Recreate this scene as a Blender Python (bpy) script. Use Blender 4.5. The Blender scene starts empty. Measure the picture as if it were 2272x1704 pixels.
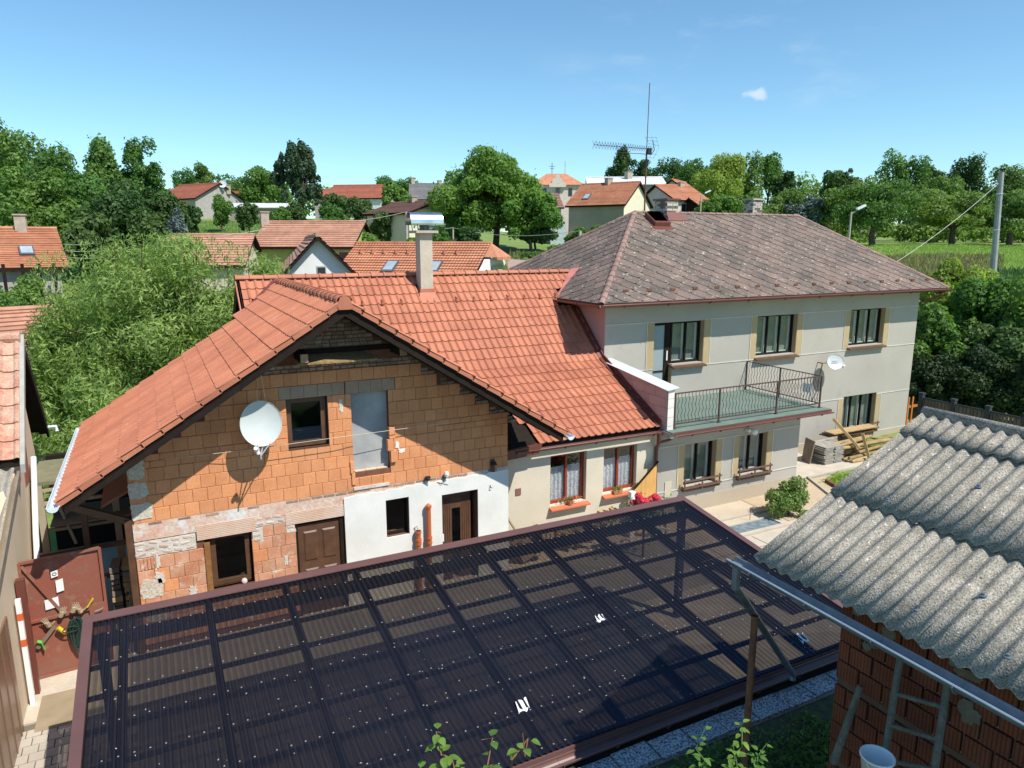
import bpy, math, random
import numpy as np
from mathutils import Matrix, Vector
rnd = random.Random(7)
sc = bpy.context.scene
COL = sc.collection
# ------------------------------------------------------------------ camera
CZ = 7.45                                   # eye height over the yard, metres
F, YAW, PITCH = 1576.0, 0.4683, 0.1986      # focal length in photo pixels (2272 wide)
fw = np.array([math.sin(YAW)*math.cos(PITCH), math.cos(YAW)*math.cos(PITCH), -math.sin(PITCH)])
rt = np.array([math.cos(YAW), -math.sin(YAW), 0.0])
up = np.cross(rt, fw)
cam_d = bpy.data.cameras.new('camera'); cam = bpy.data.objects.new('camera', cam_d); COL.objects.link(cam)
cam_d.sensor_width = 36.0; cam_d.lens = F/2272*36; cam_d.clip_start = .05; cam_d.clip_end = 3000
cam.matrix_world = Matrix(((rt[0], up[0], -fw[0], 0), (rt[1], up[1], -fw[1], 0), (rt[2], up[2], -fw[2], CZ), (0, 0, 0, 1)))
sc.camera = cam
# ------------------------------------------------------------------ light
SUN = Vector((.27, -.52, .81)).normalized()
SEL, SROT = math.asin(SUN.z), math.atan2(SUN.x, SUN.y)
w = bpy.data.worlds.new('World'); sc.world = w; w.use_nodes = True
nt = w.node_tree; nt.nodes.clear()
out = nt.nodes.new('ShaderNodeOutputWorld'); bg = nt.nodes.new('ShaderNodeBackground')
sky = nt.nodes.new('ShaderNodeTexSky'); sky.sky_type = 'NISHITA'; sky.sun_disc = False
sky.sun_elevation = SEL; sky.sun_rotation = SROT; sky.air_density = 1.0; sky.dust_density = 0.0; sky.ozone_density = 2.5; sky.altitude = 0
bg.inputs[1].default_value = .12
# thin cirrus and one small cloud, by direction in the sky
tcw = nt.nodes.new('ShaderNodeTexCoord')
mpw = nt.nodes.new('ShaderNodeMapping'); mpw.inputs['Rotation'].default_value = (0, 0, -.5); mpw.inputs['Scale'].default_value = (1.2, 6, 14)
nt.links.new(tcw.outputs['Generated'], mpw.inputs[0])
nz = nt.nodes.new('ShaderNodeTexNoise'); nz.inputs['Scale'].default_value = 1.6; nz.inputs['Detail'].default_value = 7; nz.inputs['Roughness'].default_value = .6
nt.links.new(mpw.outputs[0], nz.inputs['Vector'])
def wm(op, a, b=None, c=None):
    m = nt.nodes.new('ShaderNodeMath'); m.operation = op
    for i, v in enumerate((a, b, c)):
        if v is None: continue
        if isinstance(v, (int, float)): m.inputs[i].default_value = v
        else: nt.links.new(v, m.inputs[i])
    return m.outputs[0]
def wdist(v):
    s = nt.nodes.new('ShaderNodeVectorMath'); s.operation = 'DISTANCE'
    nt.links.new(tcw.outputs['Generated'], s.inputs[0]); s.inputs[1].default_value = v; return s.outputs['Value']
def smooth(val, a, b):
    m = nt.nodes.new('ShaderNodeMapRange'); m.interpolation_type = 'SMOOTHSTEP'
    nt.links.new(val, m.inputs[0]); m.inputs[1].default_value = a; m.inputs[2].default_value = b; return m.outputs[0]
def ray(x, y): return (x-1136)/F*rt-(y-852)/F*up+fw
def dirn(x, y): v = ray(x, y); return v/np.linalg.norm(v)
c1 = wm('MULTIPLY', smooth(nz.outputs[0], .5, .85), smooth(wdist(dirn(1600, 45)), .26, .03))
nz2 = nt.nodes.new('ShaderNodeTexNoise'); nz2.inputs['Scale'].default_value = 55; nz2.inputs['Detail'].default_value = 6; nt.links.new(tcw.outputs['Generated'], nz2.inputs['Vector'])
cd = nt.nodes.new('ShaderNodeMapping'); cd.vector_type = 'POINT'
v0 = dirn(1672, 210)
sub = nt.nodes.new('ShaderNodeVectorMath'); sub.operation = 'SUBTRACT'; nt.links.new(tcw.outputs['Generated'], sub.inputs[0]); sub.inputs[1].default_value = v0
scl = nt.nodes.new('ShaderNodeVectorMath'); scl.operation = 'MULTIPLY'; nt.links.new(sub.outputs[0], scl.inputs[0]); scl.inputs[1].default_value = (1, 1, 2.1)
ln = nt.nodes.new('ShaderNodeVectorMath'); ln.operation = 'LENGTH'; nt.links.new(scl.outputs[0], ln.inputs[0])
c2 = smooth(wm('ADD', ln.outputs['Value'], wm('MULTIPLY', wm('SUBTRACT', nz2.outputs[0], .5), .040)), .016, .003)
cl = wm('MINIMUM', wm('ADD', wm('MULTIPLY', c1, .5), wm('MULTIPLY', c2, .6)), 1.0)
mixw = nt.nodes.new('ShaderNodeMix'); mixw.data_type = 'RGBA'
tint = nt.nodes.new('ShaderNodeVectorMath'); tint.operation = 'MULTIPLY'; nt.links.new(sky.outputs[0], tint.inputs[0]); tint.inputs[1].default_value = (.76, 1.0, 1.04)
nt.links.new(cl, mixw.inputs[0]); nt.links.new(tint.outputs[0], mixw.inputs[6]); mixw.inputs[7].default_value = (5.6, 6.0, 6.4, 1)
nt.links.new(mixw.outputs[2], bg.inputs[0]); nt.links.new(bg.outputs[0], out.inputs[0])
sd = bpy.data.lights.new('sun', 'SUN'); sd.energy = 5.0; sd.angle = math.radians(.5); sd.color = (1, .94, .84)
so = bpy.data.objects.new('sun', sd); COL.objects.link(so); so.rotation_euler = SUN.to_track_quat('Z', 'Y').to_euler()
sc.view_settings.view_transform = 'Standard'; sc.view_settings.look = 'None'; sc.view_settings.gamma = 1
sc.view_settings.exposure = 0.42; sc.view_settings.use_curve_mapping = False
sc.render.engine = 'CYCLES'; sc.cycles.max_bounces = 6; sc.cycles.transparent_max_bounces = 12
sc.cycles.diffuse_bounces = 3; sc.cycles.glossy_bounces = 3
# ------------------------------------------------------------------ measuring: photo pixel -> world point
def onY(x, y, Y): d = ray(x, y); p = d*(Y/d[1]); p[2] += CZ; return p
def onX(x, y, X): d = ray(x, y); p = d*(X/d[0]); p[2] += CZ; return p
def onZ(x, y, Z): d = ray(x, y); p = d*((Z-CZ)/d[2]); p[2] += CZ; return p
def onPl(x, y, p0, n): d = ray(x, y); q = np.array(p0, float)-[0, 0, CZ]; p = d*(np.dot(q, n)/np.dot(d, n)); p[2] += CZ; return p
def atD(x, y, D): p = ray(x, y)*D; p[2] += CZ; return p
def z_at(x, y, X, Y):     # height of the point above ground position X,Y that shows at picture row y
    k = -(y-852)/F; # (p.u) = k (p.f)
    a = X*up[0]+Y*up[1]; b = X*fw[0]+Y*fw[1]
    return CZ+(k*b-a)/(up[2]-k*fw[2])
hf = np.array([math.sin(YAW), math.cos(YAW)]); hr = np.array([math.cos(YAW), -math.sin(YAW)])
def S(t): t = np.clip(t, 0, 1); return t*t*(3-2*t)
def terr(X, Y):
    d = X*hf[0]+Y*hf[1]; s = X*hr[0]+Y*hr[1]
    z = 7.0*S((d-26)/49)+np.maximum(0, d-75)*.012
    z = z+3.5*S((d-65)/50)*S((10-s)/40)
    return z+.12*np.sin(X*.21+1)*np.cos(Y*.17)*S((d-30)/20)
# ------------------------------------------------------------------ materials
MATS = {}
def M(name, col, rough=.8, col2=None, scale=3., fac=1., bump=0., bscale=40., rand=0., metal=0., detail=5., isl=False, fine=.0, spec=.3, dirt=None):
    if name in MATS: return MATS[name]
    m = bpy.data.materials.new(name); m.use_nodes = True; t = m.node_tree; t.nodes.clear(); L = t.links.new
    o = t.nodes.new('ShaderNodeOutputMaterial'); b = t.nodes.new('ShaderNodeBsdfPrincipled')
    g = t.nodes.new('ShaderNodeNewGeometry')
    b.inputs['Roughness'].default_value = rough; b.inputs['Metallic'].default_value = metal
    b.inputs['Specular IOR Level'].default_value = spec
    n = t.nodes.new('ShaderNodeTexNoise'); n.inputs['Scale'].default_value = scale; n.inputs['Detail'].default_value = detail; n.inputs['Roughness'].default_value = .6
    L(g.outputs['Position'], n.inputs['Vector'])
    mr = t.nodes.new('ShaderNodeMapRange'); L(n.outputs[0], mr.inputs[0]); mr.inputs[1].default_value = .34; mr.inputs[2].default_value = .66
    mr.inputs[4].default_value = fac
    mx = t.nodes.new('ShaderNodeMix'); mx.data_type = 'RGBA'; L(mr.outputs[0], mx.inputs[0])
    c2 = col2 or tuple(c*.8 for c in col)
    mx.inputs[6].default_value = (*col, 1); mx.inputs[7].default_value = (*c2, 1)
    cur = mx.outputs[2]
    if dirt:      # (colour, scale, low, high): blotches with a shape of their own
        n3 = t.nodes.new('ShaderNodeTexNoise'); n3.inputs['Scale'].default_value = dirt[1]; n3.inputs['Detail'].default_value = 6; n3.inputs['Roughness'].default_value = .7
        L(g.outputs['Position'], n3.inputs['Vector'])
        r3 = t.nodes.new('ShaderNodeMapRange'); L(n3.outputs[0], r3.inputs[0]); r3.inputs[1].default_value = dirt[2]; r3.inputs[2].default_value = dirt[3]
        m3 = t.nodes.new('ShaderNodeMix'); m3.data_type = 'RGBA'; L(r3.outputs[0], m3.inputs[0]); L(cur, m3.inputs[6]); m3.inputs[7].default_value = (*dirt[0], 1)
        cur = m3.outputs[2]
    val = None
    if rand or isl:
        if isl: src = g.outputs['Random Per Island']
        else:
            oi = t.nodes.new('ShaderNodeObjectInfo'); src = oi.outputs['Random']
        r = t.nodes.new('ShaderNodeMapRange'); L(src, r.inputs[0]); r.inputs[3].default_value = 1-rand; r.inputs[4].default_value = 1+rand*.7; val = r.outputs[0]
    if fine:
        n4 = t.nodes.new('ShaderNodeTexNoise'); n4.inputs['Scale'].default_value = bscale; n4.inputs['Detail'].default_value = 3; L(g.outputs['Position'], n4.inputs['Vector'])
        r4 = t.nodes.new('ShaderNodeMapRange'); L(n4.outputs[0], r4.inputs[0]); r4.inputs[1].default_value = .3; r4.inputs[2].default_value = .7; r4.inputs[3].default_value = 1-fine; r4.inputs[4].default_value = 1+fine
        if val is None: val = r4.outputs[0]
        else:
            mm = t.nodes.new('ShaderNodeMath'); mm.operation = 'MULTIPLY'; L(val, mm.inputs[0]); L(r4.outputs[0], mm.inputs[1]); val = mm.outputs[0]
    if val is not None:
        h = t.nodes.new('ShaderNodeVectorMath'); h.operation = 'SCALE'; L(cur, h.inputs[0]); L(val, h.inputs['Scale']); cur = h.outputs[0]
    L(cur, b.inputs['Base Color'])
    if bump:
        nb = t.nodes.new('ShaderNodeTexNoise'); nb.inputs['Scale'].default_value = bscale; nb.inputs['Detail'].default_value = 4; L(g.outputs['Position'], nb.inputs['Vector'])
        bp = t.nodes.new('ShaderNodeBump'); bp.inputs['Strength'].default_value = bump; bp.inputs['Distance'].default_value = .02; L(nb.outputs[0], bp.inputs['Height']); L(bp.outputs[0], b.inputs['Normal'])
    L(b.outputs[0], o.inputs[0]); MATS[name] = m; return m
def groove(m, axis, per, depth, dark=.75):     # fine parallel grooves in a fired block, along one world axis
    t = m.node_tree; L = t.links.new; b = [n for n in t.nodes if n.type == 'BSDF_PRINCIPLED'][0]; g = [n for n in t.nodes if n.type == 'NEW_GEOMETRY'][0]
    s = t.nodes.new('ShaderNodeSeparateXYZ'); L(g.outputs['Position'], s.inputs[0])
    a = t.nodes.new('ShaderNodeMath'); a.operation = 'MULTIPLY'; L(s.outputs[axis], a.inputs[0]); a.inputs[1].default_value = 2*math.pi/per
    c = t.nodes.new('ShaderNodeMath'); c.operation = 'SINE'; L(a.outputs[0], c.inputs[0])
    r = t.nodes.new('ShaderNodeMapRange'); L(c.outputs[0], r.inputs[0]); r.inputs[1].default_value = -1; r.inputs[2].default_value = -.2; r.inputs[3].default_value = dark; r.inputs[4].default_value = 1
    old = b.inputs['Base Color'].links[0].from_socket
    h = t.nodes.new('ShaderNodeVectorMath'); h.operation = 'SCALE'; L(old, h.inputs[0]); L(r.outputs[0], h.inputs['Scale']); L(h.outputs[0], b.inputs['Base Color'])
    bp = t.nodes.new('ShaderNodeBump'); bp.inputs['Strength'].default_value = .6; bp.inputs['Distance'].default_value = depth; L(r.outputs[0], bp.inputs['Height']); L(bp.outputs[0], b.inputs['Normal'])
    return m
def leafmat(name, a, b_, trans=.35, rand=.3, scale=.5):
    if name in MATS: return MATS[name]
    m = M(name, a, .6, b_, scale=scale, rand=rand, isl=True, spec=.25); t = m.node_tree; L = t.links.new
    bb = [n for n in t.nodes if n.type == 'BSDF_PRINCIPLED'][0]
    if 'petal' not in name: oi = t.nodes.new('ShaderNodeObjectInfo'); hs = t.nodes.new('ShaderNodeHueSaturation'); r1 = t.nodes.new('ShaderNodeMapRange'); r1.inputs[3].default_value = .475; r1.inputs[4].default_value = .512; L(oi.outputs['Random'], r1.inputs[0]); L(r1.outputs[0], hs.inputs['Hue']); r2 = t.nodes.new('ShaderNodeMapRange'); r2.inputs[3].default_value = 1.2; r2.inputs[4].default_value = .85; L(oi.outputs['Random'], r2.inputs[0]); L(r2.outputs[0], hs.inputs['Value']); hs.inputs['Saturation'].default_value = .92; L(bb.inputs['Base Color'].links[0].from_socket, hs.inputs['Color']); L(hs.outputs[0], bb.inputs['Base Color'])
    o = [n for n in t.nodes if n.type == 'OUTPUT_MATERIAL'][0]; p = [n for n in t.nodes if n.type == 'BSDF_PRINCIPLED'][0]
    tr = t.nodes.new('ShaderNodeBsdfTranslucent'); mx = t.nodes.new('ShaderNodeMixShader'); mx.inputs[0].default_value = trans
    gm = t.nodes.new('ShaderNodeVectorMath'); gm.operation = 'MULTIPLY'; L(p.inputs['Base Color'].links[0].from_socket, gm.inputs[0]); gm.inputs[1].default_value = (1.5, 1.7, .7); L(gm.outputs[0], tr.inputs[0])
    L(p.outputs[0], mx.inputs[1]); L(tr.outputs[0], mx.inputs[2]); L(mx.outputs[0], o.inputs[0]); return m
def glassmat(name, tint=(.9, .93, .92), refl=.9, rough=.0):
    if name in MATS: return MATS[name]
    m = bpy.data.materials.new(name); m.use_nodes = True; t = m.node_tree; t.nodes.clear(); L = t.links.new
    o = t.nodes.new('ShaderNodeOutputMaterial'); tr = t.nodes.new('ShaderNodeBsdfTransparent'); gl = t.nodes.new('ShaderNodeBsdfGlossy'); mx = t.nodes.new('ShaderNodeMixShader')
    tr.inputs[0].default_value = (*tint, 1); gl.inputs['Roughness'].default_value = rough; gl.inputs[0].default_value = (refl, refl, refl, 1)
    fr = t.nodes.new('ShaderNodeFresnel'); fr.inputs[0].default_value = 1.75
    gg = t.nodes.new('ShaderNodeNewGeometry'); nb = t.nodes.new('ShaderNodeMath'); nb.operation = 'SUBTRACT'; nb.inputs[0].default_value = 1; L(gg.outputs['Backfacing'], nb.inputs[1]); mm = t.nodes.new('ShaderNodeMath'); mm.operation = 'MULTIPLY'; L(fr.outputs[0], mm.inputs[0]); L(nb.outputs[0], mm.inputs[1])
    L(mm.outputs[0], mx.inputs[0]); L(tr.outputs[0], mx.inputs[1]); L(gl.outputs[0], mx.inputs[2]); L(mx.outputs[0], o.inputs[0]); MATS[name] = m; return m
TILE = M('clay_tile', (.45, .172, .10), .65, (.36, .13, .077), scale=1.1, rand=.10, bump=.1, bscale=60, fine=.08, spec=.3, dirt=((.44, .25, .17), 5, .58, .8))
TILE_FAR = M('clay_tile_sheet', (.45, .172, .10), .65, (.36, .13, .077), scale=1.1, bump=.1, bscale=60, isl=True, rand=.10, fine=.08, spec=.3, dirt=((.44, .25, .17), 5, .58, .8))
BLOCK = groove(M('hollow_block', (.68, .30, .14), .85, (.60, .25, .11), scale=2.2, rand=.10, fine=.08, bscale=30, dirt=((.62, .40, .27), 5, .66, .78)), 'X', .024, .004, .84)
BLOCK_OLD = groove(M('hollow_block_old', (.52, .22, .115), .9, (.60, .34, .22), scale=3.5, rand=.12, fine=.1, bscale=30, dirt=((.66, .58, .50), 4, .57, .68)), 'X', .024, .004, .84)
OLDBRICK = M('old_brick', (.28, .17, .12), .9, (.36, .27, .21), scale=6, rand=.35, fine=.15, bump=.4, bscale=30)
MORTAR = M('mortar', (.30, .26, .22), .95, (.22, .18, .15), scale=8, bump=.4, bscale=40)
MORTAR_W = M('lime_mortar', (.62, .58, .52), .95, (.50, .44, .38), scale=7, bump=.5, bscale=30, fine=.1)
JOINT = M('block_joint', (.13, .055, .035), .95, (.2, .09, .055), scale=6)
LINTEL = groove(M('ceramic_lintel', (.62, .40, .28), .9, (.66, .52, .42), scale=2.5, fine=.08), 'Z', .035, .006, .6)
LINT_OLD = groove(M('weathered_lintel', (.40, .29, .21), .9, (.34, .21, .14), scale=2.5, fine=.08), 'Z', .035, .006, .75)
SLAB = M('smeared_concrete', (.60, .47, .38), .9, (.56, .33, .24), scale=3.2, fine=.12, bump=.4, bscale=22, dirt=((.62, .60, .57), 2.2, .5, .62))
STONE = M('field_stone', (.46, .33, .26), .9, (.58, .52, .44), scale=5, rand=.25, bump=.5, bscale=20)
PATCH = M('rough_patch', (.48, .42, .34), .95, (.58, .52, .43), scale=14, bump=.7, bscale=30, fine=.2)
WHITE = M('white_plaster', (.72, .72, .69), .9, (.64, .64, .60), scale=1.6, bump=.15, bscale=25, dirt=((.62, .62, .56), .8, .63, .8))
CREAM = M('cream_plaster', (.60, .54, .43), .92, (.53, .48, .385), scale=1.1, bump=.2, bscale=30, fine=.04, dirt=((.40, .39, .35), 1.6, .6, .78))
GREY = M('grit_render', (.395, .372, .33), .95, (.35, .33, .29), scale=.5, bump=.5, bscale=60, fine=.16, dirt=((.29, .275, .24), .8, .58, .78))
PLINTH = M('plinth_render', (.43, .36, .27), .95, (.38, .33, .26), scale=.9, bump=.5, bscale=60, fine=.12)
YELLOW = M('yellow_render', (.42, .33, .19), .92, (.38, .295, .17), scale=2, bump=.4, bscale=60, fine=.1)
TRIM = M('white_line', (.58, .56, .49), .9)
PINK = M('pink_render', (.50, .36, .32), .9, (.45, .32, .29), scale=1, bump=.4, bscale=60, fine=.1)
PINKB = M('pink_block', (.50, .38, .35), .9, (.44, .33, .30), scale=3, rand=.08, fine=.08, bump=.3, bscale=40, dirt=((.33, .27, .22), 3, .62, .74))
AERB = M('aerated_block', (.70, .68, .64), .9, (.62, .60, .56), scale=4, rand=.05, bump=.3)
DARKW = M('dark_wood', (.014, .010, .008), .85, (.022, .015, .011), scale=5, bump=.3, bscale=30, spec=.15)
BROWNW = M('brown_wood', (.085, .042, .024), .45, (.12, .058, .032), scale=6, spec=.5)
REDW = M('red_window_wood', (.28, .05, .022), .4, (.24, .04, .02), scale=4, spec=.5)
OAK = M('varnished_wood', (.28, .14, .05), .45, (.22, .10, .035), scale=9, spec=.5)
BEAM = M('weathered_plank', (.30, .20, .08), .85, (.20, .13, .06), scale=9, fine=.3, bscale=25, bump=.4)
ENDG = M('end_grain', (.42, .25, .14), .85, (.3, .17, .1), scale=30)
PLANK = M('pale_timber', (.50, .35, .17), .8, (.40, .28, .14), scale=4, rand=.2, fine=.12, bscale=20)
FENCEW = M('new_fence_board', (.60, .34, .11), .7, (.52, .28, .09), scale=4, rand=.12)
GREYW = M('grey_board', (.22, .18, .14), .85, (.17, .14, .11), scale=4, rand=.2, fine=.15)
COPPER = M('red_brown_metal', (.15, .042, .030), .4, (.12, .036, .026), scale=2, spec=.6)
BRNMET = M('brown_metal', (.13, .065, .06), .38, (.11, .055, .05), scale=2, spec=.5)
ZINC = M('zinc', (.55, .58, .62), .35, (.45, .48, .52), scale=5, metal=.7)
ZINC_OLD = M('old_zinc', (.22, .26, .30), .5, (.15, .18, .21), scale=7, metal=.5, dirt=((.22, .1, .05), 5, .62, .72))
PALEMET = M('pale_sheet_metal', (.62, .68, .74), .4, (.55, .62, .70), scale=3, spec=.6)
CHROME = M('polished_steel', (.50, .53, .58), .28, (.75, .78, .82), scale=3, metal=1.)
CONC = M('concrete', (.42, .39, .34), .92, (.36, .33, .28), scale=3, bump=.3, bscale=30, fine=.08)
CONC_L = M('pale_concrete', (.50, .445, .36), .92, (.42, .37, .30), scale=2, bump=.2, bscale=30, fine=.08)
BLACK = M('black_iron', (.02, .02, .022), .5)
RUST = M('rusty_iron', (.20, .085, .045), .75, (.10, .045, .03), scale=8, bump=.3, bscale=40)
RAILM = M('brown_railing_iron', (.09, .055, .045), .5, (.07, .045, .04), scale=8)
WHITEP = M('white_paint', (.75, .76, .75), .35, (.70, .72, .71), scale=4, spec=.5)
DISH = M('dish_paint', (.50, .53, .52), .4, (.45, .49, .48), scale=2, spec=.5)
DISHW = M('oval_dish_paint', (.55, .58, .60), .4, spec=.5)
PIPE = M('orange_plastic_pipe', (.48, .13, .045), .4, (.44, .12, .04), scale=4, spec=.5)
GREENF = M('green_balcony_floor', (.115, .165, .14), .8, (.15, .20, .17), scale=2, fine=.06)
GPANEL = M('grey_blue_panel', (.27, .28, .285), .85, (.40, .40, .39), scale=1.6, fine=.06)
ETERNIT = M('old_slate', (.195, .14, .118), .92, (.105, .09, .077), scale=.9, rand=.18, fine=.22, bscale=26, bump=.4, dirt=((.50, .45, .40), 9, .60, .65))
ETERNITS = M('old_slate_sheet', (.195, .14, .118), .92, (.105, .09, .077), scale=.9, rand=.18, isl=True, fine=.22, bscale=26, bump=.4, dirt=((.50, .45, .40), 9, .60, .65))
ASB = M('lichen_cement', (.335, .305, .26), .95, (.215, .20, .165), scale=6, rand=.05, fine=.55, bscale=75, bump=.45, dirt=((.55, .52, .45), 22, .60, .66))
GROUNDG = M('meadow', (.12, .20, .04), .95, (.17, .24, .06), scale=.25, fine=.25, bscale=3, bump=.5, dirt=((.20, .20, .09), .08, .5, .7))
SOIL = M('dry_soil', (.46, .37, .26), .95, (.40, .31, .21), scale=1.5, bump=.5, bscale=12, fine=.1)
YARDC = M('yard_concrete', (.50, .43, .33), .92, (.44, .37, .28), scale=1.1, bump=.25, bscale=20, fine=.07, dirt=((.30, .25, .18), 1.2, .6, .72))
PAVE = M('paving_stone', (.42, .38, .32), .92, (.37, .33, .28), scale=3, rand=.12, bump=.3, bscale=40)
JOINTP = M('paving_joint', (.16, .14, .11), .95)
TERRAZ = M('speckled_slab', (.44, .46, .48), .8, (.06, .065, .075), scale=42, rand=.0, detail=1, bump=.1)
GLASS = glassmat('window_glass'); DGLASS = glassmat('dark_glass', (.35, .38, .36))
CURT = M('lace_curtain', (.70, .68, .72), .9, (.36, .35, .42), scale=26, detail=1, fine=.2, bscale=60)
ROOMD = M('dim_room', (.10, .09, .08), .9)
# ------------------------------------------------------------------ mesh helpers
class MB:
    def __init__(s): s.v = []; s.f = []
    def add(s, vs, fs):
        b = len(s.v); s.v += [tuple(float(c) for c in v) for v in vs]; s.f += [tuple(i+b for i in f) for f in fs]; return s
    def box(s, x0, y0, z0, x1, y1, z1):
        x0, x1 = sorted((x0, x1)); y0, y1 = sorted((y0, y1)); z0, z1 = sorted((z0, z1))
        return s.add([(x0, y0, z0), (x1, y0, z0), (x1, y1, z0), (x0, y1, z0), (x0, y0, z1), (x1, y0, z1), (x1, y1, z1), (x0, y1, z1)],
              [(0, 3, 2, 1), (4, 5, 6, 7), (0, 1, 5, 4), (1, 2, 6, 5), (2, 3, 7, 6), (3, 0, 4, 7)])
    def bar(s, a, b, w, h, upv=(0, 0, 1)):      # rectangular bar from a to b
        a = np.array(a, float); b = np.array(b, float); d = b-a; d /= np.linalg.norm(d); u = np.array(upv, float)
        if abs(d@u) > .98: u = np.array((1., 0, 0))
        r = np.cross(d, u); r /= np.linalg.norm(r); u = np.cross(r, d); r *= w/2; u *= h/2
        return s.add([a-r-u, a+r-u, a+r+u, a-r+u, b-r-u, b+r-u, b+r+u, b-r+u], [(0, 1, 2, 3), (7, 6, 5, 4), (0, 4, 5, 1), (1, 5, 6, 2), (2, 6, 7, 3), (3, 7, 4, 0)])
    def tube(s, pts, r, n=8, cap=True):
        P = [np.array(p, float) for p in pts]; R = r if isinstance(r, (list, tuple)) else [r]*len(P); base = len(s.v); pu = None
        for i, p in enumerate(P):
            d = (P[min(i+1, len(P)-1)]-P[max(i-1, 0)]); d /= (np.linalg.norm(d)+1e-9)
            if pu is None: pu = np.array((0, 0, 1.)) if abs(d[2]) < .9 else np.array((1., 0, 0))
            a = np.cross(d, pu); a /= np.linalg.norm(a); b = np.cross(a, d); pu = b
            for k in range(n):
                t = 2*math.pi*k/n; s.v.append(tuple(p+R[i]*(a*math.cos(t)+b*math.sin(t))))
        for i in range(len(P)-1):
            for k in range(n):
                s.f.append((base+i*n+k, base+i*n+(k+1) % n, base+(i+1)*n+(k+1) % n, base+(i+1)*n+k))
        if cap: s.f.append(tuple(base+k for k in reversed(range(n)))); s.f.append(tuple(base+(len(P)-1)*n+k for k in range(n)))
        return s
    def prism(s, poly, vec):       # polygon (3D, planar) extruded by vec
        n = len(poly); vec = np.array(vec, float); a = [np.array(p, float) for p in poly]
        return s.add(a+[p+vec for p in a], [tuple(range(n)), tuple(n+i for i in reversed(range(n)))]+[(i, n+i, n+(i+1) % n, (i+1) % n) for i in range(n)])
    def grid(s, P):      # P: list of rows of points
        n = len(P[0]); base = len(s.v)
        for r in P: s.v += [tuple(map(float, p)) for p in r]
        for i in range(len(P)-1):
            for k in range(n-1): s.f.append((base+i*n+k, base+i*n+k+1, base+(i+1)*n+k+1, base+(i+1)*n+k))
        return s
    def lathe(s, prof, c=(0, 0, 0), n=16):       # prof: (r, z) list round the z axis
        base = len(s.v)
        for r, z in prof:
            for k in range(n): t = 2*math.pi*k/n; s.v.append((c[0]+r*math.cos(t), c[1]+r*math.sin(t), c[2]+z))
        for i in range(len(prof)-1):
            for k in range(n): s.f.append((base+i*n+k, base+i*n+(k+1) % n, base+(i+1)*n+(k+1) % n, base+(i+1)*n+k))
        return s
    def mesh(s, name, m, smooth_=False):
        me = bpy.data.meshes.new(name); me.from_pydata(s.v, [], s.f); me.materials.append(m)
        if smooth_:
            me.polygons.foreach_set('use_smooth', [True]*len(me.polygons))
        me.update(); return me
def link(name, me, parent=None, kind=None, label=None):
    o = bpy.data.objects.new(name, me); COL.objects.link(o)
    if parent is not None:
        o.parent = parent
        if parent.type == 'EMPTY': o.matrix_parent_inverse = Matrix.Translation(-Vector(parent.location)) if parent.parent is None else Matrix.Identity(4)
    if kind: o['kind'] = kind
    if label: o['label'] = label
    return o
def part(name, mb, m, parent=None, kind=None, label=None, sm=False): return link(name, mb.mesh(name, m, sm), parent, kind, label)
def tag(o, label, cat, group=None):
    o['label'] = label; o['category'] = cat
    if group: o['group'] = group
    return o
def thing(name, label, cat, loc=(0, 0, 0), group=None):
    o = bpy.data.objects.new(name, None); COL.objects.link(o); o.location = [float(c) for c in loc]; o.empty_display_size = .3
    return tag(o, label, cat, group)
def struct(name, mb, m, sm=False): o = part(name, mb, m, None, 'structure', None, sm); return o
def clip(poly, a, b, c):       # keep a*x+b*z <= c in 2D
    out_ = []; n = len(poly)
    for i in range(n):
        p, q = poly[i], poly[(i+1) % n]; dp = a*p[0]+b*p[1]-c; dq = a*q[0]+b*q[1]-c
        if dp <= 0: out_.append(p)
        if dp*dq < 0: t = dp/(dp-dq); out_.append((p[0]+t*(q[0]-p[0]), p[1]+t*(q[1]-p[1])))
    return out_
def wall_xz(mb, x0, x1, z0, z1, Y, th, holes=(), roof=None):      # wall in the XZ plane, front at Y, th deep, with openings
    xs = sorted({x0, x1, *[h[0] for h in holes], *[h[1] for h in holes]}); zs = sorted({z0, z1, *[h[2] for h in holes], *[h[3] for h in holes]})
    xs = [x for x in xs if x0 <= x <= x1]; zs = [z for z in zs if z0 <= z <= z1]
    for i in range(len(xs)-1):
        for j in range(len(zs)-1):
            cx, cz = (xs[i]+xs[i+1])/2, (zs[j]+zs[j+1])/2
            if any(h[0] < cx < h[1] and h[2] < cz < h[3] for h in holes): continue
            po = [(xs[i], zs[j]), (xs[i+1], zs[j]), (xs[i+1], zs[j+1]), (xs[i], zs[j+1])]
            for r in roof or (): po = clip(po, *r)
            if len(po) > 2: mb.prism([(p[0], Y, p[1]) for p in po], (0, th, 0))
    return mb
def block_mesh(name, m, w=.242, h=.242, d=.12, ch=.006):     # chamfered block, front face at y=0, centre of front at origin
    mb = MB(); x, z = w/2, h/2
    mb.add([(-x, d, -z), (x, d, -z), (x, d, z), (-x, d, z), (-x, ch, -z), (x, ch, -z), (x, ch, z), (-x, ch, z), (-x+ch, 0, -z+ch), (x-ch, 0, -z+ch), (x-ch, 0, z-ch), (-x+ch, 0, z-ch)],
           [(0, 4, 7, 3), (4, 5, 9, 8), (5, 6, 10, 9), (6, 7, 11, 10), (7, 4, 8, 11), (8, 9, 10, 11), (1, 2, 6, 5), (0, 1, 5, 4), (3, 7, 6, 2)])
    return mb.mesh(name, m)
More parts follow.
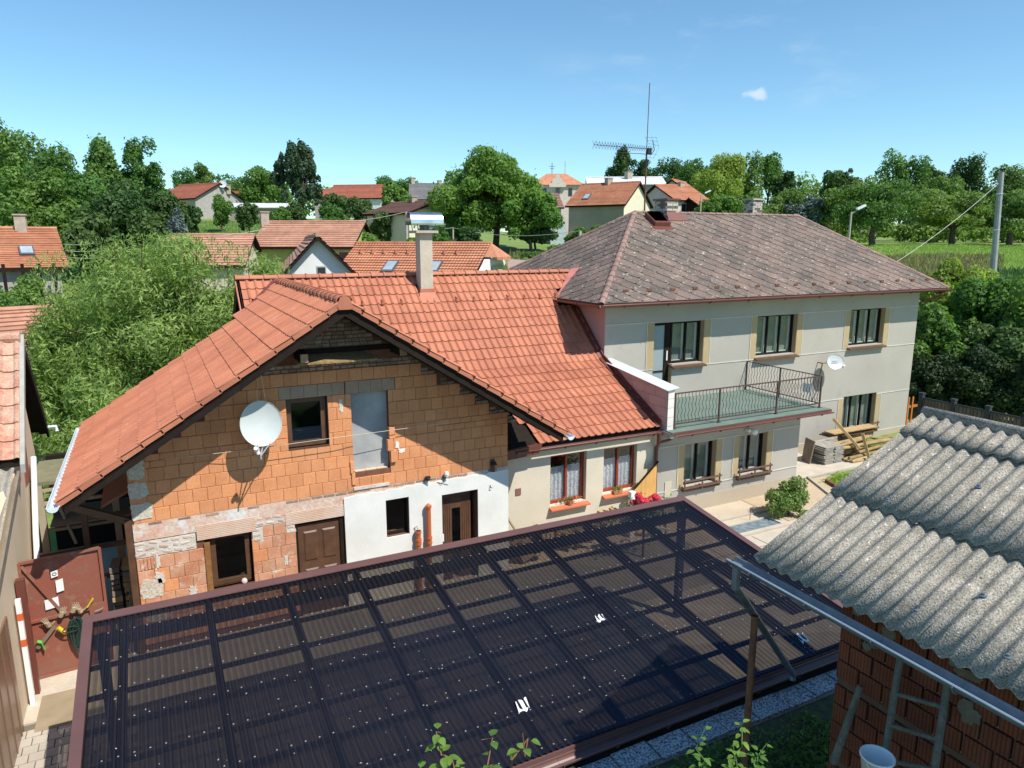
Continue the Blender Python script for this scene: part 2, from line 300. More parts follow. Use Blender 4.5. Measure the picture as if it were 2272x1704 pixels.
def window(parent, x0, x1, z0, z1, Y, fm, sashes=2, fr=.07, gm=None, inner=None, bars=None, depth=.08, label=None):
    """a window facing -Y: outer frame, one sash frame and pane for each leaf"""
    mb = MB(); d = depth
    mb.box(x0, Y, z0, x0+fr, Y+d, z1); mb.box(x1-fr, Y, z0, x1, Y+d, z1); mb.box(x0+fr, Y, z1-fr, x1-fr, Y+d, z1); mb.box(x0+fr, Y, z0, x1-fr, Y+d, z0+fr)
    wd = (x1-x0-2*fr)/sashes; s = fr*.6
    for i in range(sashes):
        a, b = x0+fr+i*wd, x0+fr+(i+1)*wd
        if i: mb.box(a-s*.6, Y-.012, z0+fr, a+s*.6, Y+d-.01, z1-fr)
    wo = part('window', mb, fm, parent, label=label)
    for i in range(sashes):
        a, b = x0+fr+i*wd+(s*.6 if i else 0), x0+fr+(i+1)*wd-(s*.6 if i < sashes-1 else 0)
        p = MB().box(a, Y+.035, z0+fr, b, Y+.041, z1-fr); part('pane', p, gm or GLASS, wo)
    if inner:
        q = MB(); Yi = Y+.115
        for i in range(sashes):
            a, b = x0+fr+i*wd-.01, x0+fr+(i+1)*wd+.01
            q.box(a, Yi, z0+.03, a+.075, Yi+.04, z1-.03); q.box(b-.075, Yi, z0+.03, b, Yi+.04, z1-.03); q.box(a+.055, Yi, z0+.03, b-.055, Yi+.04, z0+.085); q.box(a+.055, Yi, z1-.085, b-.055, Yi+.04, z1-.03)
        part('inner_sash', q, inner, wo)
        part('pane_backing', MB().box(x0+.02, Y+.17, z0, x1-.02, Y+.175, z1), M('grey_backing', (.26, .27, .25), .9, (.16, .17, .15), scale=2.5), wo)  # added grey sheet: its colour stands for the pale light inside the panes
    return wo
# ------------------------------------------------------------------ foliage
def quads_obj(name, V, m, parent=None, kind=None):
    n = len(V)//4; me = bpy.data.meshes.new(name); me.vertices.add(n*4); me.loops.add(n*4); me.polygons.add(n)
    me.vertices.foreach_set('co', np.asarray(V, np.float32).ravel()); me.loops.foreach_set('vertex_index', np.arange(n*4, dtype=np.int32))
    me.polygons.foreach_set('loop_start', np.arange(0, n*4, 4, dtype=np.int32)); me.polygons.foreach_set('loop_total', np.full(n, 4, np.int32))
    me.materials.append(m); me.update(); return link(name, me, parent, kind)
def leaf_quads(rg, P, Nn, size, aspect=.5, droop=0., updir=None):
    """rhombus leaves at P with normals about Nn"""
    n = len(P); t = rg.normal(size=(n, 3)) if updir is None else updir+rg.normal(size=(n, 3))*.45
    t -= (t*Nn).sum(1)[:, None]*Nn; t /= np.linalg.norm(t, axis=1)[:, None]+1e-9
    if droop: t[:, 2] -= droop; t /= np.linalg.norm(t, axis=1)[:, None]
    b = np.cross(Nn, t); b /= np.linalg.norm(b, axis=1)[:, None]+1e-9
    s = (size*rg.uniform(.6, 1.3, n))[:, None]
    V = np.stack([P-t*s*.5, P+b*s*aspect*.5, P+t*s*.5, P-b*s*aspect*.5], 1); return V.reshape(-1, 3)
def crown_quads(rg, c, R, n, size, lumps=22, aspect=.6, lr=.36, shape='round', flat=.0, fill=.2):
    c = np.array(c, float); R = np.array(R, float)
    d = rg.normal(size=(lumps, 3)); d /= np.linalg.norm(d, axis=1)[:, None]
    d[:, 2] = np.where(d[:, 2] < -.8, -d[:, 2], d[:, 2])
    lumps = int(lumps*1.7); lr *= .84; d = rg.normal(size=(lumps, 3)); d /= np.linalg.norm(d, axis=1)[:, None]; d[:, 2] = np.where(d[:, 2] < -.8, -d[:, 2], d[:, 2])
    rr = rg.uniform(.3, .95, lumps)[:, None]*(1+.12*np.sin(3*np.arctan2(d[:, 1], d[:, 0])+rg.uniform(0, 6)))[:, None]; LC = d*rr
    LR = rg.uniform(.45, 1.3, lumps)**1.2*lr
    if shape == 'cone':
        zt = rg.uniform(-1, 1, lumps); k = (1-zt)/2*.85+.05; a = rg.uniform(0, 6.28, lumps); q = np.sqrt(rg.uniform(.2, 1, lumps))
        LC = np.stack([np.cos(a)*k*q, np.sin(a)*k*q, zt], 1); LR = lr*(.35+.8*k)
    wgt = LR**2; idx = rg.choice(lumps, n, p=wgt/wgt.sum())
    u = rg.normal(size=(n, 3)); u[:, 2] += .25; u /= np.linalg.norm(u, axis=1)[:, None]
    rad = np.where(rg.random(n) < fill, rg.uniform(.2, .8, n), rg.uniform(.72, 1.0, n)+rg.exponential(.07, n))
    off = u*(LR[idx]*rad)[:, None]; off[:, 2] *= (1-flat)
    Q = LC[idx]+off; P = c+Q*R
    Nn = u+rg.normal(size=(n, 3))*.55; Nn /= np.linalg.norm(Nn, axis=1)[:, None]
    return leaf_quads(rg, P, Nn, size, aspect)
def trunk(parent, base, top, r, limbs, c, R, rg, m=None):
    mb = MB(); base = np.array(base, float); top = np.array(top, float)
    mid = (base+top)/2+np.array([rg.normal()*.15*r*6, rg.normal()*.15*r*6, 0]); mb.tube([base-[0, 0, .3], mid, top], [r*1.25, r, r*.6], 7)
    for i in range(limbs):
        a = rg.uniform(0, 6.28); e = np.array(c)+np.array([math.cos(a)*R[0]*.6, math.sin(a)*R[1]*.6, rg.uniform(-.2, .6)*R[2]])
        s0 = base+(top-base)*rg.uniform(.55, 1); m_ = (s0+e)/2+[0, 0, .15*R[2]]; mb.tube([s0, m_, e], [r*.5, r*.35, r*.12], 5)
    part('trunk', mb, m or M('bark', (.075, .055, .04), .95, (.12, .095, .07), scale=5, bump=.5, bscale=20), parent)
def tree(name, label, cat, px, py_top, halfpx, D, hfac, lm, n=5000, size=.35, seed=1, base_z=None, lumps=22, group=None, shape='round', lr=.36, aspect=.65, ground=None, flat=0., fill=.2):
    """tree whose crown tops out at picture point (px,py_top) at camera depth D; hfac: crown height / width"""
    rg = np.random.default_rng(seed); p = atD(px, py_top, D); X, Y = p[0], p[1]; zt = p[2]; zg = terr(X, Y) if base_z is None else base_z
    R = halfpx/F*D; ch = max(2*R*hfac*.8, (zt-zg)*.9) if zt-zg < 4*R*hfac else 2*R*hfac*1.2; n = int(n*1.5)
    c = (X, Y, zt-ch/2); t = thing(name, label, cat, (X, Y, zg), group)
    k = 1/(.82+lr*.8)
    q = crown_quads(rg, c, (R*k*1.12, R*k*1.12, ch/2*k*1.12) if shape != 'cone' else (R, R, ch/2*.93), n, size, lumps, aspect, lr, shape, flat, fill)
    trunk(t, (X, Y, zg), (X, Y, zt-ch*.5), max(.07, R*.055), 5, c, (R, R, ch/2), rg)
    quads_obj('crown', q, lm, t); return t
# ================================================================== BRICK HOUSE
YF = 13.66; XL, XR = -.66, 6.80; PKX, PKZ = 3.07, 6.41; SLP = .645; YV = 12.66; YB = 18.3
K = .18083
def c1_(x, y): return 280+x*K, 780+y*K
def zc_(x, y): return 1512+x*.34358, 600+y*.34358
def zb_(x, y): return 1000+x*.34358, 600+y*.34358
def z7_(x, y): return 1440+x*K, 700+y*K
def gz(x): return PKZ-SLP*abs(x-PKX)          # top of the gable roof at x
MY0, MZ0, MY1, MZ1, KY, KZ = 14.42, 2.67, 19.9, 6.48, 17.2, 4.05   # long roof: eave, ridge and the kick between
MXL, MXR = 2.0, 11.7
def mz(y): return MZ0+(KZ-MZ0)/(KY-MY0)*(y-MY0) if y < KY else KZ+(MZ1-KZ)/(MY1-KY)*(y-KY)
house = thing('brick_house', 'unplastered hollow-block house with terracotta gable roof and white plastered corner', 'house', (3.07, 14, 0))
UND = .20
rl = [(SLP, 1, PKZ-UND+SLP*PKX), (-SLP, 1, PKZ-UND-SLP*PKX)]
ATW = (2.10, 2.88, 3.53, 4.50); GPN = (3.34, 4.10, 2.86, 4.50); GW = (.48, 1.31, .97, 2.00); DB = (2.13, 3.09, 0, 2.0); WW = (3.96, 4.46, 1.35, 2.18); DD = (5.20, 6.05, 0, 2.09)
holes = [ATW, GPN, GW, DB, WW, DD]
wall = part('wall', wall_xz(MB(), XL, XR, 0, PKZ, YF+.02, .34, holes, rl), JOINT, house)
# side and back walls
sw = MB(); sw.box(XL, YF+.36, 0, XL+.3, YB-.2, gz(XL)-UND); sw.box(XR-.3, YF+.36, 0, XR, 15.0, gz(XR)-UND)
part('side_wall', sw, BLOCK, house)
wall_xz(bw := MB(), XL, MXL+1.5, 0, PKZ, YB-.2, .2, (), rl); part('back_wall', bw, CREAM, house)
part('floor_slab', MB().box(XL+.31, YF+.4, 2.2, XR-.31, YB-.3, 2.42), CONC, house)
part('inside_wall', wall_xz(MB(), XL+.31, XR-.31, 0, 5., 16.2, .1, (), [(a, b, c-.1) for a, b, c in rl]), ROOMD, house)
# hollow blocks laid course by course
bm_ = block_mesh('hollow_block', BLOCK); bmo = block_mesh('hollow_block', BLOCK_OLD)
bricks = block_mesh('brick', OLDBRICK, .145, .062, .10, .006); lint_m = block_mesh('lintel_block', LINT_OLD, .24, .23, .12)
nblk = [0]; spill = MB()
def put_block(me, x, z, sx=1, sz=1, dy=0., nm='hollow_block'):
    o = link(nm, me, wall); o.location = (x, YF-.004+dy+rnd.uniform(-.004, .004), z); o.scale = (sx, 1, sz); o.rotation_euler = (rnd.uniform(-.006, .006), rnd.uniform(-.006, .006), rnd.uniform(-.008, .008)); nblk[0] += 1
def inhole(x, z, m=.05): return any(h[0]-m < x < h[1]+m and h[2]-m < z < h[3]+m for h in holes)
def course(x0, x1, z, h, me, off=0., wd=.248, chk=True):
    """one course between x0 and x1, cut round openings"""
    segs = [(x0, x1)]
    for hh in holes:
        if hh[2] < z+h*.5 < hh[3]:
            ns = []
            for a, b in segs:
                if hh[1] <= a or hh[0] >= b: ns.append((a, b)); continue
                if hh[0]-a > .04: ns.append((a, hh[0]))
                if b-hh[1] > .04: ns.append((hh[1], b))
            segs = ns
    for a, b in segs:
        if b-a < .42: xs_ = [a, b]
        else:
            xs_ = [a]; x = a+off*wd
            if off < .2: x += wd
            while x < b-.07: xs_.append(x); x += wd*rnd.choice((1, 1, 1, 1, 1.02, .98))
            xs_.append(b)
        for i in range(len(xs_)-1):
            wv = xs_[i+1]-xs_[i]
            if wv < .03: continue
            cx = (xs_[i]+xs_[i+1])/2
            if chk and z+h > gz(xs_[i] if cx < PKX else xs_[i+1])-UND-.02: continue
            m_ = me() if callable(me) else me
            put_block(m_, cx, z+h/2, (wv-.004)/.242, (h-.006)/.242)
rows = [2.50+.25*i for i in range(10)]
for i, z in enumerate(rows):
    if z in (4.5,):
        course(XL, 1.98, z, .25, bm_, .4); course(4.25, XR, z, .25, bm_, .6)
        for a, b in ((1.98, 2.2), (2.2, 2.44), (2.44, 2.7), (2.7, 2.98), (2.98, 3.22), (3.24, 3.5), (3.5, 3.74), (3.74, 3.98), (3.98, 4.24)):
            o = link('lintel_block', lint_m, wall); o.location = ((a+b)/2, YF-.01, z+.125); o.scale = ((b-a-.003)/.24, 1, 1.06)
        continue
    if z == 3.5:
        course(XL, ATW[0], z, .13, bm_, .5); course(XL, ATW[0], z+.13, .12, bm_, .2); course(ATW[1], 5.1, z, .25, bm_, .3); course(5.1, XR, z, .13, bm_, .7); course(5.1, XR, z+.13, .12, bm_, .3); continue
    course(XL+(0 if i % 2 else 0), XR, z, .25, bm_, (.5, .1, .7, .35)[i % 4])
# ragged block ends beside the grey panel
for x, z in ((4.16, 2.99), (4.10, 3.24), (4.14, 3.49)): put_block(bm_, x, z+.12, .5, 1, -.06)
for x, z in ((3.32, 2.62), (3.30, 2.87)): put_block(bm_, x, z+.12, .28, 1, -.03)
# lower storey, older blocks
zr_ = [1.835-.243*k for k in range(8)]
for i, z in enumerate(zr_[1:]): course(XL, 3.09, z, .243, lambda: bmo if rnd.random() < .8 else bm_, (.5, .1, .6, .3)[i % 4])
for a, b in ((1.50, 1.72), (1.72, 1.96)): put_block(bmo, (a+b)/2, 1.95, (b-a)/.25, .9)
# old solid bricks filling the top of the gable and the stepped edges
def brow(x0, x1, z, h=.068):
    x = x0+rnd.uniform(0, .08)
    while x < x1:
        wv = rnd.choice((.15, .15, .145, .14, .08))
        if z+h < gz(x if x < PKX else x+wv)-UND-.02:
            o = link('brick', bricks, wall); o.location = (x+wv/2, YF+rnd.uniform(-.012, .012), z+h/2); o.scale = ((wv-.012)/.145, 1, rnd.uniform(.86, 1.)*(h-.008)/.062)
            o.rotation_euler = (0, rnd.uniform(-.03, .03), rnd.uniform(-.03, .03)); nblk[0] += 1
        x += wv
z = 5.01
while z < 6.1:
    if not 5.16 < z+.035 < 5.44: brow(PKX-2.2, PKX+2.2, z, .072)
    z += .074
for i in range(10):
    z = 2.5+.25*i
    if z >= 4.99 or z < 3.4: continue
    for k in range(3):
        zz = z+.083*k; lim = (PKZ-UND-zz-.07)/SLP; blk = (PKZ-UND-z-.27)/SLP
        if lim > blk: brow(PKX+blk-.12, PKX+lim, zz, .075); 
# ring beam zone: slab band, thin brick course, lintels, stones, mortar patches
band = MB(); wall_xz(band, XL, XR, 2.17, 2.50, YF-.005, .02, [h for h in holes]); part('slab_band', band, SLAB, house)
for x0 in np.arange(XL, 6.7, .24):
    o = link('brick', bricks, wall); o.location = (x0+.12, YF-.006+rnd.uniform(-.008, .008), 2.47); o.scale = (.225/.145, 1, .055/.062); o.data = bricks
part('lintel', MB().box(.36, YF-.016, 2.0, 1.40, YF, 2.28), LINTEL, house); part('lintel', MB().box(1.95, YF-.016, 2.0, 3.10, YF, 2.24), LINTEL, house)
stone_m = block_mesh('stone', STONE, .2, .11, .1, .03)
for x0, x1, za, zb in ((XL, .34, 1.85, 2.15), (1.40, 1.95, 2.07, 2.28), (1.33, 1.52, 1.75, 2.05), (1.96, 2.12, 1.8, 2.0)):
    part('mortar_bed', MB().box(x0, YF-.004, za, x1, YF+.02, zb), MORTAR_W, house); z = za+.05
    while z < zb:
        x = x0+.08
        while x < x1-.05:
            s = rnd.uniform(.5, 1.1); o = link('stone', stone_m, wall); o.location = (x, YF-.012, z); o.scale = (s, 1, rnd.uniform(.55, .85)); o.rotation_euler = (0, rnd.uniform(-.25, .25), 0); x += .2*s*.75+.07
        z += .105
def patch(cx, cz, w_, h_, m=PATCH, seed=0, dy=.014, nm='mortar_patch', jag=.16, Y=None):
    rr = random.Random(seed+int(cx*100)); po = []; Y = YF if Y is None else Y
    n = 22
    for k in range(n):
        a = 2*math.pi*k/n; q = 1/max(abs(math.cos(a)), abs(math.sin(a))); q = min(q, 1.25)*(1+rr.uniform(-jag, jag*.4))
        po.append((cx+w_/2*q*math.cos(a), Y-dy, cz+h_/2*q*math.sin(a)))
    return part(nm, MB().prism(po, (0, dy-.001, 0)), m, house)
for cx, cz, w_, h_ in ((-.52, 3.50, .28, .40), (-.51, 3.12, .32, .30), (-.48, 2.72, .36, .32), (-.46, 1.23, .38, .36), (-.40, .72, .40, .30)): patch(cx, cz, w_, h_)
for cx, cz, w_, h_ in ((-.33, 1.72, .10, .30), (-.30, 1.42, .17, .22), (.22, 1.03, .14, .24), (1.92, 1.28, .07, .22)): patch(cx, cz, w_, h_, MORTAR_W, jag=.45)
patch(3.14, 4.28, .10, .30, MORTAR_W, jag=.4); patch(4.35, 3.2, .16, .10, WHITE, jag=.4); patch(4.26, 3.33, .08, .16, WHITE, jag=.4)
fl = MB()
for k in range(5): fl.box(-.60+k*.058, YF-.02, 1.62, -.575+k*.058, YF-.006, 1.83)
part('open_flutes', fl, BLOCK_OLD, house)
# white plaster
pl = MB(); wall_xz(pl, 3.10, XR, 0, 2.36, YF-.035, .035, holes)
rag = [(3.10, 2.36)]; x = 3.10; rr = random.Random(3)
while x < XR: x = min(x+.12, XR); rag.append((x, 2.385+rr.uniform(-.02, .03)+.035*(x-3.1)/3.7))
po = rag[1:]+[(XR, 2.36)]
for i in range(len(rag)-1): pl.prism([(rag[i][0], YF-.035, 2.36), (rag[i+1][0], YF-.035, 2.36), (rag[i+1][0], YF-.035, rag[i+1][1]+.001), (rag[i][0], YF-.035, rag[i][1]+.001)], (0, .035, 0))
part('plaster', pl, WHITE, house)
# windows, door, panel
window(house, ATW[0], ATW[1]-.02, ATW[2], ATW[3], YF+.10, BROWNW, 1, .10, label='small attic window in brown wooden frame')
window(house, GW[0]+.10, GW[1]-.03, GW[2]+.02, GW[3], YF+.10, BROWNW, 1, .09, label='ground-floor window with brown frame and pale lower edge')
part('window_jamb', MB().box(GW[0]-.01, YF-.03, GW[2]-.02, GW[0]+.09, YF+.12, GW[3]-.08), OAK, house); part('window_sill', MB().box(GW[0]+.06, YF-.03, GW[2]-.06, GW[1], YF+.10, GW[2]), BROWNW, house)
part('window_sill', MB().box(ATW[0], YF-.01, ATW[2]-.03, ATW[1], YF+.10, ATW[2]), BROWNW, house)
part('closing_panel', MB().box(GPN[0], YF+.14, GPN[2], GPN[1], YF+.18, GPN[3]), GPANEL, house, label='blue-grey sheet closing an unfinished opening')
lit = MB(); 
for k in range(3): lit.box(GPN[0]+.03+k*.23, YF+.04, GPN[2]-.30, GPN[0]+.25+k*.23, YF+.13, GPN[2]+.02)
part('loose_block', lit, LINTEL, house)
part('opening_sill', MB().box(GPN[0]-.02, YF-.03, 2.50, GPN[1]-.05, YF+.12, 2.56), MORTAR_W, house)
window(house, WW[0], WW[1], WW[2], WW[3], YF+.10, DARKW, 1, .05, label='narrow dark window in the white plaster')
# panelled brown door, slightly open
dr = thing_d = MB(); dx0, dx1, dz1 = DB[0]+.05, DB[1]-.10, 1.93
dr.box(dx0, YF+.05, .02, dx1, YF+.09, dz1); door = part('door', dr, BROWNW, house, label='brown panelled wooden door')
for a in (0, 1):
    for z0, z1 in ((1.15, 1.78), (.35, .98)):
        x0 = dx0+.10+a*.37; x1 = x0+.27
        q = MB(); q.add([(x0, YF+.05, z0), (x1, YF+.05, z0), (x1, YF+.05, z1), (x0, YF+.05, z1), (x0+.03, YF+.03, z0+.03), (x1-.03, YF+.03, z0+.03), (x1-.03, YF+.03, z1-.03), (x0+.03, YF+.03, z1-.03)], [(0, 1, 5, 4), (1, 2, 6, 5), (2, 3, 7, 6), (3, 0, 4, 7), (4, 5, 6, 7)]); part('door_panel', q, BROWNW, door)
fr_ = MB(); fr_.box(DB[0], YF+.02, 0, DB[0]+.045, YF+.14, DB[3]); fr_.box(DB[1]-.09, YF+.02, 0, DB[1]-.01, YF+.14, DB[3]); fr_.box(DB[0]+.045, YF+.02, DB[3]-.06, DB[1]-.09, YF+.14, DB[3]); part('door_frame', fr_, DARKW, house)
# slatted dark door with glass strip
sd_ = MB(); sd_.box(DD[0]+.03, YF+.16, 0, DD[0]+.30, YF+.20, DD[3]-.18); sd_.box(DD[0]+.50, YF+.16, 0, DD[1]-.10, YF+.20, DD[3]-.18); sd_.box(DD[0]+.03, YF+.16, DD[3]-.17, DD[1]-.1, YF+.20, DD[3])
door2 = part('door', sd_, BROWNW, house, label='dark slatted door with a narrow glass strip')
part('pane', MB().box(DD[0]+.30, YF+.17, 0, DD[0]+.50, YF+.18, DD[3]-.42), GLASS, door2); part('door_rail', MB().box(DD[0]+.30, YF+.16, DD[3]-.42, DD[0]+.5, YF+.2, DD[3]-.17), BROWNW, door2)
for i in range(14):
    x = DD[0]+.045+i*.05
    if DD[0]+.28 < x < DD[0]+.5: continue
    part('slat', MB().box(x, YF+.15, .02, x+.022, YF+.162, DD[3]-.2), BROWNW, door2)
part('door_handle', MB().box(DD[0]+.06, YF+.12, .95, DD[0]+.09, YF+.15, 1.12), WHITEP, door2)
# roof -------------------------------------------------------------
roof = MB()
for sgn in (-1, 1):
    e = (PKX+sgn*4.62); yb = YB if sgn < 0 else 20.2
    ze = gz(e); po = [(PKX, YV+.04, PKZ-.05), (e, YV+.04, ze-.05), (e, YV+.04, ze-.14), (PKX, YV+.04, PKZ-.14)]
    if sgn < 0: roof.prism(po, (0, YB-YV-.1, 0))
    else: roof.prism(po, (0, 2.0, 0))
# upper part of the left slope reaches back to the valley
roof.prism([(PKX, YB-.1, PKZ-.05), (1.75, YB-.1, gz(1.75)-.05), (PKX, 19.78, PKZ-.05)], (0, 0, -.06))
roof = part('roof', roof, DARKW, house)
def tile_mesh(name, m, w_=.205, l=.40, lift=.030, th=.020):
    prof = [(0, .014), (.03, .003), (.085, 0), (.13, .006), (.158, .036), (.182, .046), (.205, .017)]
    prof = [(p[0]/.205*w_, p[1]) for p in prof]; mb = MB(); n = len(prof)
    f = [(u, -.035, z+lift) for u, z in prof]; b = [(u, l, z) for u, z in prof]; g = [(u, -.035, z+lift-th) for u, z in prof]
    mb.add(f+b+g, [(i, i+1, n+i+1, n+i) for i in range(n-1)]+[(2*n+i, 2*n+i+1, i+1, i) for i in range(n-1)]); 
    mb.add([f[0], b[0], (0, l, -.01), g[0]], [(0, 1, 2, 3)]); mb.add([f[-1], b[-1], (w_, l, -.01), g[-1]], [(3, 2, 1, 0)]); return mb.mesh(name, m, False), mb
def lay_tiles(parent, O, U, Vv, nu, nv, du, dv, keep, m, mf, limit=300, stepu=0.):
    """tiles on a slope: O origin (eave corner), U along the eave, Vv up the slope"""
    O = np.array(O, float); U = np.array(U, float); Vv = np.array(Vv, float); N = np.cross(U, Vv)
    if N[2] < 0: N = -N
    me, mb = tile_mesh('tile', m, du, dv); vs = np.array(mb.v); cells = []
    for j in range(nv):
        for i in range(nu):
            p = O+U*(i*du)+Vv*(j*dv)
            if keep(p+U*du*.5+Vv*dv*.5): cells.append((np.linalg.norm(p-[0, 0, CZ]), p))
    cells.sort(key=lambda c: c[0]); rest = []
    for k, (d, p) in enumerate(cells):
        ru = rnd.uniform(-.004, .004); rz = rnd.uniform(0, .004)
        if k < limit:
            o = link('tile', me, parent); R_ = Matrix(((U[0], Vv[0], N[0], 0), (U[1], Vv[1], N[1], 0), (U[2], Vv[2], N[2], 0), (0, 0, 0, 1)))
            q = p+Vv*ru+N*rz; o.matrix_basis = Matrix.Translation(Vector(q)) @ R_ @ Matrix.Rotation(rnd.uniform(-.006, .006), 4, 'Z')
        else: rest.append(p+Vv*ru+N*rz)
    if rest:
        big = MB(); 
        for q in rest: big.add(q+vs[:, :1]*U+vs[:, 1:2]*Vv+vs[:, 2:3]*N, mb.f)
        part('tile', big, mf, parent, 'stuff')
    return len(cells)
cs = 1/math.hypot(1, SLP); sn = SLP*cs
lt = lambda p: not ((p[0] > MXL-.05 and mz(p[1]) > p[2]+.03 and p[1] > 18.3) or (p[1] > YB and p[0] < 1.72))
E0 = np.array((PKX-4.66, YV, gz(PKX-4.66)))
L0 = 4.66/cs; DVG = L0/15
lay_tiles(roof, E0+np.array((0, 37*.2045, 0)), (0, -1, 0), (cs, 0, sn), 37, 15, .2045, DVG, lt, TILE, TILE_FAR)
# right slope: only its top edge shows, laid as one
def right_keep(p): return p[1] < 13.3
big = MB(); me, mb_ = tile_mesh('tile', TILE); vs = np.array(mb_.v); U = np.array((0, 1., 0)); V_ = np.array((-cs, 0, sn)); N_ = np.array((sn, 0, cs))
for j in range(15):
    for i in range(16):
        p = np.array((PKX+4.66, YV, gz(PKX+4.66)))+U*i*.2045+V_*j*DVG
        if mz(p[1]) < p[2]+.1: big.add(p+vs[:, :1]*U+vs[:, 1:2]*V_+vs[:, 2:3]*N_, mb_.f)
part('tile', big, TILE_FAR, roof, 'stuff')
# verge tiles with hanging edge, both slopes
for sgn in (-1, 1):
    for j in range(15):
        a = np.array((PKX+sgn*(4.66-j*DVG*cs), YV, gz(PKX+4.66)+j*DVG*sn)); v = np.array((-sgn*cs, 0, sn)); nn = np.array((sgn*sn, 0, cs))
        b = a+v*(DVG-.005); lift = .035
        q = MB(); A = a+nn*lift; B = b+nn*.012; dn = -nn*.095
        q.prism([A-v*.03, B, B+dn*.9, A-v*.03+dn], (0, .018, 0)); q.prism([A-v*.03, B, B+(0, .16, 0), A-v*.03+(0, .16, 0)], nn*-.014)
        part('verge_tile', q, TILE, roof)
# ridge tiles, half-round, with end cap
for k in range(20):
    y0 = YV+.02+k*.36; q = MB(); y1 = y0+.40; Rr0, Rr1 = .125, .112
    row0 = [(PKX+Rr0*1.15*math.cos(t), y0, PKZ-.015+Rr0*.85*math.sin(t)) for t in np.linspace(0, math.pi, 9)]; row1 = [(PKX+Rr1*1.15*math.cos(t), y1, PKZ-.015+Rr1*.85*math.sin(t)) for t in np.linspace(0, math.pi, 9)]
    rowm = [(PKX+(Rr0+.015)*1.15*math.cos(t), y0, PKZ-.015+(Rr0+.015)*.85*math.sin(t)) for t in np.linspace(0, math.pi, 9)]; rowm2 = [(a, b+.05, c) for a, b, c in rowm]
    q.grid([row0, rowm, rowm2, [(a, b+.055, c) for a, b, c in row0], row1]); part('ridge_tile', q, TILE, roof)
part('ridge_end', MB().prism([(PKX-.14, YV-.01, PKZ-.10), (PKX-.11, YV-.01, PKZ-.16), (PKX+.11, YV-.01, PKZ-.16), (PKX+.14, YV-.01, PKZ-.10), (PKX+.09, YV-.01, PKZ+.05), (PKX, YV-.01, PKZ+.10), (PKX-.09, YV-.01, PKZ+.05)], (0, .03, 0)), TILE, roof)
# timbers under the overhang
for sgn in (-1, 1):
    e = PKX+sgn*4.60; q = MB(); q.prism([(PKX, YV+.05, PKZ-.12), (e, YV+.05, gz(e)-.12), (e, YV+.05, gz(e)-.26), (PKX, YV+.05, PKZ-.28)], (0, .035, 0)); part('barge_board', q, DARKW, roof)
    for yy in (YV+.14, YV+.62): q = MB(); q.prism([(PKX, yy, PKZ-.145), (e, yy, gz(e)-.145), (e, yy, gz(e)-.26), (PKX, yy, PKZ-.28)], (0, .10, 0)); part('rafter', q, DARKW, roof)
    px_ = 2.38 if sgn < 0 else 4.25
    part('purlin', MB().box(px_-.07, YV+.40, 5.28, px_+.07, YF+.1, 5.44), DARKW, roof); part('purlin_end', MB().box(px_-.068, YV+.385, 5.282, px_+.068, YV+.398, 5.438), ENDG, roof)
bq = [onY(*q_, y_) for q_, y_ in (((600+K*330, 640+K*925), 13.10), ((600+K*1320, 640+K*858), 13.10), ((600+K*1150, 640+K*765), YF-.03), ((600+K*425, 640+K*812), YF-.03))]
bp = MB(); bp.prism(bq, (0, 0, -.035)); part('collar_board', bp, BEAM, house, label='weathered yellowish plank across the gable')
part('tie_beam', MB().box(2.3, YF-.02, 5.34, 4.3, YF+.08, 5.44), DARKW, house)
part('valley_strip', MB().prism([(1.70, 18.28, gz(1.7)+.03), (1.76, 18.28, gz(1.76)+.05), (3.05, 19.66, PKZ+.05), (2.93, 19.74, PKZ+.06)], (0, 0, -.02)), COPPER, roof)
# gutters
def gutter(parent, a, b, r, m, nm='gutter', hooks=0, cap=False, t=.006):
    a = np.array(a, float); b = np.array(b, float); d = (b-a)/np.linalg.norm(b-a); s = np.cross(d, (0, 0, 1)); q = MB()
    R0 = [[p+s*rr_*math.cos(th)+np.array((0, 0, 1))*rr_*math.sin(th) for rr_, th in [(r, x) for x in np.linspace(-math.pi, 0, 9)]+[(r-t, x) for x in np.linspace(0, -math.pi, 9)]] for p in (a, b)]
    q.grid(R0); q.tube([a+s*r, b+s*r], r*.13, 6); q.tube([a-s*r, b-s*r], r*.10, 6)
    g = part(nm, q, m, parent, sm=False)
    for p in (a, b):
        if cap: part('gutter_end', MB().prism([p+s*r*math.cos(th)+np.array((0, 0, 1))*r*math.sin(th) for th in np.linspace(-math.pi, 0, 9)], d*.004), m, g)
    for k in range(hooks):
        p = a+(b-a)*(k+.5)/hooks; c = MB(); pts = [p+s*(r+.006)*math.cos(th)+np.array((0, 0, 1))*(r+.006)*math.sin(th) for th in np.linspace(-math.pi, 0, 9)]
        for u, v in zip(pts[:-1], pts[1:]): c.bar(u, v, .03, .006, d)
        part('gutter_hook', c, m, g)
    return g
gutter(house, (PKX-4.74, YV-.05, 3.36), (PKX-4.76, YB+.05, 3.30), .085, PALEMET, cap=True, hooks=5)
gutter(house, (PKX+4.74, YV-.05, 3.32), (PKX+4.76, 14.2, 3.30), .08, PALEMET, cap=True)
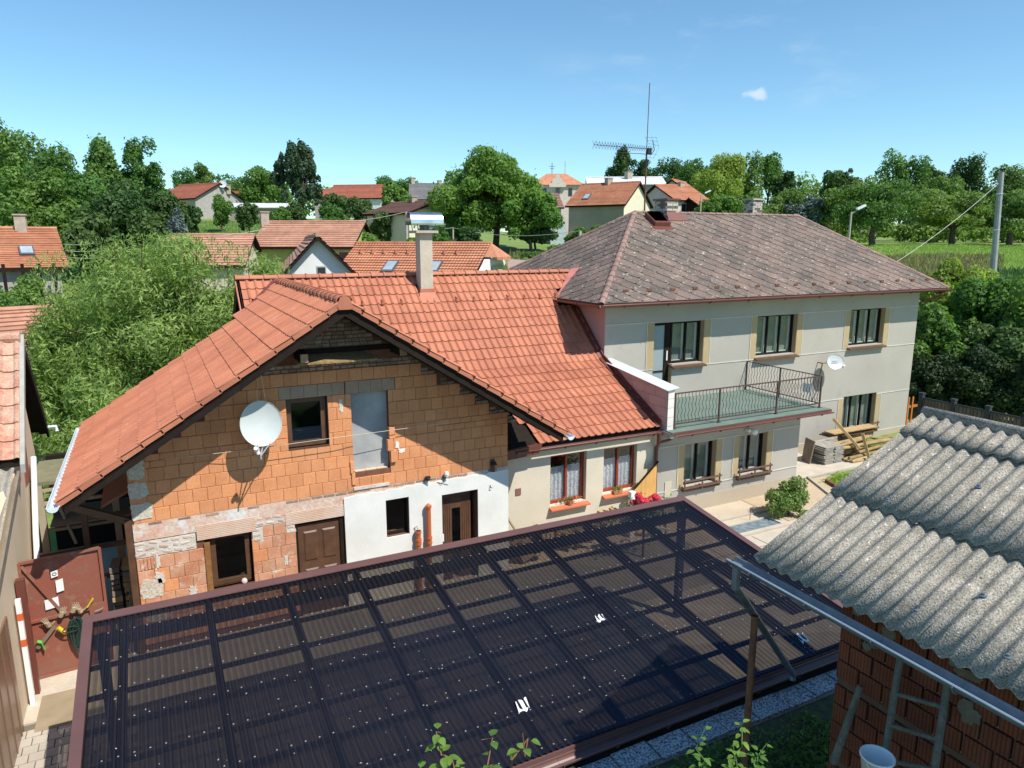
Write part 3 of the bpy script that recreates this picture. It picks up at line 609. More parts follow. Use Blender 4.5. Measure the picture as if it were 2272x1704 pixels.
# small fittings on the facade: wires, hooks, lamp, socket, drain pipes
wr = MB(); wr.tube([onY(*c1_(470, 1322), YF-.05), onY(*c1_(1500, 1205), YF-.22), onY(740+.18083*0, 780+K*1060, YF-.22), onY(740+K*1600, 780+K*848, YF-.05)], .006, 5)
tag(part('clothes_wire', wr, M('pale_wire', (.55, .48, .38), .6)), 'thin pale wire stretched across the brick gable wall', 'wire')
for x, z, s in ((4.88, 2.52, .07), (6.42, 2.62, .05)):
    q = MB(); q.tube([(x, YF, z), (x-.03, YF-.12, z+.03), (x+.06, YF-.14, z)], .012, 5); q.box(x-.05, YF-.10, z-.02, x+.05, YF-.03, z+.05); part('metal_hook', q, BLACK, house)
lp = MB(); lp.lathe([(0, .13), (.04, .12), (.055, .07), (.04, .01), (.03, 0), (0, 0)], (5.30, YF-.09, 2.50), 10); part('wall_lamp', lp, WHITEP, house)
q = MB(); q.tube([(5.3, YF-.02, 2.46), (5.3, YF-.09, 2.5)], .012, 5); q.tube([(5.3, YF-.04, 2.5), (5.18, YF-.05, 2.33), (5.10, YF-.04, 2.40), (5.35, YF-.04, 2.30)], .005, 4); part('loose_cable', q, BLACK, house)
part('iron_plate', MB().box(6.36, YF-.03, 2.36, 6.47, YF-.005, 2.72), RUST, house)
q = MB(); q.tube([(6.35, YF-.04, 2.13), (6.34, YF-.08, 2.09), (6.38, YF-.08, 2.08)], .01, 5); part('wall_hook', q, BLACK, house)
for (x, zt) in ((4.86, 1.95), (4.62, 1.42)):
    d_ = thing('drain_pipe', ('tall' if zt > 1.6 else 'short')+' orange plastic drain pipe standing against the white plaster', 'pipe', (x, YF-.12, 0))
    part('pipe', MB().tube([(x, YF-.12, 0), (x, YF-.12, zt)], .052, 12), PIPE, d_, sm=False)
    for zz in (zt-.02, 1.22 if zt > 1.6 else zt-.2, 1.12 if zt > 1.6 else zt-.28): part('socket', MB().tube([(x, YF-.12, zz-.035), (x, YF-.12, zz+.02)], .066, 12), PIPE, d_)
    if zt > 1.6: part('cap', MB().tube([(x, YF-.12, zt), (x, YF-.12, zt+.04)], [.05, .02], 10), PIPE, d_)
    else: part('bracket', MB().tube([(x, YF-.12, zt), (x-.02, YF-.09, zt+.10), (x-.06, YF-.05, zt+.05)], .012, 5), ZINC, d_)
tag(part('ball', MB().lathe([(0, .06), (.035, .052), (.055, .02), (.055, -.02), (.035, -.052), (0, -.06)], (1.12, YF+.0, GW[2]+.045), 12), M('pale_ball', (.6, .52, .5), .6), sm=True), 'small pale ball lying on the sill of the ground-floor window', 'ball')
# big satellite dish ------------------------------------------------------------
def dish(name, label, c, r, asp, nrm, m, back, arm):
    t = thing(name, label, 'satellite dish', c); n = Vector(nrm).normalized(); q = n.to_track_quat('Z', 'Y').to_matrix()
    def W(x, y, z): v = q @ Vector((x, y, z)); return (c[0]+v.x, c[1]+v.y, c[2]+v.z)
    mb = MB(); rows_ = []
    for rr_ in (0, .25, .5, .75, .93, 1.0): rows_.append([W(r*rr_*math.cos(a), r*asp*rr_*math.sin(a), .13*r*(rr_*rr_-1)*1.6) for a in np.linspace(0, 2*math.pi, 33)])
    rows_.append([W(r*1.015*math.cos(a), r*asp*1.015*math.sin(a), .012) for a in np.linspace(0, 2*math.pi, 33)]); rows_.append([W(r*1.02*math.cos(a), r*asp*1.02*math.sin(a), -.02) for a in np.linspace(0, 2*math.pi, 33)])
    rows_.append([W(r*.5*math.cos(a), r*asp*.5*math.sin(a), -.2*r) for a in np.linspace(0, 2*math.pi, 33)])
    mb.grid(rows_); part('reflector', mb, m, t, sm=True)
    return t, W
dc = (1.58, 13.22, 4.20); t_, W_ = dish('satellite_dish', 'large round white satellite dish on the brick gable wall', dc, .365, 1.13, (.10, -1, .16), DISH, 0, 0)
a_ = MB(); lo = (1.50, 12.92, 3.68); a_.tube([W_(-.10, -.38, .0), lo], .011, 6); a_.tube([W_(.12, -.38, .0), lo], .011, 6); a_.tube([(1.6, 13.3, 3.8), lo, (1.5, 12.9, 3.62)], .014, 6); part('feed_arm', a_, ZINC, t_)
part('receiver', MB().tube([(1.42, 12.9, 3.84), (1.44, 12.99, 3.78)], [.035, .045], 9).tube([(1.44, 12.99, 3.78), (1.47, 12.98, 3.70)], .03, 8), WHITEP, t_)
b_ = MB(); b_.tube([(1.62, 13.3, 4.15), (1.64, YF, 4.1)], .03, 8); b_.tube([(1.62, 13.36, 3.9), (1.62, 13.36, 4.35)], .025, 8); part('wall_bracket', b_, ZINC, t_)
s_ = MB(); s_.tube([onY(*c1_(1603, 310), 12.95), W_(-.03, .40, 0)], .006, 4); s_.tube([onY(*c1_(1655, 280), 12.95), W_(.12, .38, 0)], .006, 4); part('stay_wire', s_, M('pale_wire', (.55, .48, .38)), t_)
# ================================================================== CREAM ANNEX with the long tiled roof
YC = 14.6
annex = thing('cream_house', 'long low cream plastered house with terracotta tiled roof and two red-framed windows', 'house', (9.5, 15.5, 0))
w7a = onY(*zb_(645, 1200), YC); w7b = onY(*zb_(872, 1480), YC); w8a = onY(*zb_(990, 1155), YC); w8b = onY(*zb_(1195, 1405), YC)
w7 = (w7a[0], w7b[0], w7b[2], w7a[2]); w8 = (w8a[0], w8b[0], w8b[2], w8a[2]); CX1 = 11.72
cw = MB(); wall_xz(cw, 6.80, CX1, 0, 2.62, YC, .35, [w7, w8]); cwall = part('wall', cw, CREAM, annex)
g_ = MB(); g_.prism([(MXL+.2, 14.9, 0), (MXL+.2, 24.4, 0), (MXL+.2, 25.0, 2.3), (MXL+.2, 19.9, 6.28), (MXL+.2, 17.2, 3.85), (MXL+.2, 14.9, 2.6)], (.25, 0, 0)); part('gable_wall', g_, DARKW, annex, label='dark boarded gable end')
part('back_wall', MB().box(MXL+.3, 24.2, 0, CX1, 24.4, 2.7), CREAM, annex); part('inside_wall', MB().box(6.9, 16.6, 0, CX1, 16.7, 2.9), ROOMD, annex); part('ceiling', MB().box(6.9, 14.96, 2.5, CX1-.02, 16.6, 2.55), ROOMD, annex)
for wv, lb, gp in ((w7, 'red-brown double window with a flower pot on its sill', 0), (w8, 'red-brown double window with a small planter', 0)):
    window(annex, wv[0], wv[1], wv[2], wv[3], YC+.13, REDW, 2, .075, label=lb)
    cu = MB(); n = 40; xs = np.linspace(wv[0]+.05, wv[1]-.05, n); cu.grid([[(x, YC+.205+.015*math.sin(i*1.3), zz) for i, x in enumerate(xs)] for zz in (wv[2]+.05, wv[2]+(wv[3]-wv[2])*.72)]); part('curtain', cu, CURT, annex)
    part('window_sill', MB().prism([(wv[0]-.03, YC-.15, wv[2]-.06), (wv[1]+.06, YC-.15, wv[2]-.06), (wv[1]+.06, YC+.12, wv[2]-.005), (wv[0]-.03, YC+.12, wv[2]-.005)], (0, 0, -.035)), M('red_sill', (.52, .16, .08), .5, (.46, .14, .07), scale=5), annex)
mroof = MB()
for a_, b_ in ((MXL+.05, 7.9), (7.9, MXR)):
    pr_ = [(MY0+.05, mz(MY0+.05)), (KY, KZ), (MY1, MZ1), (24.9, 2.75)]
    mroof.prism([(a_, y, z-.05) for y, z in pr_]+[(a_, y, z-.14) for y, z in reversed(pr_)], (b_-a_, 0, 0))
mroof = part('roof', mroof, DARKW, annex)
MS = (MZ1-KZ)/(MY1-KY); cm = 1/math.hypot(1, MS); sm_ = MS*cm; MSl = (KZ-MZ0)/(KY-MY0); cml = 1/math.hypot(1, MSl); sml = MSl*cml
def mkeep(p):
    x, y, z = p
    if x < 7.72 and y < 18.45: # under the gable roof
        if gz(x) > z+.06 and x > MXL: return False
    if x < PKX+3.4 and gz(x) > z+.10 and x < 7.7: return False
    if x < 7.95 and y < 15.1: return False
    # chimney
    if 6.84 < x < 7.26 and 19.25 < y < 19.7: return False
    if y > 18.95: return z > 5.72+.62*(x-11.15)+.03 or x < 11.15
    return x < MXR+.05
NT = lay_tiles(mroof, (MXR-47*.2045, MY0, MZ0), (1, 0, 0), (0, cml, sml), 47, 8, .2045, (KY-MY0)/cml/8, mkeep, TILE, TILE_FAR)
lay_tiles(mroof, (MXR-47*.2045, KY, KZ), (1, 0, 0), (0, cm, sm_), 50, 10, .2045, (MY1-KY)/cm/10, mkeep, TILE, TILE_FAR, max(0, 300-NT))
bk = MB(); bk.prism([(MXL, MY1, MZ1+.01), (MXR, MY1, MZ1+.01), (MXR, 25.0, 2.75), (MXL, 25.0, 2.75)], (0, 0, -.03)); part('back_slope', bk, TILE_FAR, mroof)
for k in range(28):
    x0 = MXL-.02+k*.36; x1 = min(x0+.40, MXR+.42); q = MB()
    def rr2(x, R): return [(x, MY1+R*1.2*math.cos(t), MZ1+.0+R*.95*math.sin(t)) for t in np.linspace(math.pi, 0, 9)]
    q.grid([rr2(x0, .10), rr2(x0, .118), rr2(x0+.05, .118), rr2(x0+.055, .10), rr2(x1, .092)]); part('ridge_tile', q, TILE, mroof)
# left verge boards / right metal flashing up the parapet
for j in range(3):
    pass
q = MB(); q.prism([(MXL-.03, 18.6, mz(18.6)+.04), (MXL-.03, MY1, MZ1+.04), (MXL-.03, MY1, MZ1-.12), (MXL-.03, 18.6, mz(18.6)-.14)], (.03, 0, 0)); part('verge_board', q, TILE, mroof)
q = MB()
for ya, yb_ in ((MY0-.02, KY), (KY, 19.0)):
    q.prism([(MXR-.03, ya, mz(ya)+.03), (MXR-.03, yb_, mz(yb_)+.03), (MXR-.03, yb_, mz(yb_)+.17), (MXR-.03, ya, mz(ya)+.17)], (.03, 0, 0)); q.prism([(MXR-.15, ya, mz(ya)+.045), (MXR-.15, yb_, mz(yb_)+.045), (MXR-.03, yb_, mz(yb_)+.06), (MXR-.03, ya, mz(ya)+.06)], (0, 0, .012))
part('flashing', q, COPPER, mroof)
q = MB(); q.prism([(10.98, 18.86, mz(18.86)+.075), (11.38, 18.80, mz(18.86)+.10), (12.62, 19.90, MZ1+.16), (12.18, 19.90, MZ1+.09)], (0, 0, -.02)); part('valley_flashing', q, M('pink_flashing', (.42, .14, .12), .45, spec=.5), mroof)
# snow guards
for i in range(12):
    x = 5.1+i*.55; y = 19.05
    if 6.7 < x < 7.35: continue
    q = MB(); zz = mz(y)+.035; q.add([(x-.05, y-.06, zz), (x+.05, y-.06, zz), (x, y+.14, mz(y+.14)+.05), (x, y-.06, zz+.10)], [(0, 1, 3), (1, 2, 3), (2, 0, 3)]); part('snow_guard', q, TILE, mroof)
gutter(annex, (7.35, MY0-.10, MZ0-.10), (11.82, MY0-.10, MZ0-.12), .062, COPPER, hooks=5)
part('eave_board', MB().box(7.9, MY0+.03, MZ0-.16, MXR, MY0+.06, MZ0-.03), DARKW, mroof)
part('gutter_box', MB().prism([(6.86, MY0-.12, MZ0-.28), (7.95, MY0-.12, MZ0-.22), (8.05, MY0-.12, MZ0+.0), (6.86, MY0-.12, MZ0-.06)], (0, .3, 0)), COPPER, annex)
# dark slope under the gable eave, left of the first tiles
part('side_roof', MB().prism([(6.83, MY0, MZ0-.02), (7.93, MY0, MZ0-.02), (7.93, 15.2, mz(15.2)), (6.83, 15.2, mz(15.2))], (0, 0, -.03)), DARKW, mroof)
dp = MB(); DX = 11.58; dp.tube([(DX, MY0-.10, MZ0-.17), (DX, MY0-.10, MZ0-.42), (DX+.1, YC-.06, MZ0-.62), (DX+.1, YC-.07, .1)], .045, 10); dp.tube([(DX, MY0-.10, MZ0-.12), (DX, MY0-.10, MZ0-.3)], [.07, .045], 10); dp.tube([(11.95, MY0-.1, MZ0-.2), (11.95, MY0-.1, MZ0-.38), (DX, MY0-.1, MZ0-.42)], .04, 8); part('downpipe', dp, COPPER, annex)
part('vent_cover', MB().box(*onY(*zb_(418, 1410), YC)[[0, 1, 2]]-[0, .02, .17], *(onY(*zb_(452, 1405), YC)+[0, 0, 0])), M('vent_red', (.25, .12, .10), .6), annex)
part('gas_box', MB().box(12.05, YC-.02, .55, 12.28, YC+.02, 1.0), CONC_L, annex)
# chimney
ch = MB(); CH0 = (6.72, 18.93); ch.box(6.86, 19.28, 5.7, 7.23, 19.66, 7.67); chim = part('chimney', ch, CONC_L, mroof, label='tall pale rendered chimney with steel cowl')
part('chimney_collar', MB().box(6.83, 19.25, 5.88, 7.26, 19.70, 6.12).prism([(6.74, 19.02, mz(19.02)+.06), (7.35, 19.02, mz(19.02)+.06), (7.27, 19.25, mz(19.25)+.12), (6.80, 19.25, mz(19.25)+.12)], (0, 0, -.02)), TILE_FAR, annex)
part('chimney_slab', MB().box(6.72, 19.15, 7.67, 7.37, 19.79, 7.74), CONC, annex)
co = MB(); rw = [[(x, 19.47+.25*math.cos(t), 7.96+.28*math.sin(t)) for t in np.linspace(-.25, math.pi+.25, 25)] for x in (6.60, 7.56)]; co.grid(rw); cowl = part('chimney_cowl', co, CHROME, annex, sm=True)
q = MB(); q.tube([(7.06, 19.47, 7.74), (7.06, 19.47, 8.0)], .13, 14)
for x in (6.80, 7.28):
    for y in (19.23, 19.71): q.tube([(x, y, 7.73), (x-.02 if x < 6.9 else x+.04, y, 7.93)], .012, 5)
part('flue', q, M('dark_steel', (.08, .08, .09), .3, metal=.8), annex)
# flower pots on the sills, geraniums
LEAFM = leafmat('potted_leaf', (.10, .22, .04), (.16, .30, .07)); PINKF = leafmat('pink_petal', (.75, .06, .16), (.6, .03, .1), .2); POT = M('terracotta_pot', (.45, .19, .09), .7)
def pot_plant(name, label, p, r, h, flowers, box_=None, seed=0, spread=1.6):
    rg = np.random.default_rng(seed); t = thing(name, label, 'potted plant', p); q = MB()
    if box_: q.box(p[0]-box_/2, p[1]-.06, p[2], p[0]+box_/2, p[1]+.06, p[2]+h)
    else: q.lathe([(0, 0), (r*.7, 0), (r, h), (r*.9, h), (r*.85, h*.8), (0, h*.8)], p, 14)
    part('pot', q, POT, t)
    P = np.array(p)+rg.normal(size=(90, 3))*[(box_ or r*2)*.32*spread, r*.5, r*.42]+[0, 0, h+r*.5]; N = rg.normal(size=(90, 3)); N /= np.linalg.norm(N, axis=1)[:, None]; quads_obj('leaves', leaf_quads(rg, P, N, .055, .7), LEAFM, t)
    if flowers:
        P = np.array(p)+rg.normal(size=(flowers, 3))*[r*.9*spread, r*.5, r*.3]+[0, -.02, h+r*.7]; N = rg.normal(size=(flowers, 3)); N /= np.linalg.norm(N, axis=1)[:, None]; quads_obj('flowers', leaf_quads(rg, P, N, .045, .9), PINKF, t)
pot_plant('flower_pot', 'round terracotta pot of pink geraniums on the left red window sill', ((w7[0]+w7[1])/2+.02, YC-.04, w7[2]-.035), .085, .12, 40, seed=3, spread=2.0)
pot_plant('window_box', 'small terracotta planter on the right red window sill', ((w8[0]+w8[1])/2-.1, YC-.04, w8[2]-.035), .06, .09, 0, box_=.26, seed=4, spread=1.)
pot_plant('flower_pot', 'leafy pot at the right end of the right red window sill', (w8[1]-.02, YC-.05, w8[2]-.035), .07, .10, 8, seed=5)
# ================================================================== GREY HOUSE
YG, YE = 17.2, 14.6; GX0, GX1 = 11.75, 26.05; EZ = 5.72; FLZ = 2.60
EX0, EX1, EY0, EY1 = 11.15, 26.72, 16.55, 25.35; RYm = (EY0+EY1)/2; RZ = 8.43; RX0, RX1 = 15.42, 23.45
gh = thing('grey_house', 'two-storey grey rendered house with balcony and mossy slate hip roof', 'house', (19, 20, 0))
def rectG(tl, tr, br, bl, Y):
    a, b, c, d = [onY(*p, Y) for p in (tl, tr, br, bl)]; return ((a[0]+d[0])/2, (b[0]+c[0])/2, (c[2]+d[2])/2, (a[2]+b[2])/2)
W2 = rectG(zc_(490, 295), zc_(750, 283), zc_(735, 540), zc_(478, 548), YG)
W3 = rectG(zc_(1095, 252), zc_(1315, 245), zc_(1300, 470), zc_(1075, 490), YG)
W4 = rectG(zc_(1045, 815), zc_(1255, 790), zc_(1240, 1022), zc_(1030, 1037), YG)
W1 = rectG(zb_(1440, 335), zb_(1640, 320), zb_(1625, 590), zb_(1432, 605), YG); D1 = (onY(*zb_(1315, 345), YG)[0], W1[0]+.0, FLZ+.02, W1[3]); W1 = (W1[0]+.0, W1[1], W1[2], W1[3])
W5 = rectG(zb_(1510, 1122), zb_(1722, 1098), zb_(1700, 1372), zb_(1500, 1392), YE); W6 = rectG(zb_(1863, 1068), zb_(2047, 1048), zb_(2030, 1300), zb_(1853, 1322), YE)
gw = MB(); wall_xz(gw, GX0, GX1, 0, EZ+.05, YG, .35, [W2, W3, W4, W1, D1]); gw.box(GX1-.35, YG+.35, 0, GX1, 24.7, EZ+.05); gw.box(GX0+.31, 24.4, 0, GX1-.35, 24.7, EZ+.05); gwall = part('wall', gw, GREY, gh)
part('side_wall', MB().box(GX0-.012, YG+.004, 0, GX0-.001, 24.7, EZ+.04).box(GX0, YG+.352, 0, GX0+.3, 24.7, EZ+.04), PINK, gh)
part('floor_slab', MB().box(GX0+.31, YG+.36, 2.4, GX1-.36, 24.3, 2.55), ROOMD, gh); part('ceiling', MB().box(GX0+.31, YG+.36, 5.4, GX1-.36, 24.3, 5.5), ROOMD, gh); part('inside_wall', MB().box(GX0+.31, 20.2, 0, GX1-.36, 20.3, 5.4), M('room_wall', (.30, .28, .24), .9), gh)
part('plinth', MB().box(17.12, YG-.03, -.3, GX1+.03, YG-.001, .30), PLINTH, gh)
EX = 17.12
ew = MB(); wall_xz(ew, GX0, EX, 0, FLZ-.22, YE, .3, [W5, W6]); ew.box(EX-.3, YE+.3, 0, EX, YG, FLZ-.22); part('extension_wall', ew, GREY, gh); part('plinth', MB().box(GX0+.3, YE-.02, -.3, EX+.02, YE-.001, .42), PLINTH, gh); part('inside_wall', MB().box(GX0+.1, YE+1.9, 0, EX-.3, YE+2., FLZ-.22), M('room_wall', (.3, .28, .24)), gh)
def deco(Y, W, zlo, zhi, lb, rb):    # yellow bands either side
    t_ = .012
    if lb: part('window_band', MB().box(W[0]-lb, Y-t_, zlo, W[0], Y-.001, zhi), YELLOW, gh)
    if rb: part('window_band', MB().box(W[1], Y-t_, zlo, W[1]+rb, Y-.001, zhi), YELLOW, gh)
    if lb: part('reveal', MB().box(W[0]-.002, Y-.002, zlo, W[0]+.012, Y+.16, zhi), YELLOW, gh)
    if rb: part('reveal', MB().box(W[1]-.012, Y-.002, zlo, W[1]+.002, Y+.16, zhi), YELLOW, gh)
def line(x0, x1, z, Y, vert=None):
    q = MB()
    if vert is None: q.box(x0, Y-.017, z-.013, x1, Y-.001, z+.013)
    else: q.box(x0-.011, Y-.019, z, x0+.011, Y-.001, vert)
    part('trim_line', q, TRIM, gh)
zu, zl_, zm_, zg_ = onY(*zb_(1000, 355), YG)[2], onY(*zc_(1500, 472), YG)[2], onY(*zc_(1475, 765), YG)[2], onY(*zc_(1450, 1000), YG)[2]
bL, bR = .27, .27
for W in (W2, W3): deco(YG, W, zl_, zu, bL, bR)
deco(YG, W1, zl_, zu, 0, bR); deco(YG, D1, zl_, zu, bL, 0); deco(YG, W4, zg_+.02, zm_, bL, bR)
segs = [GX0, D1[0], W1[1], W2[0], W2[1], W3[0], W3[1], GX1]
for k in range(0, 8, 2):
    a, b = segs[k]+(.0 if k == 0 else bR), segs[k+1]-(0 if k == 6 else bL)
    line(a-.27*(k > 0), b+.27*(k < 6), zu, YG); line(a-.27*(k > 0), b+.27*(k < 6), zl_, YG)
    if k: line(a, 0, zl_, YG, zu)
    if k < 6: line(b, 0, zl_, YG, zu)
line(EX+.02, W4[0], zm_, YG); line(W4[1], GX1, zm_, YG); line(EX+.02, W4[0], zg_, YG); line(W4[1], GX1, zg_, YG); line(W4[0]-bL, 0, zg_, YG, zm_); line(W4[1]+bR, 0, zg_, YG, zm_)
for W, lab in ((W2, 'upper window above the balcony'), (W3, 'upper window nearest the right corner'), (W4, 'lower window behind a flower rail')):
    window(gh, W[0], W[1], W[2], W[3], YG+.16, DARKW, 3, .06, inner=WHITEP, label='dark-framed triple '+lab)
    part('window_sill', MB().prism([(W[0]-.06, YG-.16, W[2]-.08), (W[1]+.06, YG-.16, W[2]-.08), (W[1]+.06, YG+.16, W[2]-.0), (W[0]-.06, YG+.16, W[2]-.0)], (0, 0, -.045)), BROWNW, gh)
window(gh, W1[0]+.02, W1[1], W1[2], W1[3], YG+.16, DARKW, 2, .07, inner=WHITEP, label='dark-framed double window beside the balcony door')
part('window_sill', MB().prism([(W1[0]-.06, YG-.16, W1[2]-.08), (W1[1]+.06, YG-.16, W1[2]-.08), (W1[1]+.06, YG+.16, W1[2]), (W1[0]-.06, YG+.16, W1[2])], (0, 0, -.045)), BROWNW, gh)
part('wall_return', MB().box(W1[0]-.015, YG+.0, FLZ, W1[0]+.001, YG+.34, W1[2]-.03), YELLOW, gh)
fd = MB(); fd.box(D1[0], YG+.16, FLZ, D1[0]+.08, YG+.24, D1[3]); fd.box(D1[1]-.20, YG+.16, FLZ, D1[1], YG+.24, D1[3]); fd.box(D1[0]+.08, YG+.16, D1[3]-.10, D1[1]-.2, YG+.24, D1[3]); fd.box(D1[0]+.08, YG+.16, FLZ+.85, D1[1]-.2, YG+.24, FLZ+.89)
bd = part('balcony_door', fd, DARKW, gh); FROST = M('frosted_glass', (.28, .33, .34), .35, (.24, .30, .31), scale=40, bump=.5, bscale=90)
part('pane', MB().box(D1[0]+.08, YG+.19, FLZ+.05, D1[1]-.2, YG+.2, FLZ+.85), FROST, bd); part('pane', MB().box(D1[0]+.08, YG+.19, FLZ+.89, D1[1]-.2, YG+.2, D1[3]-.1), FROST, bd)
part('door_plate', MB().box(D1[1]-.13, YG+.13, FLZ+1.2, D1[1]-.09, YG+.158, FLZ+1.5), WHITEP, bd)
for W, lab in ((W5, 'left'), (W6, 'right')):
    window(gh, W[0], W[1], W[2], W[3], YE+.16, DARKW, 2, .06, inner=WHITEP, label='tall dark-framed window of the ground-floor extension, '+lab+' one')
    deco(YE, W, W[2]-.02, zG_ := W[3]+.02, .22, .22)
for W in (W5, W6, W4):
    Y = YG if W is W4 else YE; q = MB(); q.prism([(W[0]-.06, Y-.10, W[2]-.05), (W[1]+.06, Y-.10, W[2]-.05), (W[1]+.06, Y+.16, W[2]), (W[0]-.06, Y+.16, W[2])], (0, 0, -.05)); part('window_sill', q, BROWNW, gh)
    q = MB()
    for zz in (.03, .22): q.bar((W[0]-.10, Y-.17, W[2]+zz), (W[1]+.10, Y-.17, W[2]+zz), .025, .05)
    for xx in (W[0]-.05, (W[0]+W[1])/2, W[1]+.05): q.box(xx-.02, Y-.155, W[2]-.08, xx+.02, Y-.13, W[2]+.28); q.box(xx-.02, Y-.14, W[2]-.0, xx+.02, Y-.0, W[2]+.03)
    part('flower_rail', q, M('rail_wood', (.15, .09, .065), .7, (.11, .065, .05), scale=8), gh)
zt_ = W5[3]+.03; zb2 = W5[2]-.02
for a, b in ((GX0+.05, W5[0]), (W5[1], W6[0]), (W6[1], EX)): line(a, b, zt_, YE); line(a, b, zb2, YE)
for x in (W5[0]-.22, W5[1]+.22, W6[0]-.22, W6[1]+.22): line(x, 0, zb2, YE, zt_)
# balcony
sl = MB(); SX1 = 17.58; SY0 = 13.98; sl.box(GX0-.1, SY0, FLZ-.16, SX1, YG, FLZ-.03); part('balcony_slab', sl, CONC, gh); part('balcony_floor', MB().box(GX0-.08, SY0-.03, FLZ-.028, SX1+.02, YG-.001, FLZ), GREENF, gh)
part('slab_edge', MB().box(GX0-.08, SY0-.05, FLZ-.07, SX1+.04, SY0-.032, FLZ-.01).box(SX1+.022, SY0-.03, FLZ-.06, SX1+.04, YG, FLZ-.01), BRNMET, gh)
gutter(gh, (GX0+.05, SY0-.10, FLZ-.08), (SX1+.03, SY0-.10, FLZ-.07), .05, COPPER, hooks=6)
RYf = 14.22; RX = 17.42; RB, RT_ = FLZ+.13, FLZ+.95
rail = MB()
for z in (RB, RT_): rail.bar((11.95, RYf, z), (RX, RYf, z), .035, .03)
rail.bar((RX, RYf, RB), (RX, YG-.02, RB), .03, .025); rail.bar((RX, RYf, RT_), (RX, YG-.02, RT_), .03, .025)
railing = part('balcony_railing', rail, RAILM, gh)
for x in (11.97, 13.50, 15.65, RX): part('railing_post', MB().box(x-.02, RYf-.02, FLZ, x+.02, RYf+.02, RT_).box(x-.05, RYf-.04, FLZ, x+.05, RYf+.04, FLZ+.02), RAILM, railing)
part('railing_post', MB().box(RX-.02, 15.75, FLZ, RX+.02, 15.79, RT_), RAILM, railing); part('railing_post', MB().box(RX-.015, YG-.04, FLZ, RX+.015, YG-.01, RT_), RAILM, railing)
wvm = MB(); zz = np.linspace(0, RT_-RB, 17); wvm.tube([(.022*math.sin(z/(RT_-RB)*6*math.pi), 0, z) for z in zz], .0075, 5); wvm = wvm.mesh('baluster', RAILM)
x = 12.08
while x < RX-.05:
    if min(abs(x-a) for a in (13.50, 15.65)) > .04: o = link('baluster', wvm, railing); o.location = (x, RYf, RB)
    x += .119
y = RYf+.12
while y < YG-.08: o = link('baluster', wvm, railing); o.location = (RX, y, RB); o.rotation_euler = (0, 0, math.pi/2); y += .119
q = MB(); q.box(RX-.03, 14.55, RB+.25, RX-.025, 14.85, RB+.52); tag(part('paper_sheet', q, WHITEP), 'white sheet tied to the side of the balcony railing', 'sheet')
# parapet of pink blocks beside the tiled roof
pw = MB(); pw.prism([(MXR+.01, 14.20, 2.45), (MXR+.01, YG, 2.45), (MXR+.01, YG, 3.98), (MXR+.01, 14.20, 3.68)], (.20, 0, 0)); par = part('parapet', pw, PINKB, gh)
pbm = MB().box(-.012, 0, 0, 0, .49, .24).mesh('block', PINKB)
for j in range(6):
    z = 2.44+.25*j; y = 14.22-(.25 if j % 2 else 0)
    while y < YG-.1:
        y1 = min(max(y, 14.22)+.01+(.49 if y >= 14.2 else .24), YG); ya = max(y, 14.22)
        if mz(ya) < z+.2 and z+.24 < 3.70+.1*(ya-14.2):
            o = link('block', pbm, par); o.location = (MXR+.008, ya, z); o.scale = (1, (y1-ya-.01)/.49, 1)
        y += .5
for j in range(5): o = link('block', (MB().box(0, 0, 0, .20, .012, .235)).mesh('block', AERB), par); o.location = (MXR+.012, 14.188, 2.46+j*.245)
part('parapet_cap', MB().prism([(MXR-.08, 14.12, 3.67), (MXR-.08, YG, 4.0), (MXR+.30, YG, 4.04), (MXR+.30, 14.12, 3.72)], (0, 0, .015)), PALEMET, par)
part('wall_lamp', MB().tube([(14.92, YE-.02, 2.14), (14.92, YE-.16, 2.13)], .05, 8).lathe([(0, .10), (.07, .07), (.10, 0), (.07, -.07), (0, -.10)], (15.06, YE-.2, 2.1), 14), WHITEP, gh, label='white globe lamp under the balcony', sm=False)
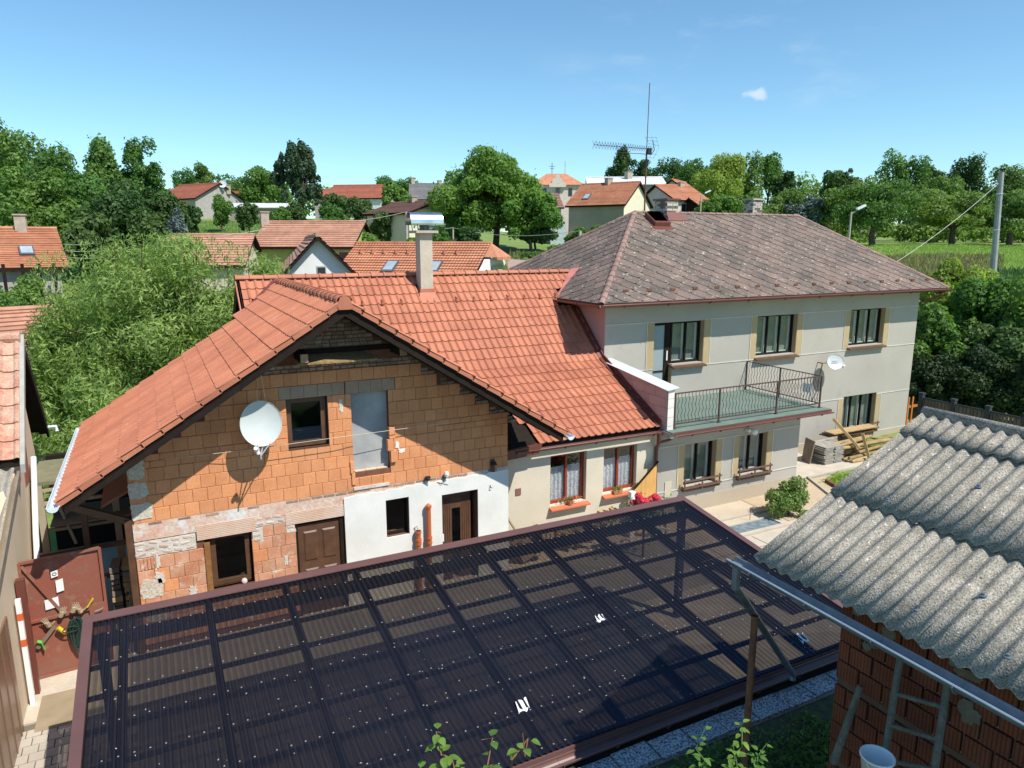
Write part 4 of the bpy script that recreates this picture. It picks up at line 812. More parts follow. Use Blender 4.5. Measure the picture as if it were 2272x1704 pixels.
# soffit, fascia, gutter
so_ = MB(); so_.box(EX0+.08, EY0+.08, EZ-.08, EX1-.08, EY1-.08, EZ-.02); part('soffit', so_, M('soffit_board', (.16, .12, .10), .8), gh)
def slope(a, b, c, d=None): return [np.array(p, float) for p in ((a, b, c) if d is None else (a, b, c, d))]
A, B, C_, D_ = (EX0, EY0, EZ), (EX1, EY0, EZ), (EX1, EY1, EZ), (EX0, EY1, EZ); P1, P2 = (RX0, RYm, RZ), (RX1, RYm, RZ)
hr_ = MB(); hr_.add([A, B, C_, D_, P1, P2], [(0, 1, 5, 4), (2, 3, 4, 5), (3, 0, 4), (1, 2, 5), (0, 3, 2, 1)]); groof = part('roof', hr_, ETERNITS, gh)
def slates(O, U, V_, poly, lim, tag_seed):      # diamond slates clipped to the slope outline (2D poly in U,V)
    O = np.array(O, float); U = np.array(U, float)/np.linalg.norm(U); V_ = np.array(V_, float)/np.linalg.norm(V_); N = np.cross(U, V_)
    if N[2] < 0: N = -N
    s = .285; cells = []; um = max(p[0] for p in poly); vm = max(p[1] for p in poly); edges = []
    n = len(poly); cx, cy = sum(p[0] for p in poly)/n, sum(p[1] for p in poly)/n
    for i in range(n):
        p, q = poly[i], poly[(i+1) % n]; a, b = q[1]-p[1], p[0]-q[0]; c = a*p[0]+b*p[1]
        if a*cx+b*cy > c: a, b, c = -a, -b, -c
        edges.append((a, b, c))
    j = 0
    while j*s < vm+.1:
        i = 0
        while i*2*s < um+.3:
            u, v = i*2*s+(s if j % 2 else 0), j*s
            full = [(u, v-s), (u+s, v), (u, v+s), (u-s, v)]; full = [(u-.05, v-s+.05), (u+.05, v-s+.05), (u+s, v), (u+.02, v+s), (u-.02, v+s), (u-s, v)]
            po = full
            for e in edges:
                if po: po = clip(po, *e)
            if len(po) > 2:
                p3 = [O+U*a+V_*b+N*(.012+.028*(1-(b-(v-s))/(2*s))) for a, b in po]; ctr = O+U*u+V_*v
                cells.append((np.linalg.norm(ctr-[0, 0, CZ]), po == full, p3, (u, v)))
            i += 1
        j += 1
    return cells, N, O, U, V_
def lay_slates(sets, lim):
    allc = []
    for cells, N, O, U, V_ in sets: allc += [(d, f, p3, N) for d, f, p3, uv in cells]
    allc.sort(key=lambda c: c[0]); rest = MB()
    for k, (d, f, p3, N) in enumerate(allc):
        mb = MB() if k < lim else rest; j = N*rnd.uniform(-.001, .004); mb.prism([p+j for p in p3], -N*.011)
        if k < lim: part('slate', mb, ETERNIT, groof)
    part('slate', rest, ETERNITS, groof, 'stuff')
sy = RZ-EZ; hy = RYm-EY0; Lf = math.hypot(hy, sy); hx = RX0-EX0; Ll = math.hypot(hx, sy)
set1 = slates(A, (1, 0, 0), (0, hy, sy), [(0, 0), (EX1-EX0, 0), (RX1-EX0, Lf), (hx, Lf)], 300, 1)
set2 = slates(D_, (0, -1, 0), (hx, 0, sy), [(0, 0), (EY1-EY0, 0), ((EY1-EY0)/2, Ll)], 300, 2)
lay_slates([set1, set2], 300)
hc = MB()
def hipcaps(a, b, n, nm='hip_cap'):
    a = np.array(a, float); b = np.array(b, float)
    for k in range(n):
        p, q_ = a+(b-a)*k/n, a+(b-a)*(k+1.15)/n; mb = MB(); d = (q_-p)/np.linalg.norm(q_-p); s = np.cross(d, (0, 0, 1)); s /= np.linalg.norm(s); u = np.cross(s, d)
        def ring(c, R): return [c+s*R*math.cos(t)+u*(R*.75*math.sin(t)+.0) for t in np.linspace(0, math.pi, 7)]
        mb.grid([ring(p, .10), ring(q_, .08)]); part(nm, mb, M('hip_tile', (.30, .17, .14), .9, (.20, .15, .13), scale=6, rand=.2, dirt=((.50, .46, .42), 14, .6, .68)), groof)
hipcaps(A, P1, 20); hipcaps(D_, P1, 20); hipcaps(B, P2, 20); hipcaps(P1, P2, 24, 'ridge_cap')
gutter(gh, (EX0-.06, EY0-.07, EZ-.03), (EX1+.06, EY0-.07, EZ-.03), .07, COPPER, hooks=10); gutter(gh, (EX0-.07, EY1, EZ-.03), (EX0-.07, EY0-.05, EZ-.03), .07, COPPER, hooks=4)
part('fascia', MB().box(EX0+.0, EY0-.0, EZ-.10, EX1, EY0+.03, EZ-.005).box(EX0, EY0+.03, EZ-.10, EX0+.03, EY1, EZ-.005), COPPER, gh)
q = MB(); q.tube([(EX1-.3, EY0-.05, EZ-.10), (EX1-.35, EY0+.2, EZ-.35), (GX1+.08, YG+.1, EZ-.6), (GX1+.08, YG+.1, 0)], .045, 8); part('downpipe', q, COPPER, gh)
for k in range(18):
    x = EX0+1.1+k*.86; y = EY0+.42; z = EZ+sy/hy*.42+.03
    q = MB(); q.box(x-.09, y-.05, z, x+.09, y-.03, z+.07); q.box(x-.015, y-.04, z-.01, x+.015, y+.12, z+.05); part('snow_hook', q, RUST, groof)
# roof hatch, chimneys, antenna
hx0, hy0 = onPl(1448, 480, A, np.cross((1, 0, 0), (0, hy, sy)))[:2]
def rz_(y): return EZ+sy/hy*(y-EY0)
h0 = onPl(1452, 505, A, np.cross((1, 0, 0), (0, hy, sy))); hh = np.array([(h0[0], h0[1]), (h0[0]+.66, h0[1]), (h0[0]+.66, h0[1]+.6), (h0[0], h0[1]+.6)]); hcx, hcy = hh.mean(0)
q = MB(); q.prism([(x, y, rz_(y)-.02) for x, y in hh], (0, -.06, .20)); part('roof_hatch', q, COPPER, groof); part('pane', MB().prism([(x+(.05 if x < hcx else -.05), (y-.06)+(.05 if y < hcy else -.05), rz_(y)+.195) for x, y in hh], (0, 0, .012)), glassmat('hatch_glass', (.06, .07, .08), .35), groof)
part('hatch_apron', MB().prism([(hcx-.42, hh[0][1]-.16, rz_(hh[0][1]-.16)+.05), (hcx+.42, hh[0][1]-.16, rz_(hh[0][1]-.16)+.05), (hcx+.42, hh[0][1]+.1, rz_(hh[0][1]+.1)+.06), (hcx-.42, hh[0][1]+.1, rz_(hh[0][1]+.1)+.06)], (0, 0, -.01)), COPPER, groof)
CHB = M('chimney_brick', (.60, .55, .48), .9, (.50, .45, .38), scale=3, rand=.3, fine=.1); CHB2 = M('dark_chimney_brick', (.16, .13, .12), .9)
def brick_chimney(x, y, w_, d_, z0, z1, lb, cap):
    core = part('chimney', MB().box(x-w_/2+.01, y-d_/2+.01, z0, x+w_/2-.01, y+d_/2-.01, z1), MORTAR, groof, label=lb)
    z = z0; j = 0; rw = .085
    q = [MB(), MB()]
    while z < z1-.04:
        for face in (0, 1):
            ln_ = w_ if face == 0 else d_; u = -(.13 if j % 2 else 0)
            while u < ln_:
                a, b = max(u, 0), min(u+.25, ln_)
                if b-a > .05:
                    m = q[1] if rnd.random() < .25 else q[0]
                    if face == 0: m.box(x-w_/2+a+.006, y-d_/2-.005, z+.005, x-w_/2+b-.006, y-d_/2+.03, z+rw-.006)
                    else: m.box(x-w_/2-.005, y-d_/2+a+.006, z+.005, x-w_/2+.03, y-d_/2+b-.006, z+rw-.006)
                u += .26
        z += rw; j += 1
    part('brick', q[0], CHB, groof, 'stuff'); part('brick', q[1], CHB2, groof, 'stuff')
    part('chimney_cap', MB().box(x-w_/2-.06, y-d_/2-.06, z1, x+w_/2+.06, y+d_/2+.06, z1+.06), cap, groof)
k0 = onPl(1479, 483, A, np.cross((1, 0, 0), (0, hy, sy)))
kx, ky = k0[0]+.25, k0[1]+.35
brick_chimney(kx, ky, .5, .7, rz_(k0[1])-.1, z_at(0, 444, kx, ky-.35), 'speckled pale brick chimney beside the roof hatch', COPPER); part('chimney_flashing', MB().prism([(kx-.35, ky-.60, rz_(ky-.6)+.06), (kx+.6, ky-.60, rz_(ky-.6)+.06), (kx+.36, ky-.36, rz_(ky-.36)+.2), (kx-.27, ky-.36, rz_(ky-.36)+.2)], (0, 0, -.02)), COPPER, groof)
qx, qy = onY(1678, 474, 21.9)[:2]
brick_chimney(qx+.05, qy+.25, .52, .5, 7.4, z_at(0, 444, qx, qy), 'dark sooty brick chimney behind the ridge', CONC)
an = thing('roof_antenna', 'tall television antenna mast on the peak of the hip roof', 'antenna', (15.6, RYm, RZ)); ax, ay = 15.85, RYm
part('mast', MB().tube([(ax, ay, RZ-.1), (ax, ay, 10.55)], .028, 8).tube([(ax, ay, 10.5), (ax+.03, ay, 12.75)], .014, 6), RUST, an)
def apt(px, py): p = onY(px, py, ay-.15); return p
bo = MB(); p0, p1 = apt(1318, 321), apt(1446, 331); bo.tube([p0, p1], .011, 5); bo.tube([apt(1368, 322), apt(1370, 338), apt(1378, 339), apt(1420, 341)], .010, 5); bo.tube([apt(1420, 341), apt(1445, 343), apt(1452, 333), apt(1448, 312)], .012, 5)
part('boom', bo, BLACK, an); el = MB()
for k in range(24):
    c = p0+(p1-p0)*(k/23)**.9; sz = .13 if k < 15 else .10
    for a in (-1, 1): el.tube([c+np.array((-.06, 0, a*sz)), c, c+np.array((.02, 0, 0))], .006, 4); el.tube([c+np.array((.05, -.05, a*sz*.8)), c], .006, 4)
part('element', el, M('antenna_blue', (.02, .03, .08), .5), an, 'stuff')
rf = MB()
for a, b in ((apt(1432, 305), apt(1458, 305)), (apt(1436, 311), apt(1460, 314)), (apt(1440, 318), apt(1462, 324)), (apt(1432, 349), apt(1452, 351)), (apt(1440, 341), apt(1458, 343)), (apt(1432, 305), apt(1444, 326)), (apt(1445, 304), apt(1455, 326)), (apt(1455, 304), apt(1462, 326)), (apt(1444, 328), apt(1432, 350)), (apt(1462, 327), apt(1450, 351)), (apt(1453, 328), apt(1441, 350))): rf.tube([a, b], .004, 4)
part('reflector_grid', rf, BLACK, an); part('amplifier', MB().box(*(apt(1440, 337)-[.08, .05, .08]), *(apt(1440, 333)+[.08, .05, .06])), BLACK, an); part('clamp', MB().box(ax-.06, ay-.06, 10.0, ax+.06, ay+.06, 10.18), BLACK, an)
od = tuple(onY(*zc_(995, 592), 16.75)); t_, W_ = dish('satellite_dish', 'small oval satellite dish at the balcony corner of the grey house', od, .33, .82, (-.25, -1, .35), DISHW, 0, 0)
q = MB(); q.tube([W_(0, 0, -.12), (od[0]-.35, YG-.2, od[2]-.05), (od[0]-.5, YG-.2, od[2]-.9)], .02, 7); q.tube([(od[0]-.35, YG-.2, od[2]-.05), (od[0]-.35, YG, od[2]-.05)], .02, 7); part('dish_bracket', q, RUST, t_)
q = MB(); q.tube([W_(0, -.27, 0), W_(.05, -.22, .30)], .012, 6); part('feed_arm', q, ZINC, t_); part('receiver', MB().tube([W_(.05, -.22, .28), W_(.05, -.18, .36)], .035, 8), WHITEP, t_)
q = MB()
for j in range(2):
    for k in range(9 if j else 6): x = (-.16 if j else -.10)+k*.036; q.add([W_(x, .02-j*.06, -.052), W_(x+.022, .02-j*.06, -.052), W_(x+.022, .05-j*.06, -.052), W_(x, .05-j*.06, -.052)], [(0, 1, 2, 3)])
part('print', q, M('dish_print', (.25, .3, .36), .6), t_)
# ================================================================== CARPORT
CYF, CYN, CZF, CZN, CXL, CXR = 10.38, 6.04, 2.45, 1.88, -1.15, 9.02
cps = (CZF-CZN)/(CYF-CYN)
def cz_(y): return CZN+cps*(y-CYN)
car = thing('carport', 'long carport under smoky translucent corrugated sheets with brown metal edging', 'carport', (4, 8.2, 0))
def smokemat():
    m = bpy.data.materials.new('smoky_sheet'); m.use_nodes = True; t = m.node_tree; t.nodes.clear(); L = t.links.new
    o = t.nodes.new('ShaderNodeOutputMaterial'); tr = t.nodes.new('ShaderNodeBsdfTransparent'); gl = t.nodes.new('ShaderNodeBsdfGlossy'); df = t.nodes.new('ShaderNodeBsdfDiffuse'); m1 = t.nodes.new('ShaderNodeMixShader'); m2 = t.nodes.new('ShaderNodeMixShader')
    g = t.nodes.new('ShaderNodeNewGeometry'); n = t.nodes.new('ShaderNodeTexNoise'); n.inputs['Scale'].default_value = 1.4; n.inputs['Detail'].default_value = 6; L(g.outputs['Position'], n.inputs['Vector'])
    r = t.nodes.new('ShaderNodeMapRange'); L(n.outputs[0], r.inputs[0]); r.inputs[1].default_value = .35; r.inputs[2].default_value = .75; r.inputs[3].default_value = .42; r.inputs[4].default_value = .62; s_ = t.nodes.new('ShaderNodeSeparateXYZ'); L(g.outputs['Position'], s_.inputs[0]); a1 = t.nodes.new('ShaderNodeMath'); a1.operation = 'MULTIPLY'; L(s_.outputs[0], a1.inputs[0]); a1.inputs[1].default_value = 2*math.pi/.076; a2 = t.nodes.new('ShaderNodeMath'); a2.operation = 'SINE'; L(a1.outputs[0], a2.inputs[0]); a3 = t.nodes.new('ShaderNodeMath'); a3.operation = 'MULTIPLY_ADD'; L(a2.outputs[0], a3.inputs[0]); a3.inputs[1].default_value = -.16; L(r.outputs[0], a3.inputs[2]); L(a3.outputs[0], m1.inputs[0])
    tr.inputs[0].default_value = (.30, .265, .225, 1); df.inputs[0].default_value = (.020, .0195, .022, 1); gl.inputs['Roughness'].default_value = .22; gl.inputs[0].default_value = (.55, .66, 1.0, 1)
    f = t.nodes.new('ShaderNodeFresnel'); f.inputs[0].default_value = 1.45; L(tr.outputs[0], m1.inputs[1]); L(df.outputs[0], m1.inputs[2]); L(f.outputs[0], m2.inputs[0]); L(m1.outputs[0], m2.inputs[1]); L(gl.outputs[0], m2.inputs[2]); L(m2.outputs[0], o.inputs[0]); return m
SMOKE = smokemat()
raft = [-.72+1.062*k for k in range(10)]
NAVY = M('navy_beam', (.020, .024, .05), .55, (.024, .028, .055), scale=3)
for x in raft:
    part('rafter', MB().prism([(x-.045, CYN+.1, cz_(CYN+.1)-.03), (x-.045, CYF-.06, cz_(CYF-.06)-.03), (x-.045, CYF-.06, cz_(CYF-.06)-.15), (x-.045, CYN+.1, cz_(CYN+.1)-.15)], (.09, 0, 0)), NAVY, car)
rowsY = [9.95-.555*k for k in range(8)]
for y in rowsY: part('purlin', MB().prism([(CXL+.06, y-.025, cz_(y-.025)-.03), (CXL+.06, y+.025, cz_(y+.025)-.03), (CXL+.06, y+.025, cz_(y)-.075), (CXL+.06, y-.025, cz_(y)-.075)], (CXR-CXL-.12, 0, 0)), NAVY, car)
xs0 = [CXL+.05]+raft+[CXR-.05]
for k in range(len(xs0)-1):
    a, b = xs0[k]-(.05 if k else 0), xs0[k+1]+.02; n = int((b-a)/.0095); X_ = np.linspace(a, b, n); q = MB(); dz = .004*(k % 2)
    q.grid([[(x, y, cz_(y)+.006+dz+.015*math.sin(2*math.pi*x/.076)) for x in X_] for y in (CYN-.04, CYF-.10)]); part('roof_sheet', q, SMOKE, car, sm=True)
scr = MB()
for y in rowsY:
    x = CXL+.2
    while x < CXR-.1:
        xx = round(x/.076)*.076+.019; scr.add([(xx-.009, y-.009, cz_(y)+.024), (xx+.009, y-.009, cz_(y)+.024), (xx+.009, y+.009, cz_(y)+.024), (xx-.009, y+.009, cz_(y)+.024), (xx, y, cz_(y)+.032)], [(0, 1, 4), (1, 2, 4), (2, 3, 4), (3, 0, 4)]); x += .1675
part('screw', scr, M('screw_head', (.22, .20, .19), .5), car, 'stuff')
part('edge_flashing', MB().prism([(CXL-.05, CYF-.11, cz_(CYF-.11)+.035), (CXL-.05, CYF+.03, CZF+.05), (CXL-.05, CYF+.03, CZF-.13), (CXL-.05, CYF+.0, CZF-.13), (CXL-.05, CYF+.0, CZF+.0), (CXL-.05, CYF-.11, cz_(CYF-.11)+.02)], (CXR-CXL+.10, 0, 0)), BRNMET, car)
for x0, s in ((CXL-.05, 1), (CXR-.07, 1)): part('edge_flashing', MB().prism([(x0, CYN-.06, cz_(CYN-.06)+.035), (x0, CYF-.115, cz_(CYF-.115)+.04), (x0, CYF-.115, cz_(CYF)-.12), (x0, CYN-.06, cz_(CYN)-.14)], (.12, 0, 0)), BRNMET, car)
gutter(car, (CXR+.05, CYN-.13, CZN-.05), (CXL, CYN-.13, CZN-.10), .07, BRNMET, hooks=14)
part('eave_board', MB().box(CXL, CYN-.05, CZN-.20, CXR, CYN-.02, CZN-.03), BRNMET, car)
for x in (-1.0, 8.9): part('post', MB().box(x-.06, CYF-.22, 0, x+.06, CYF-.10, cz_(CYF-.2)-.15), NAVY, car)
part('beam', MB().box(CXL+.05, CYF-.24, cz_(CYF-.2)-.31, CXR-.05, CYF-.12, cz_(CYF-.2)-.155), NAVY, car)
def patch_on(x, y, s, name, lab):
    q = MB(); X_ = np.linspace(x-s/2, x+s/2, 9); rr = [(-.5, .5), (-.4, .62), (-.5, .45)]
    q.grid([[(xx+.02*j, y+(j-1)*s*.55+.02*math.sin(xx*60), cz_(y+(j-1)*s*.55)+.014+.011*math.sin(2*math.pi*xx/.076)+.004) for xx in X_] for j in range(3)]); tag(part(name, q, WHITEP, sm=True), lab, 'patch', 'white repair patches on the carport sheets')
patch_on(5.34, 7.79, .12, 'repair_patch', 'white repair patch farthest from the gutter of the carport'); patch_on(3.52, 6.72, .16, 'repair_patch', 'largest white repair patch, low in the middle of the carport sheets'); patch_on(7.79, 6.32, .14, 'repair_patch', 'white repair patch beside the leaning downpipe')
lit_ = MB(); rg = np.random.default_rng(5)
for k in range(170):
    x, y = rg.uniform(CXL+.2, CXR-.2), CYN+abs(rg.normal())*1.4
    if y > CYF-.2: continue
    s = rg.uniform(.006, .018); a = rg.uniform(0, 3.1); z = cz_(y)+.026; lit_.add([(x-s*math.cos(a), y-s*math.sin(a), z), (x+s*.4*math.sin(a), y-s*.4*math.cos(a), z+.004), (x+s*math.cos(a), y+s*math.sin(a), z), (x-s*.4*math.sin(a), y+s*.4*math.cos(a), z+.004)], [(0, 1, 2, 3)])
tag(part('fallen_debris', lit_, M('dry_petal', (.50, .47, .42), .9), None, 'stuff'), 'specks of dry leaf and petal scattered over the carport sheets', 'debris')
# ================================================================== GROUND
gm_ = MB(); xs = np.concatenate([np.linspace(-420, -62, 14), np.arange(-60, 150, 3.), np.linspace(154, 520, 14)]); ys = np.concatenate([np.arange(-30, 22, 13), np.arange(22, 190, 3.), np.linspace(195, 900, 24)])
gm_.grid([[(x, y, float(terr(x, y))-.02) for x in xs] for y in ys]); struct('ground', gm_, GROUNDG, True)
yd = MB(); yd.box(-2.6, 5.9, -.3, 34, 17.1, 0.0); yd.box(-2.6, 17.1, -.3, 34, 28, -.005); struct('yard', yd, YARDC)
pb = MB(); pb.box(14.9, 10.5, 0, 31, 15.0, .012); struct('soil', pb, SOIL)
# concrete strip along the wall, border, flower bed lid
struct('path', MB().box(17.15, 15.1, .012, 25.9, 17.15, .05), CONC_L)
struct('kerb', MB().box(11.9, 13.60, 0, 16.4, 13.66, .04).box(18.2, 15.02, .012, 24.5, 15.10, .075).bar((18.2, 15.0, .04), (17.4, 13.4, .04), .08, .07), CONC)
tk = thing('sunken_tray', 'shallow dark tray with pale concrete rim in the yard', 'tray', (13.8, 12.9, 0))
part('rim', MB().box(12.6, 12.56, 0, 15.2, 12.70, .06).box(14.5, 12.70, 0, 14.62, 13.24, .06).box(12.6, 13.2, 0, 14.5, 13.26, .05), CONC_L, tk); part('lid', MB().box(12.8, 12.70, 0, 14.5, 13.2, .03), M('dark_lid', (.10, .13, .15), .7, (.20, .25, .27), scale=6), tk)
struct('pavement', MB().box(11.0, 9.2, .002, 19, 12.5, .02), CONC_L)
jm = MB()
for x in (11.7, 13.2, 14.7, 16.2): jm.box(x, 9.2, .0205, x+.025, 12.49, .023)
jm.box(11.0, 11.9, .0205, 19, 11.92, .023); struct('pavement_joint', jm, JOINTP)
# paving of the alley at the left, stones one by one
pv = MB().box(-2.5, 5.5, 0, -.9, 12.2, .02); pv = struct('paving', pv, JOINTP); ps = MB().box(-.095, -.095, 0, .095, .095, .05).mesh('paving_stone', PAVE)
n = 0
for j in range(34):
    for i in range(8):
        x = -2.40+i*.205; y = 11.9-j*.205
        if n < 300: o = link('paving_stone', ps, pv); o.location = (x+(.1 if j % 2 else 0), y, rnd.uniform(.0, .008)); n += 1
struct('threshold', MB().box(-2.5, 12.2, 0, -.9, 13.6, .05), CONC_L); struct('drain_cover', MB().box(-2.2, 11.9, .05, -1.6, 12.9, .056), M('stained_concrete', (.30, .24, .16), .9))
# under the carport: paved too
pv2 = MB().box(-.9, 6.0, 0, 11.5, 11.0, .02); struct('house_paving', MB().box(-.9, 11.0, 0, 11.5, 13.6, .02), M('dimmed_paving', (.24, .22, .18), .9, (.2, .18, .15), scale=4, fine=.1)); struct('carport_floor', pv2, M('carport_paving', (.36, .33, .27), .9, (.30, .27, .22), scale=3, fine=.1))  # house strip coloured darker so its sunlight reads dimmer through the sheets
# ================================================================== SHED with corrugated cement roof
SEX, SEZ, SRX, SRZ, SY1, SY0_ = 4.875, 4.525, 7.15, 5.675, 4.53, 1.6; WP = .1328
shed = thing('shed', 'brick shed with lichen-covered corrugated cement roof', 'shed', (6, 3, 1.65))
ss = (SRZ-SEZ)/(SRX-SEX); sl_ = math.hypot(SRX-SEX, SRZ-SEZ); sc_ = (SRX-SEX)/sl_; sn_ = (SRZ-SEZ)/sl_
def shz(x): return SEZ+ss*(x-SEX)
def asb_sheet(y0, y1, xa, xb, lift):
    q = MB(); Y_ = np.linspace(y0, y1, max(3, int((y1-y0)/.0111))); n_ = np.array((-sn_, 0, sc_))
    f = lambda x, y, e, l: (x-sn_*(e+.0), y, shz(x)+(.0175*math.cos(2*math.pi*(y-SY1)/WP)+l)+e)
    q.grid([[f(xa+.004, y, -.012, lift+.020) for y in Y_], [f(xa, y, 0, lift+.020) for y in Y_], [f((xa+xb)/2, y, 0, lift/2+.014) for y in Y_], [f(xb, y, 0, .004) for y in Y_]]); return q
srf = part('roof', MB().box(SEX+.35, SY0_, SEZ-.1, SRX+2, 3.6, SEZ-.02), DARKW, shed)
laps = [(SEX-.045, 5.845), (5.81, 6.81), (6.78, SRX-.02)]
for a, b in laps:
    y = SY1; k = 0
    while y > SY0_+.1:
        y0 = max(y-.797, SY0_); q = asb_sheet(y0-.02, y, a, b, .010+.007*(k % 2)); part('roof_sheet', q, ASB, srf, sm=True); y -= .797; k += 1
rc = MB(); rc.tube([(SRX+.03, SY1+.02, SRZ+.008), (SRX+.03, SY0_, SRZ+.008)], .060, 12); part('ridge_cap', rc, ASB, srf, sm=True)
back_ = MB(); back_.prism([(SRX, SY1, SRZ+.02), (9.3, SY1, SEZ+.08), (9.3, SY0_, SEZ+.08), (SRX, SY0_, SRZ+.02)], (0, 0, -.04)); part('back_slope', back_, ASB, srf)
for x, y in ((9.2, 5.69), (9.2, 4.81), (7.9, 5.33), (7.9, 4.45), (7.9, 3.6), (6.72, 4.98), (6.72, 4.1), (6.72, 3.2), (9.2, 3.9), (7.2, 3.75), (8.5, 4.6)):
    x, y = x*.75, y*.75; yy = SY1-round((SY1-y)/WP)*WP; q = MB(); q.lathe([(0, .02), (.014, .018), (.014, .0), (.028, 0), (.03, -.006)], (x, yy, shz(x)+.042), 8); part('roof_bolt', q, ZINC_OLD, srf)
for k in range(6):
    q = MB(); y = SY1-.797*(k % 3+1); x = SEX+.4+k*.28; q.lathe([(0, .012), (.015, .01), (.022, 0)], (x, y-.01, shz(x)+.012), 7); part('moss_cushion', q, M('dark_moss', (.03, .028, .018), .95), srf)
SWX, SWY = 5.175, 3.79
swl = MB(); swl.box(SWX+.02, SY0_, 1.5, SWX+.3, SWY, 4.62); swl.box(SWX+.3, SWY-.28, 1.5, 9.1, SWY-.02, 4.62); swl.prism([(SWX+.3, SWY-.02, 4.6), (9.1, SWY-.02, 4.6), (SRX, SWY-.02, SRZ-.1)], (0, -.2, 0)); swl = part('wall', swl, MORTAR, shed)
SB = groove(M('shed_hollow_block', (.19, .058, .028), .9, (.14, .042, .022), scale=3, rand=.15, fine=.1, dirt=((.30, .26, .2), 3, .66, .76)), 'Y', .030, .006, .5)
SBm = MB().box(-.012, -.105, -.085, .04, .105, .085).mesh('hollow_block', SB); SBs = MB().box(-.012, -.05, -.085, .04, .05, .085).mesh('hollow_block', SB)
z = 1.62; j = 0
while z < 4.5:
    hgt = .17; y = SWY-.0
    if j % 4 == 2:
        part('brick_course', MB().box(SWX+.008, SY0_, z-.0, SWX+.02, SWY, z+.055), M('rough_brick', (.13, .06, .04), .95, (.12, .085, .06), scale=7, bump=.6, bscale=20), swl); z += .065
    y -= (.115 if j % 2 else .0)+.21
    first = True
    while y > SY0_:
        s = .28; o = link('hollow_block', SBm, swl); o.location = (SWX+rnd.uniform(-.004, .004), y+.105, z+.09); o.scale = (1, .96, .97); y -= .222
    if j % 2: o = link('hollow_block', SBs, swl); o.location = (SWX, SWY-.052, z+.09)
    z += .182; j += 1
for cy, cz_p, w_, h_, s in ((4.75, 3.42, .5, .10, 1), (4.45, 3.25, .16, .22, 2), (3.95, 3.1, .18, .2, 3), (3.6, 3.25, .3, .12, 4), (3.55, 2.85, .22, .26, 5), (4.7, 2.95, .12, .12, 8)):
    rr = random.Random(s); po = []
    for k in range(18):
        a = 2*math.pi*k/18; qq = 1+rr.uniform(-.35, .2); po.append((SWX-.024, .75*(cy+w_/2*qq*math.cos(a)), 1.8625+.75*(cz_p+h_/2*qq*math.sin(a))))
    part('mortar_smear', MB().prism(po, (.014, 0, 0)), M('grey_mortar', (.17, .155, .12), .95, (.13, .115, .09), scale=14, bump=.8, bscale=30), shed)
part('wall_plate', MB().box(SWX-.02, SY0_, 4.44, SWX+.08, SWY+.68, 4.53), GREYW, shed)
for y in np.arange(SY0_+.3, SY1, .8): part('rafter_end', MB().prism([(SEX+.05, y-.04, shz(SEX+.05)-.04), (6.4, y-.04, shz(6.4)-.03), (6.4, y-.04, shz(6.4)-.11), (SEX+.05, y-.04, shz(SEX+.05)-.11)], (0, .06, 0)), GREYW, shed)
gutter(shed, (SEX-.10, SY1+.225, SEZ-.075), (SEX-.11, SY0_, SEZ-.09), .064, ZINC_OLD, hooks=5)
part('gutter_bead', MB().tube([(SEX-.163, SY1+.21, SEZ-.071), (SEX-.176, SY0_, SEZ-.086)], .010, 8), ZINC, shed)
dq = MB(); gx, gy = SEX-.10, SY1+.14; dq.tube([(gx, gy, SEZ-.11), (gx, gy, SEZ-.36)], .040, 10); dq.tube([(gx, gy, SEZ-.34), (7.05, 5.80, CZN+.02), (7.05, 5.80, CZN-.06)], .042, 10); part('downpipe', dq, ZINC_OLD, shed)
# ================================================================== GARDEN terrace in front
GZ = 1.66
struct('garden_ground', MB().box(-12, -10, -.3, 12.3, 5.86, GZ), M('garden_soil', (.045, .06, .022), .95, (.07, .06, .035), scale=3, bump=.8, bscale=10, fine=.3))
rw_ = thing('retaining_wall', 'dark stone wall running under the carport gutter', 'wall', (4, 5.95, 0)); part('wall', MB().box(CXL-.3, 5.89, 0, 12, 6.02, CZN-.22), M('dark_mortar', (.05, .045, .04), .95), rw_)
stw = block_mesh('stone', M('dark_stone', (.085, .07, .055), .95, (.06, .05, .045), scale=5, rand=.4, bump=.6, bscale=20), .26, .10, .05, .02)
for k in range(60):
    x = 1.6+(k % 30)*.30+(.13 if k > 29 else 0)
    o = link('stone', stw, rw_); o.location = (x, 5.868, CZN-.29-.0+(-.11 if k > 29 else 0)); o.scale = (rnd.uniform(.8, 1.1), 1, rnd.uniform(.8, 1.05)); o.parent = rw_; o.matrix_parent_inverse = Matrix.Translation(-Vector(rw_.location))
tz = MB(); x = 1.7; tsm = None
sr = struct('edging', MB().box(1.5, 5.50, GZ-.02, 9, 5.86, GZ+.012), MORTAR)
while x < 8.8:
    o = link('slab', MB().box(.012, .10, 0, .488, .40, .05).mesh('slab', TERRAZ), sr); o.location = (x, 5.42+rnd.uniform(-.01, .01), GZ+.0); o.rotation_euler = (rnd.uniform(-.03, .03), rnd.uniform(-.02, .02), rnd.uniform(-.02, .02)); x += .5
rp = onY(*(1512+475*.34358, 1134+675*.34358), 4.5)
tag(part('rusty_pole', MB().tube([(rp[0], 4.5, GZ-.1), (rp[0]-.0, 4.5, rp[2])], .034, 12, False).tube([(rp[0], 4.5, GZ-.1), (rp[0], 4.5, rp[2])], .029, 12, False), RUST), 'hollow rusty steel pole standing in front of the carport', 'pole')
